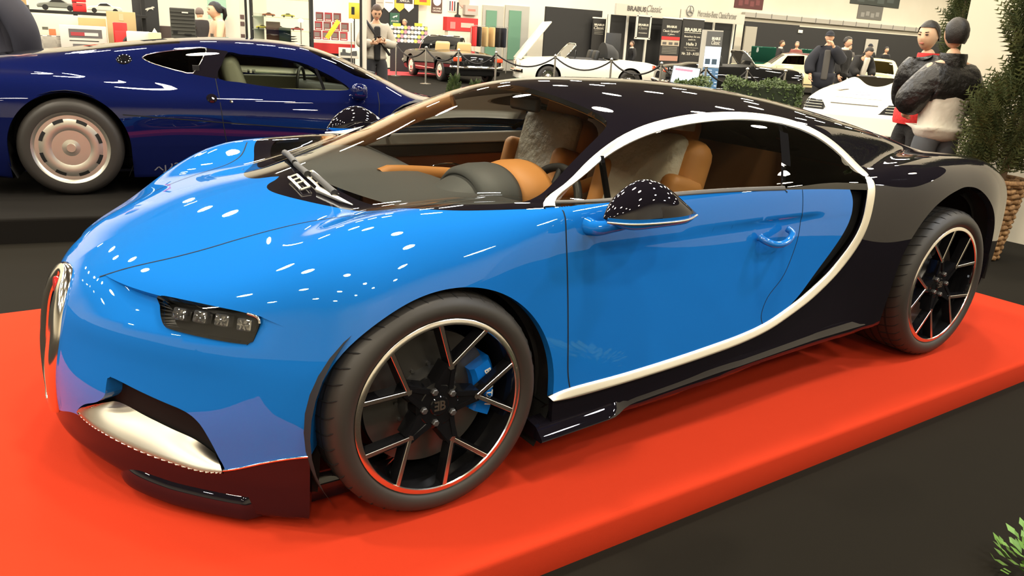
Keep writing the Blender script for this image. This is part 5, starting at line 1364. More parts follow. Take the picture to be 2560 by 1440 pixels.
# seated man in stripes behind the badge table
p = at_xy(1014, 60, 29.5)
person('balding man in brown and cream striped jumper behind the badge table', p, heading(cam_dir(*p[:2])-50), dict(head=(0, .05, 1.64), elL=(-.24, .05, 1.16), wrL=(-.08, .24, 1.14), elR=(.24, .05, 1.16), wrR=(.08, .24, 1.12)),
    [('jumper', 'top', stripe, dict(grow=.03, hem=.90)), ('trousers', 'trousers', cl_darkjeans, None)], (hair_grey, 'bald'), pitch=-.25, face=False)
# the far visitors on the right
def visitor(label, px, depth, face, cl, hair, head_h=1.0, **k):
    p = at_xy(px, 130, depth)
    person(label, p, heading(cam_dir(*p[:2])+face), k.pop('J', {}), cl, hair, scale=head_h, face=k.pop('face', False), **k)
visitor('bearded man in dark baseball cap and long black coat holding a phone to his face', 2068, 16.8, 5, [('coat', 'top', cl_navy, dict(grow=.07, hem=.62, hemr=(.26, .20))), ('trousers', 'trousers', cl_black, None), ('scarf', 'mesh', mat('grey_shirt', (.07, .065, .06), rough=.9), dict(fn=lambda nm, m, t, D: MB().rbox((0, .16, 1.13), (.12, .08, .56), .03, 3).build(nm, m, t, smooth=50))), ('shoes', 'shoes', cl_black, None)], (cl_navy, 'cap'), 1.07,
        J=dict(elL=(-.30, .10, 1.20), wrL=(-.06, .26, 1.50), elR=(.30, .06, 1.15), wrR=(.26, .15, .92)))
visitor('man in dark suit and white collar standing behind the man in the cap', 2112, 19.0, 60, [('jacket', 'top', cl_black, dict(grow=.04, hem=.78)), ('collar', 'band', cl_white, dict(c=(0, .0, 1.49), r=(.082, .08), h=.06)), ('trousers', 'trousers', cl_black, None), ('shoes', 'shoes', cl_black, None)], (hair_black, 'short'), 1.04)
visitor('man in open dark jacket and pale shirt bending forward beside the white racing car', 2150, 18.6, 35, [('jacket', 'top', cl_black, dict(grow=.055, hem=.84)), ('shirt', 'mesh', cl_white, dict(fn=lambda nm, m, t, D: MB().rbox((0, .26, 1.12), (.12, .09, .56), .03, 3, rot=(-.25, 0, 0)).build(nm, m, t, smooth=50))), ('trousers', 'trousers', cl_black, None), ('shoes', 'shoes', cl_black, None)], (hair_black, 'short'), 1.0,
        J=dict(spi=(0, .06, 1.13), che=(0, .16, 1.28), nec=(0, .25, 1.39), hd=(0, .30, 1.45), shL=(-.17, .18, 1.36), shR=(.17, .18, 1.36), elL=(-.24, .2, 1.12), wrL=(-.18, .34, .98), elR=(.24, .2, 1.12), wrR=(.18, .34, .98), head=(0, .34, 1.51)), pitch=-.5)
visitor('dark haired man in suit talking behind the cream saloon', 1950, 30.0, 75, [('jacket', 'top', cl_black, dict(grow=.04, hem=.8)), ('collar', 'band', cl_white, dict(c=(0, .0, 1.49), r=(.08, .08), h=.07)), ('trousers', 'trousers', cl_black, None)], (hair_brown, 'short'), 1.0)
visitor('grey haired man in reddish top behind the cream saloon', 1990, 30.5, 0, [('jumper', 'top', mat('dull_red_cloth', (.22, .07, .06), rough=.9), dict(grow=.03, hem=.85)), ('trousers', 'trousers', cl_black, None)], (hair_grey, 'short'), 1.0)
visitor('man in dark suit seated by the black panels, facing the white convertible', 1580, 28.0, -60, [('jacket', 'top', cl_black, dict(grow=.04, hem=.80)), ('collar', 'band', cl_white, dict(c=(0, .03, 1.48), r=(.08, .08), h=.07)), ('trousers', 'trousers', cl_black, None)], (hair_brown, 'short'), .82)
visitor('distant visitor in grey jacket by the dark wall, left of the pair', 2122, 31, 10, [('jacket', 'top', mat('grey_jacket_cloth', (.10, .09, .08), rough=.9), dict(grow=.04, hem=.8)), ('trousers', 'trousers', cl_black, None)], (hair_grey, 'short'), 1.0)
visitor('distant visitor in dark cap and coat before the white poster', 2173, 31, 20, [('jacket', 'top', cl_black, dict(grow=.05, hem=.75)), ('trousers', 'trousers', cl_black, None)], (cl_navy, 'cap'), 1.04)
visitor('distant dark haired visitor in black at the right end of the dark wall', 2214, 32, 40, [('jacket', 'top', cl_black, dict(grow=.04, hem=.8)), ('trousers', 'trousers', cl_black, None)], (hair_black, 'short'), 1.0)
# dark figure at the left edge of the stall
p = at_xy(10, 60, 7.6)
person('person in dark blue-black coat standing at the left edge beside the model stall', p, heading(20), dict(elL=(-.28, .04, 1.15), elR=(.28, .04, 1.15)), [('coat', 'top', mat('blue_black_cloth', (.018, .018, .028), rough=.85), dict(grow=.08, hem=.66, hemr=(.26, .20))), ('trousers', 'trousers', cl_black, None), ('shoes', 'shoes', cl_black, None)], (hair_black, 'short'), scale=1.08)
# ------------------------------------------------------------------ stands and things further back in the hall
def face_rz(p): return math.atan2(p[1]-CAM_POS[1], p[0]-CAM_POS[0])-PI/2      # turns local -y towards the photographer
def on_y(px, py, y):
    d = (_r*(px-1280)/FPX+_d*(py-720)/FPX+_f); s = (y-CAM_POS[1])/d[1]; return np.array(CAM_POS)+d*s
COLS = {}
def flat(col, rough=.6, **k):
    key = 'paint_%02d%02d%02d_%d' % (int(col[0]*99), int(col[1]*99), int(col[2]*99), int(rough*10))
    return mat(key, col, rough=rough, **k)
red_ = flat((.62, .03, .03)); white_ = flat((.78, .74, .64)); tan_ = flat((.50, .34, .15), .8); black_ = flat((.015, .015, .015), .5); grey_ = flat((.25, .24, .22), .6); yellow_ = flat((.85, .72, .05)); blue_ = flat((.05, .07, .30)); green_ = flat((.03, .10, .06)); cream_ = flat((.72, .62, .38), .5); steel = mat('brushed_steel', (.62, .60, .56), rough=.25, metal=1.0)
def card(name, label, cat, box, depth, thick, m, group=None, bottom=None, yaw=0.0, r=.006, build=True):
    """upright box filling a rectangle of the view at a given distance; bottom = height its foot stands at"""
    x0, y0, x1, y1 = box; c = at((x0+x1)/2, (y0+y1)/2, depth); k = depth/FPX
    w, h = (x1-x0)*k, (y1-y0)*k; top = c[2]+h/2; z0 = c[2]-h/2 if bottom is None else bottom
    t = thing(name, label, cat, (float(c[0]), float(c[1]), float(z0)), face_rz(c)+yaw, group)
    hh = top-z0
    b = MB(); b.rbox((0, thick/2, hh/2), (w, thick, hh), r, 2); o = b.build('body', m, t, smooth=35)
    return t, w, hh
def front_patch(t, name, cx, cz, w, h, m, y=-.001, th=.002): 
    b = MB(); b.box((cx, y-th/2, cz), (w, th, h)); return b.build(name, m, t)
def cat_emblem(t, cx, cz, s, m, y=-.004):
    pts = [(-1, -.25), (-.6, .05), (-.2, .22), (.25, .30), (.55, .50), (.85, .48), (1, .30), (.80, .22), (.62, .10), (.75, -.15), (.55, -.10), (.40, .02), (.0, -.05), (-.35, -.35), (-.50, -.55), (-.42, -.25), (-.7, -.2)]
    b = MB(); b.prism([(cx+a*s, cz+q*s) for a, q in pts], y, y-.003, 'xz'); return b.build('emblem', m, t)
def model_car(label, px, py, length, depth, m, group, z=None, yaw=0.0):
    c = at(px, py, depth); z = float(c[2]) if z is None else z
    t = thing('model_car', label, 'model car', (float(c[0]), float(c[1]), z), face_rz(c)+yaw, group); L = length
    prof = [(-.5, .07), (-.5, .15), (-.44, .19), (-.22, .215), (-.12, .30), (.08, .315), (.24, .22), (.46, .20), (.5, .15), (.5, .07)]
    b = MB(); b.prism([(x*L, z_*L) for x, z_ in prof], -.19*L, .19*L, 'xz'); b.build('body', m, t, bevel=.03*L)
    b = MB(); b.prism([(x*L, z_*L) for x, z_ in ((-.19, .22), (-.11, .285), (.07, .30), (.19, .225))], -.195*L, .195*L, 'xz'); b.build('window', black_, t)
    for x in (-.30, .30):
        for y in (-.17, .17):
            b = MB(); b.lathe([(.001, -.025*L), (.075*L, -.025*L), (.075*L, .025*L), (.001, .025*L)], 14, c=(x*L, y*L, .075*L), axis='y'); b.build('wheel', black_, t, smooth=40)
    return t
def letter_fit(body, m, parent, loc, width, height, shear=0.0, bold=0.0, depth=.004):
    me = text_mesh(body, 1.0, 1.0, 1.0, 'CENTER', shear, bold); xs = [v.co.x for v in me.vertices]; ys = [v.co.y for v in me.vertices]
    for v in me.vertices: v.co.x = (v.co.x-(max(xs)+min(xs))/2)*width/(max(xs)-min(xs)); v.co.y = (v.co.y-(max(ys)+min(ys))/2)*height/(max(ys)-min(ys)); v.co.z *= depth
    o = link('lettering', me, m, parent); o.location = loc; o.rotation_euler = (PI/2, 0, 0); return o
# --- stall with boxed models, far left
DST = 9.4
def box_on(name, label, cat, box, m, bottom, depth=DST, thick=.22, group=None, yaw=0.0): return card(name, label, cat, box, depth, thick, m, group, bottom, yaw)
c = at(240, 60, DST+.30); rzs = face_rz(c)
ct = thing('sales_counter', 'long dark sales counter of the model stall under the boxed toys', 'counter', (float(c[0]), float(c[1]), 0), rzs)
b = MB(); b.rbox((0, 0, .93), (1.50, .9, .04), .008, 2); b.build('top', flat((.06, .04, .03), .5), ct)
b = MB(); b.box((0, .02, .455), (1.44, .8, .91)); b.build('body', black_, ct)
sh = thing('shelf_rack', 'black shelf rack holding grey model racing cars above the boxed toys', 'shelf', (float(c[0])+.08, float(c[1])+.75, 0), rzs)
for z_, nm in ((1.43, 'shelf'), (1.0, 'shelf')):
    b = MB(); b.box((-.10, 0, z_), (1.45, .42, .035)); b.build('shelf', black_, sh)
for xx in (-.80, -.2, .60):
    b = MB(); b.box((xx, .12, 1.0), (.05, .05, 2.0)); b.build('upright', black_, sh)
for sx in (-1, 1): pass
t, w, h = box_on('roller_banner', 'tall black roller display panel at the left of the model stall', 'panel', (28, 14, 76, 128), flat((.03, .03, .028), .6), 0, DST-.1, .06); front_patch(t, 'white_mark', .05, h-.28, .03, .06, white_)
t, w, h = box_on('cardboard_box', 'tan cardboard box on top of the black roller panel', 'box', (18, -14, 62, 15), tan_, None, DST, .2)
for (lab, px, L, m_) in (('long grey and black model racing car on the left of the shelf', 145, .46, flat((.20, .21, .18), .3)), ('white and grey model racing car on the right of the shelf', 262, .40, flat((.62, .62, .55), .3))):
    model_car(lab, px, 25, L, DST+.85, m_, 'large model cars on the shelf', 1.4475)
for i, (bx, lab) in enumerate(((( 184, 8, 214, 30), 'red tool case on the shelf beside the grey model car'), ((180, -22, 212, 7), 'upper red tool case stacked above the other on the shelf'))):
    t, w, h = card('tool_case', lab, 'case', bx, DST+.85, .16, red_, 'red cases on the shelf', 1.4475 if i == 0 else 1.4475+.118)
    b = MB(); b.tube([(-.03, -.004, h*.75), (-.03, -.02, h*.75), (.03, -.02, h*.75), (.03, -.004, h*.75)], .004, 5); b.build('handle', black_, t)
t, w, h = box_on('boxed_model_kit', 'large white boxed model kit with orange and blue picture panels', 'box', (94, 39, 203, 125), flat((.66, .60, .50), .5), .95, DST, .10)
for (cx, cz, pw, ph, m_) in ((-.14, .30, .06, .03, flat((.12, .12, .09))), (-.07, .25, .07, .09, flat((.55, .18, .07))), (.03, .24, .04, .17, blue_), (.10, .26, .06, .06, flat((.5, .2, .08))), (.19, .27, .035, .10, blue_), (-.09, .16, .12, .04, flat((.06, .06, .05))), (-.19, .12, .04, .03, red_)): front_patch(t, 'picture', cx, cz, pw, ph, m_)
chk = bpy.data.materials.new('checker_pattern'); chk.use_nodes = True; _n = chk.node_tree; _t = _n.nodes.new('ShaderNodeTexCoord'); _k = _n.nodes.new('ShaderNodeTexChecker'); _k.inputs['Scale'].default_value = 22; _k.inputs[1].default_value = (.02, .02, .02, 1); _k.inputs[2].default_value = (.75, .70, .6, 1)
_n.links.new(_t.outputs['Object'], _k.inputs['Vector']); _n.links.new(_k.outputs[0], _n.nodes['Principled BSDF'].inputs['Base Color'])
t, w, h = box_on('toy_box', 'black and white chequered toy box with a red car on it', 'box', (90, 90, 172, 126), chk, .95, DST-.14, .12); front_patch(t, 'picture', .07, h*.30, .12, .05, flat((.45, .09, .05)))
t, w, h = box_on('boxed_model_car', 'white window box with a red and white racing car inside', 'box', (158, 66, 262, 124), flat((.72, .67, .60), .4), .95, DST-.16, .14)
front_patch(t, 'window', .02, h*.76, .34, .095, flat((.16, .15, .15), .2)); front_patch(t, 'picture', -.06, h*.74, .14, .04, flat((.45, .06, .07)), y=-.004); front_patch(t, 'picture', .08, h*.74, .14, .035, flat((.75, .7, .66)), y=-.004); front_patch(t, 'window', .03, h*.30, .30, .09, flat((.16, .15, .15), .2)); front_patch(t, 'text_strip', .0, h*.53, .30, .008, black_)
t, w, h = box_on('cardboard_sheet', 'plain tan cardboard sheet leaning behind the white window box', 'sheet', (200, 46, 262, 76), tan_, .95, DST+.04, .02)
t, w, h = card('cardboard_box', 'pale cardboard box on the counter behind the red tins', 'box', (270, 30, 336, 63), DST+.35, .3, flat((.48, .36, .18), .8), None, .95); front_patch(t, 'tape', 0, h*.88, .05, .08, flat((.6, .5, .3)))
for (bx, bt, lab) in (((284, 57, 316, 77), 1.09, 'small red tin stacked on another red tin'), ((289, 78, 319, 103), .95, 'lower small red tin on the counter')):
    t, w, h = card('tin', lab, 'tin', bx, DST-.05, .12, red_, 'red tins on the counter', bt); front_patch(t, 'label_strip', .02, h*.45, .05, .01, white_)
b = MB(); b.lathe([(.10, -.04), (.13, -.04), (.15, -.02), (.15, .02), (.13, .04), (.10, .04)], 24, axis='y', caps=False); o = b.build('rubber_ring', tyre_mat, smooth=40); cc = at(335, 68, DST); o.location = (cc[0], cc[1], 1.10); o.rotation_euler = (0, 0, rzs); tag(o, 'black toy tyre lying on the counter right of the red tins', 'tyre')
o.location[2] = .95+.15
t, w, h = box_on('paper_box', 'flat white box on the counter right of the red tins', 'box', (319, 80, 373, 100), white_, .95, DST-.08, .25)
t, w, h = box_on('gift_box', 'small pale gold box with a folded top on the counter', 'box', (373, 82, 402, 98), cream_, .95, DST-.06, .12)
b = MB(); b.add([(-.03, 0, h), (.03, 0, h), (0, .06, h+.05), (0, .02, h)], [(0, 1, 2), (0, 1, 3)]); b.build('bow', cream_, t)
t, w, h = card('banner', 'tall black banner with a silver leaping cat emblem', 'banner', (332, -60, 392, 72), DST+1.5, .04, flat((.02, .02, .02), .5), None, 0); cat_emblem(t, .05, h-.44, .07, flat((.6, .58, .5), .4))
t, w, h = card('cabinet', 'dark brown low cabinet beside the folding crates', 'cabinet', (385, 66, 432, 100), DST+1.8, .4, flat((.045, .025, .018), .5), None, 0)
c = at(457, 55, DST+.25); cr = thing('folding_crate', 'tall stack of black slatted folding crates between the counter and the woman', 'crate', (float(c[0]), float(c[1]), 0), face_rz(c))
b = MB(); b.rbox((0, .18, .78), (.28, .36, 1.56), .01, 2); b.build('body', flat((.05, .05, .042), .6), cr)
for k in range(15):
    b = MB(); b.box((0, -.004, .93+.042*k), (.27, .012, .012)); b.build('rib', flat((.07, .07, .06), .6), cr)
front_patch(cr, 'label_strip', .03, 1.51, .07, .015, white_, y=-.01); front_patch(cr, 'grip', -.09, 1.28, .05, .03, dark, y=-.012); front_patch(cr, 'grip', .05, 1.26, .08, .018, dark, y=-.012)
b = MB(); b.add([(-.05, 0, 0), (.05, 0, 0), (.05, .05, .22), (.0, .03, .22)], [(0, 1, 2, 3)]); o = b.build('paper_sheet', white_); md = o.modifiers.new('t', 'SOLIDIFY'); md.thickness = .004; cc = at(382, 84, DST+.05); o.location = (cc[0], cc[1], .949); o.rotation_euler = (0, 0, rzs); tag(o, 'white sheet of paper leaning against the folding crates', 'paper')
# --- white partition wall with mint windows behind the woman
pw = on_y(500, 20, 11.6)
slab('wall_stall', (float(at(500, 40, 13.2)[0])-.6, float(at(500, 40, 13.2)[1])+.35, 1.5), (3.6, .08, 3.0), wall_white, rot=(0, 0, -.02))
mint = mat('mint_window', (.36, .56, .42), rough=.3)
for i, (bx) in enumerate(((418, -40, 444, 40), (521, -40, 562, 46))):
    k = 13.2/FPX; cc = at((bx[0]+bx[2])/2, (bx[1]+bx[3])/2, 13.2); b = MB(); b.box((cc[0], cc[1]-.0, cc[2]), ((bx[2]-bx[0])*k*1.1, .03, (bx[3]-bx[1])*k), rot=(0, 0, -.02)); o = b.build('window_%d' % (i+1), mint); tag(o, kind='structure')
# --- glass showcase and red table
DV = 12.0
def up(px0, py1, px1, depth, name, label, cat, m, z0, z1, thick=.03, group=None):
    a, b_ = at(px0, py1, depth), at(px1, py1, depth); c_ = (a+b_)/2; w_ = float(np.linalg.norm((b_-a)[:2]))
    t = thing(name, label, cat, (float(c_[0]), float(c_[1]), z0), face_rz(c_), group); b = MB(); b.box((0, 0, (z1-z0)/2), (w_, thick, z1-z0)); b.build('body', m, t); return t, w_
c = at(704, 50, DV); vt = thing('glass_showcase', 'glass showcase with black posts and small model cars on its shelf', 'showcase', (float(c[0]), float(c[1]), 0), face_rz(c))
W = (778-632)*DV/FPX
for sx in (-1, 1):
    for dy in (0, .5):
        b = MB(); b.box((sx*W/2, dy, 1.1), (.035 if sx < 0 else .05, .035, 2.2)); b.build('post', black_, vt)
for z_ in (.72, 1.06, 1.335, 1.52, 1.78):
    b = MB(); b.box((0, .25, z_), (W-.03, .48, .012)); b.build('shelf', glass_mat('shelf_glass', (.80, .86, .80)), vt)
b = MB(); b.box((0, .25, .35), (W, .5, .7)); b.build('plinth', grey_, vt)
for sx in (-1, 1): pass
b = MB(); b.box((0, -.02, 1.45), (W-.04, .004, 1.46)); b.build('pane', glass_mat('case_glass', (.94, .96, .93)), vt)
mc = 'small model cars in the showcase'
for (lab, px, L, col, z_) in (('yellow model car at the left of the showcase shelf', 655, .19, (.75, .62, .05), 1.342), ('silver model car in the middle of the showcase shelf', 699, .19, (.6, .6, .58), 1.342), ('red model car at the right of the showcase shelf', 742, .19, (.55, .05, .05), 1.342),
        ('red and yellow model car at the left of the upper showcase shelf', 672, .19, (.5, .12, .04), 1.527), ('yellow model car at the right of the upper showcase shelf', 720, .2, (.8, .68, .12), 1.527)):
    model_car(lab, px, 40, L, DV+.22, flat(col, .3), mc, z_)
for (nm, lab, cat_, bx, m_, bt) in (('display_box', 'upright white box at the left inside the showcase', 'box', (634, 32, 659, 62), white_, 1.068), ('display_box', 'brown boxed models stacked low in the showcase', 'box', (666, 55, 700, 84), flat((.16, .07, .05)), 1.068), ('display_box', 'black and green box with a small cat emblem low in the showcase', 'box', (698, 70, 727, 88), flat((.05, .07, .05)), 1.068)):
    card(nm, lab, cat_, bx, DV+.2, .15, m_, 'boxes in the showcase', bt)
b = MB()
for k in range(6): b.lathe([(.02, .0), (.10-.008*k, .012), (.105-.008*k, .018), (.02, .02)], 20, c=(0, 0, .035*k))
o = b.build('plate_stack', steel, smooth=40); cc = at(730, 60, DV+.22); o.location = (cc[0], cc[1], 1.068); tag(o, 'stack of shiny silver dishes at the right inside the showcase', 'dishes')
for (px, py) in ((752, 52), (878, 52)):
    cc = at(px, py, DV-.1); t = thing('spot_lamp', 'bright small spot lamp %s' % ('at the right post of the showcase' if px < 800 else 'at the right end of the red table'), 'lamp', (float(cc[0]), float(cc[1]), 0), 0, 'spot lamps of the model stand')
    b = MB(); b.tube([(0, 0, 0), (0, 0, cc[2]-.02)], .008, 6); b.build('stand', steel, t); b = MB(); b.lathe([(.001, -.02), (.03, -.015), (.035, .02), (.001, .03)], 16, c=(0, 0, cc[2])); b.build('bulb', mat('lamp_glow', (1, .95, .85), emit=(1, .95, .85, 60)), t, smooth=60)
t, w_ = up(600, 60, 612, DV+.2, 'picture_rack', 'slim white picture rack left of the showcase', 'rack', white_, 0, 2.1)
for z_ in (1.12, 1.22, 1.4, 1.5): front_patch(t, 'picture', 0, z_, w_*.8, .06, flat((.15, .09, .08)), y=-.02)
t, w_ = up(613, 60, 619, DV, 'post', 'thin black post left of the showcase', 'post', black_, 0, 2.2)
DR = 13.0
c = at(832, 70, DR); tb = thing('sales_table', 'white topped table with a red front cloth beside the showcase', 'table', (float(c[0]), float(c[1]), 0), face_rz(c)); W = (884-778)*DR/FPX
b = MB(); b.box((0, .3, 1.19), (W, .6, .05)); b.build('top', white_, tb); b = MB(); b.box((0, -.005, 1.09), (W, .012, .155)); b.build('front_cloth', red_, tb); b = MB(); b.box((0, .3, .58), (W*.96, .5, 1.16)); b.build('grey_cloth', flat((.10, .10, .10), .9), tb)
for i in range(3):
    for j in range(4):
        if (i, j) in ((2, 3),): continue
        px = 793+22*j+3*i; zb = 1.2155+.145*i; cc = at(px, 40, DR+.25)
        t = thing('boxed_model', 'red boxed model, row %s of the red stack, %s' % (('bottom', 'middle', 'top')[i], ('at the left end', 'second from the left', 'third from the left', 'at the right end')[j]), 'box', (float(cc[0]), float(cc[1]), zb), face_rz(cc), 'red boxed models on the table')
        b = MB(); b.rbox((0, .05, .07), (.125, .10, .138), .004, 1); b.build('body', flat((.36, .04, .05), .4) if (i+j) % 2 else flat((.22, .05, .05), .4), t); front_patch(t, 'window', -.01, .075, .085, .07, flat((.20, .16, .15), .2)); front_patch(t, 'label_strip', 0, .02, .09, .012, white_)
t, w, h = card('price_sign', 'tilted yellow price sign on the red table', 'sign', (811, 46, 822, 66), DR-.02, .01, yellow_, None, 1.2155)
t.rotation_euler = (0, .6, t.rotation_euler[2]); t.location[2] = 1.2155+.03
t, w, h = card('picture_card', 'white picture card with a dark vintage car leaning before the red table', 'picture', (847, 120, 897, 145), DR-.25, .012, white_, None, None)
b = MB(); b.prism([(x*.13, z_*.13+h*.45) for x, z_ in ((-1, -.25), (-1, .1), (-.8, .12), (-.75, .5), (-.4, .5), (-.35, .12), (.1, .05), (.5, .3), (.95, .35), (1, -.1), (.95, -.25))], -.004, -.001, 'xz'); b.build('picture', flat((.08, .08, .08)), t)
b = MB(); b.box((0, .03, .05-t.location[2]/2), (.03, .03, t.location[2]+.1)); b.build('stand', black_, t)
t, w, h = card('shield_sign', 'yellow shield sign hanging at the right of the red stack', 'sign', (872, 8, 899, 46), DR+.1, .02, flat((.75, .52, .05), .5), None, None); front_patch(t, 'picture', -.02, h*.5, .05, .12, black_); b = MB(); b.box((0, .03, -t.location[2]/2+.05), (.02, .02, t.location[2]+.1)); b.build('stand', black_, t)
t, w_ = up(899, 60, 906, DR-.2, 'post', 'black post beside the white pole', 'post', black_, 0, 2.4)
cc = at(911, 80, DR-.3); b = MB(); b.tube([(0, 0, 0), (0, 0, 2.6)], .035, 12); o = b.build('pole', flat((.62, .58, .5), .4), smooth=60); o.location = (cc[0], cc[1], 0); tag(o, 'pale round pole standing left of the man with the phone', 'pole')
# --- badge stand and signs at the back
YB = 24.2
def wall_sign(name, label, cat, box, m, y=25.36, th=.03, group=None):
    a = on_y((box[0]+box[2])/2, (box[1]+box[3])/2, y); k = float(np.dot(a-np.array(CAM_POS), _f))/FPX
    w, h = (box[2]-box[0])*k/ max(.25, abs(math.cos(face_rz(a)))), (box[3]-box[1])*k
    t = thing(name, label, cat, (float(a[0]), float(a[1]), float(a[2]-h/2)), 0, group); b = MB(); b.box((0, 0, h/2), (w, th, h)); b.build('board', m, t); return t, w, h
t, w, h = wall_sign('banner_wall', 'black cloth wall hung with pennants behind the badge stand', 'panel', (930, -30, 1046, 66), black_, 25.2, .05)
for (bx, col, lab) in (((942, 0, 961, 17), (.45, .42, .36), 'grey'), ((962, 0, 987, 24), (.75, .72, .64), 'first white'), ((989, 0, 1012, 25), (.62, .45, .06), 'gold'), ((1012, 0, 1036, 25), (.75, .72, .62), 'second white')):
    a = on_y((bx[0]+bx[2])/2, 8, 25.1); k = float(np.dot(a-np.array(CAM_POS), _f))/FPX; w_ = (bx[2]-bx[0])*k*.5*1.15; h_ = 26*k
    t = thing('pennant', '%s pennant with a pointed lower end on the black cloth wall' % lab, 'pennant', (float(a[0]), 25.165, float(a[2])), 0, 'pennants on the black cloth wall')
    b = MB(); b.prism([(-w_, h_*.6), (-w_, -.15), (0, -.15-w_*.8), (w_, -.15), (w_, h_*.6)], -.01, .01, 'xz'); b.build('cloth', flat(col), t); front_patch(t, 'stripe', 0, .02, w_*1.5, .03, flat((.3, .26, .2)), y=-.011)
t, w, h = wall_sign('sign', 'dark green square sign reading JAGUAR under the pennants', 'sign', (975, 33, 998, 62), green_, 25.16); letter_fit('JAGUAR', white_, t, (0, -.02, h*.32), w*.8, h*.14); cat_emblem(t, 0, h*.68, .11, white_, y=-.02)
t, w, h = wall_sign('sign', 'black sign with pale lettering above the pennants', 'sign', (991, -8, 1031, 8), flat((.05, .04, .04)), 25.16); letter_fit('APRILIA', white_, t, (0, -.02, h*.35), w*.6, h*.30)
t, w, h = wall_sign('sign', 'yellow sign with a red figure beside the black sign', 'sign', (1036, -12, 1076, 12), flat((.80, .45, .02)), 25.16); front_patch(t, 'picture', .02, h*.45, w*.45, h*.3, flat((.5, .08, .03)), y=-.017)
t, w, h = wall_sign('sign', 'brown sign with a white disc reading RICAMBI ORIGINALI', 'sign', (1079, -16, 1105, 31), flat((.10, .055, .04)), 25.385)
b = MB(); b.lathe([(.001, -.004), (w*.38, -.004), (w*.38, .004)], 28, c=(0, -.02, h*.60), axis='y'); b.build('disc', white_, t); letter_fit('RICAMBI', white_, t, (0, -.02, h*.23), w*.72, h*.09); letter_fit('ORIGINALI', white_, t, (0, -.02, h*.10), w*.82, h*.09)
t, w, h = wall_sign('plaque', 'tall plaque with dark and red vertical stripes', 'plaque', (1121, -10, 1140, 28), white_, 25.385)
for q, m_ in ((-.30, flat((.05, .05, .07))), (0, red_), (.30, flat((.05, .05, .07)))): front_patch(t, 'stripe', q*w, h*.35, w*.16, h*.6, m_, y=-.017)
t, w, h = wall_sign('round_sign', 'round pink enamel sign on the white wall', 'sign', (1148, -12, 1172, 20), white_, 25.395, .01)
b = MB(); b.lathe([(.001, -.02), (w*.55, -.02), (w*.55, 0)], 32, c=(0, -.01, h*.5), axis='y'); b.build('disc', flat((.62, .38, .30)), t)
a = on_y(1147, 30, 25.2)
b = MB(); b.tube([(0, 0, .35), (0, 0, -.30)], .035, 8); b.lathe([(.001, -.42), (.12, -.38), (.12, -.12), (.04, -.08)], 16); o = b.build('wall_lantern', black_, smooth=50); o.location = (a[0], 25.28, a[2]); tag(o, 'black lantern hanging on the white wall beside the round sign', 'lantern')
t, w, h = wall_sign('wall_unit', 'grey switch box unit on the white wall above the red display', 'box', (1160, 14, 1192, 37), flat((.42, .38, .33)), 25.3, .2); front_patch(t, 'label_strip', 0, h*.5, w*.6, .08, flat((.5, .2, .15)), y=-.1)
t, w, h = wall_sign('display_case', 'red display case with a white flame symbol behind the black convertible', 'display', (1113, 45, 1190, 77), red_, 24.4, .3); front_patch(t, 'symbol', -w*.32, h*.40, .22, .24, flat((.75, .2, .18)), y=-.16); front_patch(t, 'picture', w*.15, h*.45, w*.42, h*.35, flat((.55, .42, .34)), y=-.16)
t.location[2] -= 0; b = MB(); b.box((0, 0, -.5*t.location[2]), (w*.9, .25, t.location[2])); b.build('plinth', wall_cream, t)
# badge stand
a = on_y(1022, 100, 22.8); t = thing('badge_stand', 'sloping black board covered with rows of round enamel badges', 'display', (float(a[0]), 22.8, 0), face_rz(a)); k = float(np.dot(a-np.array(CAM_POS), _f))/FPX
Wb = 92*k; z1_, z0_ = float(on_y(1022, 64, 22.8)[2]), float(on_y(1022, 108, 22.8)[2])
b = MB(); b.add([(-Wb/2, 0, z0_), (Wb/2, 0, z0_), (Wb/2, .25, z1_), (-Wb/2, .25, z1_)], [(0, 1, 2, 3)]); b.add([(-Wb/2, .30, 0), (Wb/2, .30, 0), (Wb/2, .30, z1_), (-Wb/2, .30, z1_)], [(0, 1, 2, 3)]); b.add([(-Wb/2, 0, 0), (Wb/2, 0, 0), (Wb/2, 0, z0_), (-Wb/2, 0, z0_)], [(0, 1, 2, 3)]); b.build('board', black_, t)
bc = [(.75, .70, .60), (.72, .62, .12), (.6, .25, .3), (.70, .68, .62), (.5, .45, .40), (.75, .72, .66)]
for i in range(4):
    for j in range(11):
        u = (i+.5)/4; cx = (-.46+.92*j/10)*Wb; cz = z0_+(z1_-z0_)*u; b = MB(); b.lathe([(.001, -.012), (.058, -.012), (.062, 0)], 12, c=(cx, .25*u-.012, cz), axis='y'); b.build('badge', flat(bc[(i*5+j*7) % 6]), t)
for px in (992, 1046):
    a2 = on_y(px, 62, 22.9); o = MB().box((0, 0, 0), (.26, .02, .10)).build('price_sign', yellow_, None); o.location = (a2[0], a2[1], a2[2]); o.rotation_euler = (0, 0, face_rz(a2)); tag(o, 'bright yellow price sign at the %s top corner of the badge stand' % ('left' if px < 1000 else 'right'), 'sign', 'yellow price signs on the badge stand')
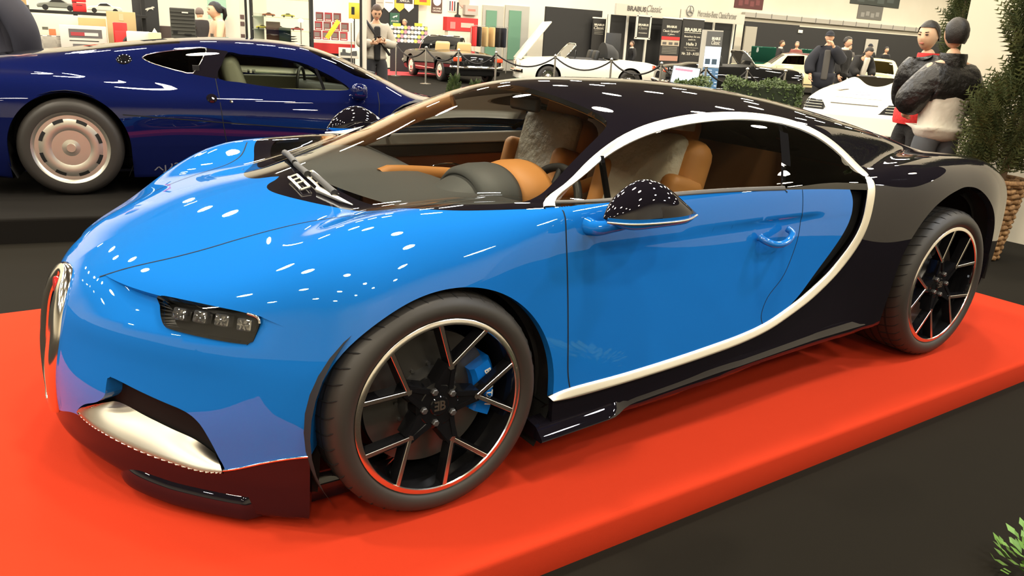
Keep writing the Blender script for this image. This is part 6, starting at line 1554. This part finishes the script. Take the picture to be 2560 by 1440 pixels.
# mint glass doors in the back wall, rail with clothes
for i, (x0, x1) in enumerate(((1206, 1258), (1262, 1322))):
    a, b_ = on_y(x0, 40, 25.38), on_y(x1, 40, 25.38); w = b_[0]-a[0]; zt = float(on_y(x0, 12, 25.38)[2])
    o = MB().box(((a[0]+b_[0])/2, 25.38, zt/2), (w, .06, zt)).build('door_%d' % (i+1), flat((.42, .40, .34), .5)); tag(o, kind='structure')
    g = MB().box(((a[0]+b_[0])/2-w*.1, 25.33, zt*.55), (w*.5, .03, zt*.75)).build('pane', mat('door_green_glass', (.16, .30, .20), rough=.15), o)
a = on_y(1225, 66, 23.5); t = thing('clothes_rail', 'chrome rail hung with dark and red clothes near the green doors', 'rail', (float(a[0]), 23.5, 0), 0); zr = float(a[2])
b = MB(); b.tube([(-.8, 0, 0), (-.8, 0, zr), (.8, 0, zr), (.8, 0, 0)], .02, 8); b.build('frame', steel, t)
for q, m_ in ((-.7, red_), (-.5, cl_black), (-.2, tan_), (.1, tan_), (.35, cl_black), (.6, cl_navy)):
    b = MB(); b.rbox((q, 0, zr-.38), (.10, .36, .70), .04, 2); b.build('garment', m_, t, smooth=40)
# --- red mat, barrier posts and ropes
red_mat = mat('red_mat', (.50, .05, .06), rough=.95)
b = MB(); b.box((0, 0, .006), (4.2, 3.2, .012)); o = b.build('floor_mat', red_mat); o.location = (10.6, 22.6, 0); tag(o, 'red carpet mat on the floor in front of the badge stand', 'mat')
rope_mat = mat('rope_black', (.015, .013, .012), rough=.9)
def stanchion(px, py_foot, label, depth=None, hgt=1.0):
    d = (_r*(px-1280)/FPX+_d*(py_foot-720)/FPX+_f); s = -CAM_POS[2]/d[2]; p = at(px, 150, depth) if depth else np.array(CAM_POS)+d*s
    t = thing('barrier_post', label, 'barrier post', (float(p[0]), float(p[1]), 0), 0, 'chrome barrier posts with black ropes')
    b = MB(); b.lathe([(.001, 0), (.16, 0), (.16, .015), (.03, .03), (.001, .03)], 20); b.build('base', steel, t, smooth=40)
    b = MB(); b.tube([(0, 0, .02), (0, 0, hgt-.05)], .026, 10); b.lathe([(.026, hgt-.05), (.04, hgt-.04), (.04, hgt-.01), (.001, hgt+.02)], 14); b.build('pole', steel, t, smooth=60)
    return np.array([p[0], p[1], hgt-.06])
def rope(a, b_, label):
    n = 14; pts = [tuple(a+(b_-a)*u-np.array([0, 0, .28*4*u*(1-u)])) for u in np.linspace(.012, .988, n)]
    o = MB().tube(pts, .022, 6).build('rope', rope_mat, smooth=60); tag(o, label, 'rope', 'black ropes between the barrier posts')
pp_ = [stanchion(990, 190, 'leftmost chrome barrier post before the black convertible'), stanchion(1065, 205, 'chrome barrier post beside the door of the black convertible', 22.2), stanchion(1146, 206, 'chrome barrier post at the tail of the black convertible', 21.4),
       stanchion(1240, 207, 'chrome barrier post before the nose of the white convertible', 21), stanchion(1388, 212, 'chrome barrier post before the windscreen of the white convertible', 21.2), stanchion(1529, 216, 'chrome barrier post before the rear wheel of the white convertible', 20.6), stanchion(1655, 224, 'chrome barrier post behind the tilted touch screen', 19.6),
       stanchion(1768, 229, 'chrome barrier post in front of the tall lit banner', 18.6), stanchion(1872, 236, 'chrome barrier post with a notice before the old black car', 18.8), stanchion(1968, 243, 'chrome barrier post before the cream saloon', 19.0)]
nm_ = ('left of the black convertible', 'across the side of the black convertible', 'between the two convertibles', 'across the nose of the white convertible', 'across the door of the white convertible', 'across the tail of the white convertible', 'above the tilted touch screen', 'before the old black car', 'before the cream saloon')
for i in range(9): rope(pp_[i], pp_[i+1], 'black rope hanging '+nm_[i])
# --- the convertibles and old cars
mb_black = mat('black_old_paint', (.008, .008, .008), rough=.3, coat=1, coat_rough=.03); mb_white = mat('white_old_paint', (.82, .78, .66), rough=.3, coat=.8, coat_rough=.05); cream_paint = mat('cream_old_paint', (.74, .62, .36), rough=.3, coat=.8)
seat_tan = mat('seat_tan_hide', (.62, .42, .18), rough=.6)
rz_ = math.radians(-97); R2 = Matrix.Rotation(rz_, 3, 'Z'); off = R2 @ Vector((2.4, -.80, 0))
d_ = (_r*(1100-1280)/FPX+_d*(203-720)/FPX+_f); s_ = -CAM_POS[2]/d_[2]; pr_ = np.array(CAM_POS)+d_*s_
t, f_ = old_car('convertible_car', 'black open two-seat convertible with tan seats seen from behind, ropes around it', (float(pr_[0])-off[0], float(pr_[1])-off[1], 0), rz_, mb_black, seats=seat_tan)
pw_ = at(1362, 190, 24.2)
t, f_ = old_car('convertible_car', 'white convertible with its bonnet raised and a black folded hood', (float(pw_[0])-.05, float(pw_[1]), 0), math.radians(-27), mb_white, seats=black_, L=(-.9, 3.5), wb=2.45)
b = MB(); b.rbox((0, 0, .60), (.05, 1.5, 1.38), .03, 3); o = b.build('raised_bonnet', mb_white, t, smooth=50); o.location = (-.78, 0, .84); o.rotation_euler = (0, math.radians(38), 0)
b = MB(); b.rbox((-.1, 0, .76), (1.3, 1.2, .10), .03, 2); b.build('engine_bay', dark, t)
b = MB(); b.lathe([(.001, .40), (.25, .36), (.42, .22), (.50, 0)], 20, axis='x'); b.v = [(1.75+v[0]*1.2, v[1]*1.45, .92+max(v[2], -.0)*.9) for v in b.v]; b.build('folded_hood', flat((.012, .012, .012), .8), t, smooth=60)
pc = at(1905, 200, 22.6)
t, f_ = old_car('vintage_car', 'old black open tourer with chrome trim behind the tall lit banner', (float(pc[0]), float(pc[1]), 0), math.radians(150), mb_black, W=.84, hood_z=.96, belt=.98, deck_z=.92, L=(-.95, 3.0), wb=2.3, R=.34, seats=black_)
b = MB(); b.box((-.98, .35, .62), (.02, .22, .30)); b.build('notice', white_, t)
saloon = dict(z=([.2, .55, .95, 1.3, 1.8, 2.3, 2.7], [.8, .98, 1.28, 1.36, 1.36, 1.28, .95]), w=[.82, .80, .70, .58, .45], x=(.3, 2.8), screen=[(.55, -1), (.55, .62), (.98, .55), (.98, -1)], glass=[[(.85, .98), (1.05, 1.25), (1.62, 1.28), (1.62, .98)], [(1.70, .98), (1.70, 1.28), (2.2, 1.22), (2.42, .98)]])
pc = at(1880, 160, 28.5)
t, f_ = old_car('saloon_car', 'cream saloon with a dark maroon roof behind the barrier ropes', (float(pc[0]), float(pc[1]), 0), math.radians(-42), cream_paint, W=.88, hood_z=.88, belt=.94, deck_z=.90, L=(-1.0, 3.9), wb=2.75, roof=dict(saloon, vinyl=[(.7, 1.30), (.7, 1.5), (2.6, 1.5), (2.6, 1.24), (1.3, 1.32)], vm=flat((.08, .015, .015), .3)))
pc = at(2235, 170, 21.0)
t, f_ = old_car('saloon_car', 'cream old car with a chrome framed windscreen behind the mannequin', (float(pc[0])+.6, float(pc[1])+1.0, 0), math.radians(35), cream_paint, W=.84, hood_z=.92, belt=.98, deck_z=.90, L=(-1.0, 3.4), wb=2.55, roof=dict(saloon, gm=glass_green))
# two green raised bonnets
green_paint = mat('green_car_paint', (.02, .09, .06), rough=.3, coat=1)
for (px, py, dd, lab, yw) in ((1912, 108, 33.5, 'dark green car with its bonnet raised behind the cream saloon', .3), (2028, 112, 33.8, 'second dark green car with its bonnet raised, right of the other', .3)):
    pc = at(px, py, dd); t, f_ = old_car('green_car', lab, (float(pc[0]), float(pc[1]), 0), math.radians(37), green_paint, W=.82, group='green cars with raised bonnets')
    b = MB(); b.rbox((0, 0, .38), (.06, 1.0, .80), .03, 3); o = b.build('raised_bonnet', green_paint, t, smooth=50); o.location = (.35, 0, .92); o.rotation_euler = (0, math.radians(-42), 0)
# --- booth with fascia
YF_ = 22.4
def yx(px, py): return float(on_y(px, py, YF_)[0])
x0, x1, xm = yx(1538, 30), yx(1858, 60), yx(1697, 40); zt, zb = float(on_y(1538, 8, YF_)[2]), float(on_y(1538, 36, YF_)[2])
bth = thing('exhibition_stand', 'exhibition stand of black panels under a pale fascia with two firm names', 'stand', (x0, YF_, 0), 0)
grey_f = flat((.50, .47, .40), .6)
for (a, c_, nm) in ((0, xm-x0, 'fascia'), (xm-x0+.06, x1-x0, 'fascia')):
    b = MB(); b.box(((a+c_)/2, 0, (zt+zb)/2), (c_-a, .10, zt-zb)); b.build(nm, grey_f, bth)
b = MB(); b.box(((x1-x0)/2, .4, zb/2), (x1-x0, .06, zb)); b.build('back_panel', wall_black, bth)
for px, py in ((1538, 40), (1584, 42), (1634, 46), (1698, 50), (1800, 58), (1850, 62)):
    b = MB(); b.box((yx(px, py)-x0, .34, zb/2), (.09, .06, zb)); b.build('post', white_, bth)
kf = (yx(1640, 30)-yx(1600, 30))/40
def fz(px, py): return float(on_y(px, py, YF_)[2])
letter_fit('BRABUS', flat((.10, .09, .08)), bth, (yx(1590, 22)-x0, -.06, fz(1590, 22)), 46*kf, .19, bold=.03)
letter_fit('Classic', flat((.16, .15, .13)), bth, (yx(1634, 22)-x0, -.06, fz(1634, 22)), 38*kf, .26, shear=.35)
letter_fit('Mercedes-Benz ClassicPartner', flat((.22, .21, .18)), bth, (yx(1792, 37)-x0, -.06, fz(1792, 37)), 111*kf, .25)
sx_, sz_ = yx(1722, 27)-x0, float(on_y(1722, 27, YF_)[2])
b = MB(); n = 36; b.tube([(sx_+.20*math.cos(2*PI*k/n), -.08, sz_+.20*math.sin(2*PI*k/n)) for k in range(n)], .018, 6, closed=True)
for k in range(3):
    a = PI/2+2*PI*k/3; b.prism([(sx_+.19*math.cos(a), sz_+.19*math.sin(a)), (sx_+.035*math.cos(a+1.05), sz_+.035*math.sin(a+1.05)), (sx_, sz_), (sx_+.035*math.cos(a-1.05), sz_+.035*math.sin(a-1.05))], -.10, -.06, 'xz')
b.build('emblem', flat((.16, .16, .15), .3), bth)
# dark wall left of it and to its right, in front of the white hall wall
xa, xb = float(on_y(1364, 20, 23.2)[0]), x0
slab('wall_dark_panel', ((xa+xb)/2, 23.2, float(on_y(1364, 16, 23.2)[2])/2), (xb-xa, .08, float(on_y(1364, 16, 23.2)[2])), wall_black)
xa2, xb2, xc2 = float(on_y(1862, 55, 23.4)[0]), float(on_y(1998, 62, 23.4)[0]), 54
z2 = float(on_y(1880, 54, 23.4)[2]); z3 = float(on_y(2100, 75, 23.4)[2])
slab('wall_dark_high', ((xa2+xb2)/2, 23.4, z2/2), (xb2-xa2, .08, z2), wall_black)
slab('wall_dark_low', ((xb2+xc2)/2, 23.4, z3/2), (xc2-xb2, .08, z3), wall_black)
xt0 = float(on_y(1862, 36, 25.2)[0]); zt_ = float(on_y(1862, 36, 25.2)[2])
ty = thing('cable_tray', 'long grey cable tray running along the white back wall above the dark panels', 'cable tray', (xt0, 25.28, zt_), 0)
b = MB(); b.box(((54-xt0)/2, 0, 0), (54-xt0, .2, .22)); b.build('tray', flat((.45, .42, .36), .6), ty)
for k in range(18): b = MB(); b.box((.8+k*1.2, -.11, 0), (.05, .02, .26)); b.build('bracket', grey_, ty)
slab('wall_grey_panel', (float(on_y(1874, 100, 23.3)[0]), 23.3, .5+float(on_y(1874, 66, 23.3)[2])/2-.5), (float(on_y(1890, 100, 23.3)[0]-on_y(1862, 100, 23.3)[0]), .06, float(on_y(1874, 66, 23.3)[2])), flat((.36, .33, .27), .6))
# posters and banners of the stand
def banner(label, box, y, m, lines, name='banner', th=.03, foot=True, frame=None):
    t, w, h = wall_sign(name, label, 'banner', box, m, y, th)
    if foot: 
        b = MB(); b.box((0, 0, -t.location[2]/2+.0), (w*.98, th*.8, t.location[2])); b.build('lower_sheet', m, t); b = MB(); b.box((0, 0, h), (w*1.03, .06, .05)); b.build('rail', white_, t)
    if frame:
        b = MB()
        for (cx, cz, ww, hh) in ((0, h, w+.1, .07), (0, 0, w+.1, .07), (-w/2, h/2, .07, h), (w/2, h/2, .07, h)): b.box((cx, -.01, cz), (ww, .06, hh))
        b.build('frame', frame, t)
    if name == 'poster':
        for u in (-.3, .3): MB().tube([(u*w, 0, h), (u*w, .12, h+.22)], .012, 5).build('cord', grey_, t)
    for (txt, u, v, wf, hf, mm, kw) in lines:
        if txt: letter_fit(txt, mm, t, (u*w, -th/2-.004, v*h), wf*w, hf*h, **kw)
        else: front_patch(t, 'text_line', u*w, v*h, wf*w, hf*h, mm, y=-th/2)
    return t, w, h
blk = flat((.022, .02, .018), .6); pale = flat((.62, .58, .48)); mid = flat((.30, .28, .23))
banner('narrow black banner reading BRABUS Classic on the dark wall left of the stand', (1480, 47, 1512, 120), 23.0, blk, [('BRABUS', 0, .78, .78, .07, pale, dict(bold=.03)), ('Classic', 0, .68, .8, .10, pale, dict(shear=.35)), ('', 0, .58, .7, .012, mid, {}), ('', 0, .53, .7, .012, mid, {}), ('', 0, .48, .7, .012, mid, {})])
banner('silver framed black poster reading BRABUS Classic hung under the fascia', (1591, 41, 1624, 95), 22.25, blk, [('BRABUS', 0, .60, .75, .10, pale, dict(bold=.03)), ('Classic', 0, .46, .65, .12, mid, dict(shear=.35)), ('MODERN', 0, .24, .6, .045, pale, {})], 'poster', foot=False, frame=flat((.6, .58, .52), .3))
t, w, h = banner('black banner with a red strip and car photographs, reading Classic Garantie 2 Jahre', (1652, 48, 1699, 150), 22.05, blk, [('BRABUS', 0, .80, .52, .055, pale, dict(bold=.03)), ('Classic Garantie*', 0, .70, .86, .06, pale, {}), ('2 Jahre', 0, .62, .36, .05, pale, {})])
front_patch(t, 'red_strip', 0, .53*h, w*.95, .075*h, red_, y=-.02); front_patch(t, 'photograph', 0, .42*h, w*.95, .13*h, flat((.45, .38, .28)), y=-.02); front_patch(t, 'photograph', 0, .06*h, w*.95, .12*h, flat((.42, .22, .16)), y=-.02)
for q in range(5): front_patch(t, 'text_line', 0, (.32-.035*q)*h, w*.8, .012*h, mid, y=-.02)
for q in (-.3, .02, .32): front_patch(t, 'photo_car', q*w, .41*h, w*.2, .06*h, flat((.10, .09, .08)), y=-.024)
banner('black banner reading BRABUS Halle 3 Nr. 3.0 - A155 beside the red strip banner', (1703, 50, 1755, 150), 22.14, blk, [('BRABUS', 0, .74, .78, .085, pale, dict(bold=.03)), ('', 0, .67, .78, .012, pale, {}), ('Besuchen Sie uns', 0, .58, .74, .045, pale, {}), ('auch in:', 0, .51, .34, .045, pale, {}), ('Halle 3', 0, .40, .48, .075, pale, dict(bold=.015)), ('High Performance', 0, .31, .66, .04, mid, {}), ('Automobiles', 0, .255, .44, .04, mid, {}), ('Nr. 3.0 - A155', 0, .17, .80, .07, pale, dict(bold=.015))])
# lit tower banner, touch screen, dark cabinet
pt = at(1775, 145, 19.4); k = 19.4/FPX; tw = 50*k; zt2 = float(at(1790, 76, 19.4)[2])
lt = thing('lit_banner', 'tall lit banner with blue-white panel and BRABUS Classic head beside the tilted screen', 'banner', (float(pt[0]), float(pt[1]), 0), face_rz(pt)+.15)
b = MB(); b.box((0, .08, zt2/2), (tw, .14, zt2)); b.build('body', flat((.42, .40, .35), .5), lt)
front_patch(lt, 'head_panel', .05, zt2*.89, tw*.78, zt2*.19, flat((.10, .10, .10)), y=.0); front_patch(lt, 'lit_panel', .05, zt2*.66, tw*.78, zt2*.26, mat('lit_blue_white', (.6, .75, .9), emit=(.62, .80, 1.0, 1.6)), y=.0); front_patch(lt, 'lower_panel', .05, zt2*.30, tw*.78, zt2*.44, mat('lit_dark_blue', (.05, .10, .16), emit=(.06, .14, .26, 1.0)), y=.0)
letter_fit('BRABUS', white_, lt, (.09, -.008, zt2*.895), .20, .07, bold=.03); letter_fit('Classic', white_, lt, (.09, -.008, zt2*.845), .20, .10, shear=.35)
for q in (-.10, .06): front_patch(lt, 'pictogram', .05+q, zt2*.60, .12, zt2*.07, flat((.05, .08, .12)), y=-.004)
for q in range(11): front_patch(lt, 'text_line', -.02, zt2*(.49-.027*q), tw*.42, .016, mat('lit_text', (.5, .6, .7), emit=(.5, .65, .8, .8)), y=-.004)
for q in range(7): front_patch(lt, 'text_line', .2, zt2*(.47-.045*q), tw*.12, .02, mat('lit_text', (.5, .6, .7)), y=-.004)
ps = at(1712, 190, 17.5); sc = thing('touch_screen', 'tilted lit touch screen kiosk showing a pale blue page with a red heading', 'screen', (float(ps[0]), float(ps[1]), 0), face_rz(ps)-.1)
zs = float(ps[2]); b = MB(); b.rbox((0, .25, (zs-.1)/2), (.18, .12, zs-.1), .02, 2); b.rbox((0, .2, .02), (.5, .4, .04), .01, 2); b.build('stand', black_, sc)
b = MB(); b.rbox((0, 0, 0), (.62, .05, .42), .015, 2); o = b.build('bezel', black_, sc, smooth=40); o.location = (0, .1, zs); o.rotation_euler = (-.42, .06, 0)
b = MB(); b.box((0, -.027, 0), (.57, .004, .37)); b.build('display', mat('screen_glow', (.5, .7, .8), emit=(.55, .80, .95, 1.25)), o); b = MB(); b.box((-.05, -.031, .115), (.38, .002, .05)); b.build('heading', mat('screen_red', (.6, .1, .15), emit=(.75, .18, .28, .9)), o); b = MB(); b.box((-.08, -.031, -.15), (.2, .002, .045)); b.build('caption', mat('screen_dark', (.05, .15, .2), emit=(.08, .25, .33, .6)), o)
card('notice_cabinet', 'tall black cabinet with a small red notice behind the white convertible', 'cabinet', (1513, 84, 1551, 142), 27.5, .5, flat((.008, .008, .008), .4), None, 0)
# framed pictures on the upper wall
for (bx, col, lab) in (((1839, -20, 1908, 21), (.10, .02, .02), 'dark red picture on the white wall above the fascia'), ((2134, -30, 2248, 14), (.035, .045, .04), 'wide dark picture high on the white wall'), ((2147, 14, 2204, 48), (.16, .155, .14), 'grey photograph directly under the wide dark picture')):
    t, w, h = wall_sign('picture', lab, 'picture', bx, flat(col, .4), 25.385)
    for q in range(4): front_patch(t, 'figure', (-.3+.2*q)*w, h*(.3+.1*(q % 2)), w*.14, h*.3, flat(tuple(min(1, c*1.8+.02) for c in col)), y=-.017)
t, w, h = wall_sign('poster', 'narrow white poster on the dark wall behind the visitors', 'poster', (2163, 99, 2191, 140), flat((.45, .42, .36)), 23.335); t, w, h = wall_sign('wall_sign', 'small white sign at the step of the dark wall', 'sign', (1996, 75, 2006, 82), white_, 23.335)
# --- white racing car with lamps at the corners
RC = at(2128, 270, 13.6)
rc = thing('race_car', 'white open racing car with dark barred lamps and a number 2 beside the mannequin', 'car', (float(RC[0])+1.05*math.cos(math.radians(22)), float(RC[1])+1.05*math.sin(math.radians(22)), 0), math.radians(22))
rc.scale = (.92, .92, .92)
white_race = mat('white_race_paint', (.86, .82, .70), rough=.3, coat=.8)
WTOP = Curve1([-1.2, -.9, -.4, 0, .5, 1.0, 1.6, 2.4, 3.2], [.70, .77, .84, .89, .94, .99, .95, .95, .86])
def f_rc(P):
    x, w, z = P[:, 0], np.abs(P[:, 1]), P[:, 2]
    hump = .16*np.exp(-((x-.9)/.8)**2-((w-.45)/.22)**2)+.05*np.exp(-((w-.75)/.2)**2-((x-.1)/.7)**2)
    g = smax(w-(.97-.10*np.maximum(z-.45, 0)-.05*sstep(.3, 1.2, -x)), (z-WTOP(x)-hump+.06*w*w), .12); g = smax(g, (-1.05+.16*w*w+.35*np.maximum(z-.5, 0)-x), .08); g = smax(g, x-(3.1-.1*w*w), .1); return smax(g, .16-z, .04)
shell_car(rc, f_rc, dict(xf=-.15, xr=2.6, oz=.48, nfan=26, nx=80, nth=60), [('lamp', [(.46, .56), (.58, .73), (.96, .75), (.96, .56)], 'wz', (-1.3, -.4), mat('lamp_dark_glass', (.03, .03, .03), rough=.15, coat=1), True), ('cockpit', [(.95, -1), (.95, .30), (1.05, .55), (1.7, .55), (1.7, -1)], 'xw', (.7, 1.9), mat('cockpit_black', (.015, .015, .015), rough=.8), False)], white_race, [(0, .33, .38, .37, .6), (2.6, .34, .39, .38, .6)])
for s in (-1, 1):
    plain_wheel(rc, 0, s, .33, .26, .95, .33, .23); plain_wheel(rc, 2.6, s, .34, .3, .96, .34, .24)
    def rcf(poly):
        p = np.asarray(poly, float); lo = np.zeros(len(p)); hi = np.full(len(p), 1.6)
        for _ in range(28):
            md = (lo+hi)/2; q = f_rc(np.stack([.3-md, -p[:, 0], p[:, 1]], 1)) > 0; hi = np.where(q, md, hi); lo = np.where(q, lo, md)
        P = np.stack([.3-hi, -p[:, 0], p[:, 1]], 1); return P, grad(f_rc, P)
    for z_ in (.60, .65, .70): pp, pn = rcf([(u, z_) for u in np.linspace(.56, .92, 8)]); ribbon('lamp_bar', pp*[1, s, 1], pn*[1, s, 1], .006, flat((.6, .56, .45), .3), rc, lift=.004, bulge=.004, both=False)
for z_, hw in ((.80, .014), (.70, .010)): pp, pn = rcf([(u, z_) for u in np.linspace(-.42, .42, 14)]); ribbon('nose_slot', pp, pn, hw, flat((.10, .09, .07), .5), rc, lift=.002, both=False)
pn2 = text_mesh('2', .42, .003, 1.3); o = link('number', pn2, flat((.10, .07, .06)), rc); zq = .91
o.location = (-.05, .42, float(WTOP(np.array([-.05]))[0])+.035); o.rotation_euler = (0, -.12, -PI/2)
b = MB(); n = 24; b.tube([(-.35+.13*math.cos(2*PI*k/n), .05+.22*math.sin(2*PI*k/n), float(WTOP(np.array([-.35]))[0])+.03+.016*math.cos(2*PI*k/n)*1.2) for k in range(n)], .006, 5, closed=True); b.build('emblem', flat((.25, .28, .4)), rc)
b = MB(); b.add([(.80, -.5, .98), (.80, .5, .98), (1.0, .42, 1.16), (1.0, -.42, 1.16)], [(0, 1, 2, 3)]); b.build('windscreen', glass_green, rc); b = MB(); b.rbox((1.5, .3, .95), (.2, .4, .45), .08, 3); b.build('seat', black_, rc, smooth=50)
b = MB(); b.rbox((.98, -.62, 1.0), (.10, .16, .12), .03, 3); b.build('mirror', flat((.08, .25, .42), .2), rc, smooth=50)
# ------------------------------------------------------------------ conifers, hedge and small plants
leaf_dark = mat('conifer_green', (.045, .062, .020), rough=.7, noise=(9, (.10, .115, .035), .35, .7)); leaf_mid = mat('hedge_green', (.035, .06, .018), rough=.6, noise=(12, (.09, .13, .035), .35, .7)); leaf_light = mat('fresh_leaf_green', (.10, .22, .03), rough=.5); bark = mat('bark_brown', (.12, .075, .04), rough=.9)
def sprays(b, centre, direction, L, n, rr, w=.006):
    """flat feathery conifer spray: a twig with short needles left and right"""
    d = Vector(direction).normalized(); side = d.cross(Vector((rr.uniform(-1, 1), rr.uniform(-1, 1), rr.uniform(-.3, 1)))).normalized(); c = Vector(centre)
    for i in range(n):
        u = (i+.5)/n; p = c+d*(L*u); l = L*.42*(1-u*.75)
        for s in (-1, 1):
            q = p+(d*.75+side*s).normalized()*l; up = d.cross(side)*w
            m_ = (p+q)/2+up*.6+d*w
            b.add([p-d*w*1.3, q, p+d*w*1.3, m_], [(0, 1, 2), (0, 3, 1)])
def conifer(name, label, loc, hgt, rad, n, seed, lean=(0, 0), z0=.45, basket=None, cut_x=None, group=None):
    t = thing(name, label, 'tree', loc, 0, group); rr = random.Random(seed)
    b = MB(); b.tube([(0, 0, .1), (lean[0]*.3, lean[1]*.3, hgt*.4), (lean[0], lean[1], hgt*.97)], [.035, .025, .006], 8); b.build('trunk', bark, t, smooth=60)
    b = MB()
    for k in range(n):
        u = rr.random()**.8; z = z0+(hgt-z0)*u; prof = rad*(.55+.45*min(1, u*4))*(1-u)**.55+.03
        lump = 1+.35*math.sin(5*z+seed)+.25*math.sin(11*z+2)
        a = rr.uniform(0, 2*PI); lump *= 1+.30*math.sin(3*a+4*z)
        r = prof*lump*rr.uniform(.25, 1.0)**.6
        c = (lean[0]*u+r*.55*math.cos(a), lean[1]*u+r*.55*math.sin(a), z)
        d = (math.cos(a)*.7+rr.uniform(-.3, .3), math.sin(a)*.7+rr.uniform(-.3, .3), .95)
        L = .10+.16*rr.random()
        if cut_x is not None and loc[0]+c[0]+L*.8 > cut_x: continue
        sprays(b, c, d, L, 6, rr, .0065)
    b.build('foliage', leaf_dark, t)
    if basket:
        R0, R1, hh = basket; wick = mat('wicker', (.30, .17, .07), rough=.8, noise=(40, (.16, .08, .03), .4, .6)); b = MB(); m_ = 15
        for i in range(m_):
            z = hh*(i+.5)/m_; r = R0+(R1-R0)*z/hh; nn = 48
            b.tube([((r+.010*(1 if (j+i) % 2 else -1)*math.cos(PI*j/1.0*0+0))*math.cos(2*PI*j/nn), (r+.010*(1 if ((j//2)+i) % 2 else -1))*math.sin(2*PI*j/nn), z+.006*math.sin(j*1.7+i)) for j in range(nn)], hh/m_*.52, 6, closed=True)
        nn = 40; b.tube([((R1+.012)*math.cos(2*PI*j/nn), (R1+.012)*math.sin(2*PI*j/nn), hh) for j in range(nn)], .02, 8, closed=True)
        for j in range(24): a = 2*PI*j/24; b.tube([(R0*math.cos(a), R0*math.sin(a), 0), (R1*math.cos(a), R1*math.sin(a), hh)], .008, 5)
        b.build('basket', wick, t, smooth=70)
        b = MB(); b.lathe([(.001, 0), (R0, .0), (R1-.03, hh-.05), (.001, hh-.04)], 24); b.build('soil', flat((.03, .02, .012), .95), t)
    return t
pb = at_xy(2462, 520, 6.3)
conifer('conifer', 'tall columnar conifer in a brown wicker basket before the cream partition wall', pb, 2.75, .52, 4200, 4, lean=(.02, -.42), basket=(.15, .225, .62), z0=.66, cut_x=6.38)
pb = at_xy(2352, 300, 9.0)
conifer('conifer', 'second columnar conifer further back behind the head of the figure in jeans', pb, 3.1, .26, 1300, 9, z0=.3, basket=(.15, .2, .4))
def bush(name, label, loc, size, n, seed, m, cat='hedge', rz=0.0, leaf=.035):
    t = thing(name, label, cat, loc, rz); rr = random.Random(seed); b = MB(); X, Y, Z = size
    for k in range(n):
        f_ = rr.random(); p = Vector((rr.uniform(-X, X), rr.uniform(-Y, Y), rr.uniform(0, Z)))
        ax = rr.choice((0, 1, 2, 2))
        if ax == 0: p.x = X*rr.choice((-1, 1))*rr.uniform(.85, 1.05)
        elif ax == 1: p.y = Y*rr.choice((-1, 1))*rr.uniform(.85, 1.05)
        else: p.z = Z*rr.uniform(.85, 1.06+.08*math.sin(7*p.x))
        d = Vector((rr.uniform(-1, 1), rr.uniform(-1, 1), rr.uniform(-.1, 1.2))).normalized(); s_ = d.orthogonal().normalized(); l = leaf*rr.uniform(.7, 1.5)
        b.add([p, p+d*l*.5+s_*l*.3, p+d*l, p+d*l*.5-s_*l*.3], [(0, 1, 2, 3)])
    b.build('leaves', m, t)
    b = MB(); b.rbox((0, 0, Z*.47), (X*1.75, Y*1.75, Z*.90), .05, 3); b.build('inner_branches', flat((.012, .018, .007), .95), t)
    return t
ph = at(1905, 232, 17.5); bush('hedge', 'low clipped green hedge before the cream saloon, behind the roof of the coupe', (float(ph[0]), float(ph[1]), 0), (.80, .22, float(at(1905, 208, 17.5)[2])), 2600, 5, leaf_mid, rz=face_rz(ph), leaf=.06)
ph = at(1730, 215, 16.2); bush('hedge', 'low clipped hedge under the tilted touch screen', (float(ph[0]), float(ph[1]), 0), (.34, .2, float(at(1730, 206, 16.2)[2])), 1500, 6, leaf_mid, rz=face_rz(ph), leaf=.06)
ph = at(1136, 215, 14.0); t = thing('small_conifer', 'small bright green conifer tip showing behind the dark navy coupe', 'plant', (float(ph[0]), float(ph[1]), 0), 0); rr = random.Random(2); b = MB(); zt_ = float(at(1136, 193, 14.0)[2])
for k in range(160):
    u = rr.random(); a = rr.uniform(0, 2*PI); r_ = .18*(1-u)+.02; sprays(b, (r_*math.cos(a)*.6, r_*math.sin(a)*.6, zt_*(.25+.70*u)), (math.cos(a)*.6, math.sin(a)*.6, 1), .14, 5, rr, .008)
b.build('foliage', leaf_mid, t); b = MB(); b.tube([(0, 0, 0), (0, 0, zt_*.9)], .015, 6); b.build('stem', bark, t)
ph = at(1188, 222, 14.0); t2 = copy_tree(t); t2.location = (float(ph[0]), float(ph[1]), -.10); t2['label'] = 'second small conifer tip, right of the bright green one'; t2.location[2] = 0; t2.scale = (1, 1, .90)
ph = at(2605, 1440, 2.45); t = thing('leafy_plant', 'small leafy plant at the bottom right corner beside the platform', 'plant', (float(ph[0]), float(ph[1]), 0), 0); rr = random.Random(8); b = MB(); zt_ = max(.1, float(at(2570, 1385, 2.45)[2]))
for k in range(140):
    a = rr.uniform(0, 2*PI); r_ = .13*rr.random()**.6; z_ = zt_*rr.uniform(.2, 1.0); p = Vector((r_*math.cos(a), r_*math.sin(a), z_)); d = Vector((math.cos(a), math.sin(a), rr.uniform(.2, 1.3))).normalized(); s_ = d.cross(Vector((0, 0, 1))).normalized(); l = rr.uniform(.03, .055)
    b.add([p, p+d*l*.5+s_*l*.28, p+d*l, p+d*l*.5-s_*l*.28], [(0, 1, 2, 3)])
b.build('leaves', leaf_light, t); b = MB()
for k in range(9): a = 2*PI*k/9; b.tube([(0, 0, 0), (.06*math.cos(a), .06*math.sin(a), zt_*.9)], .003, 5)
b.build('stems', leaf_mid, t)
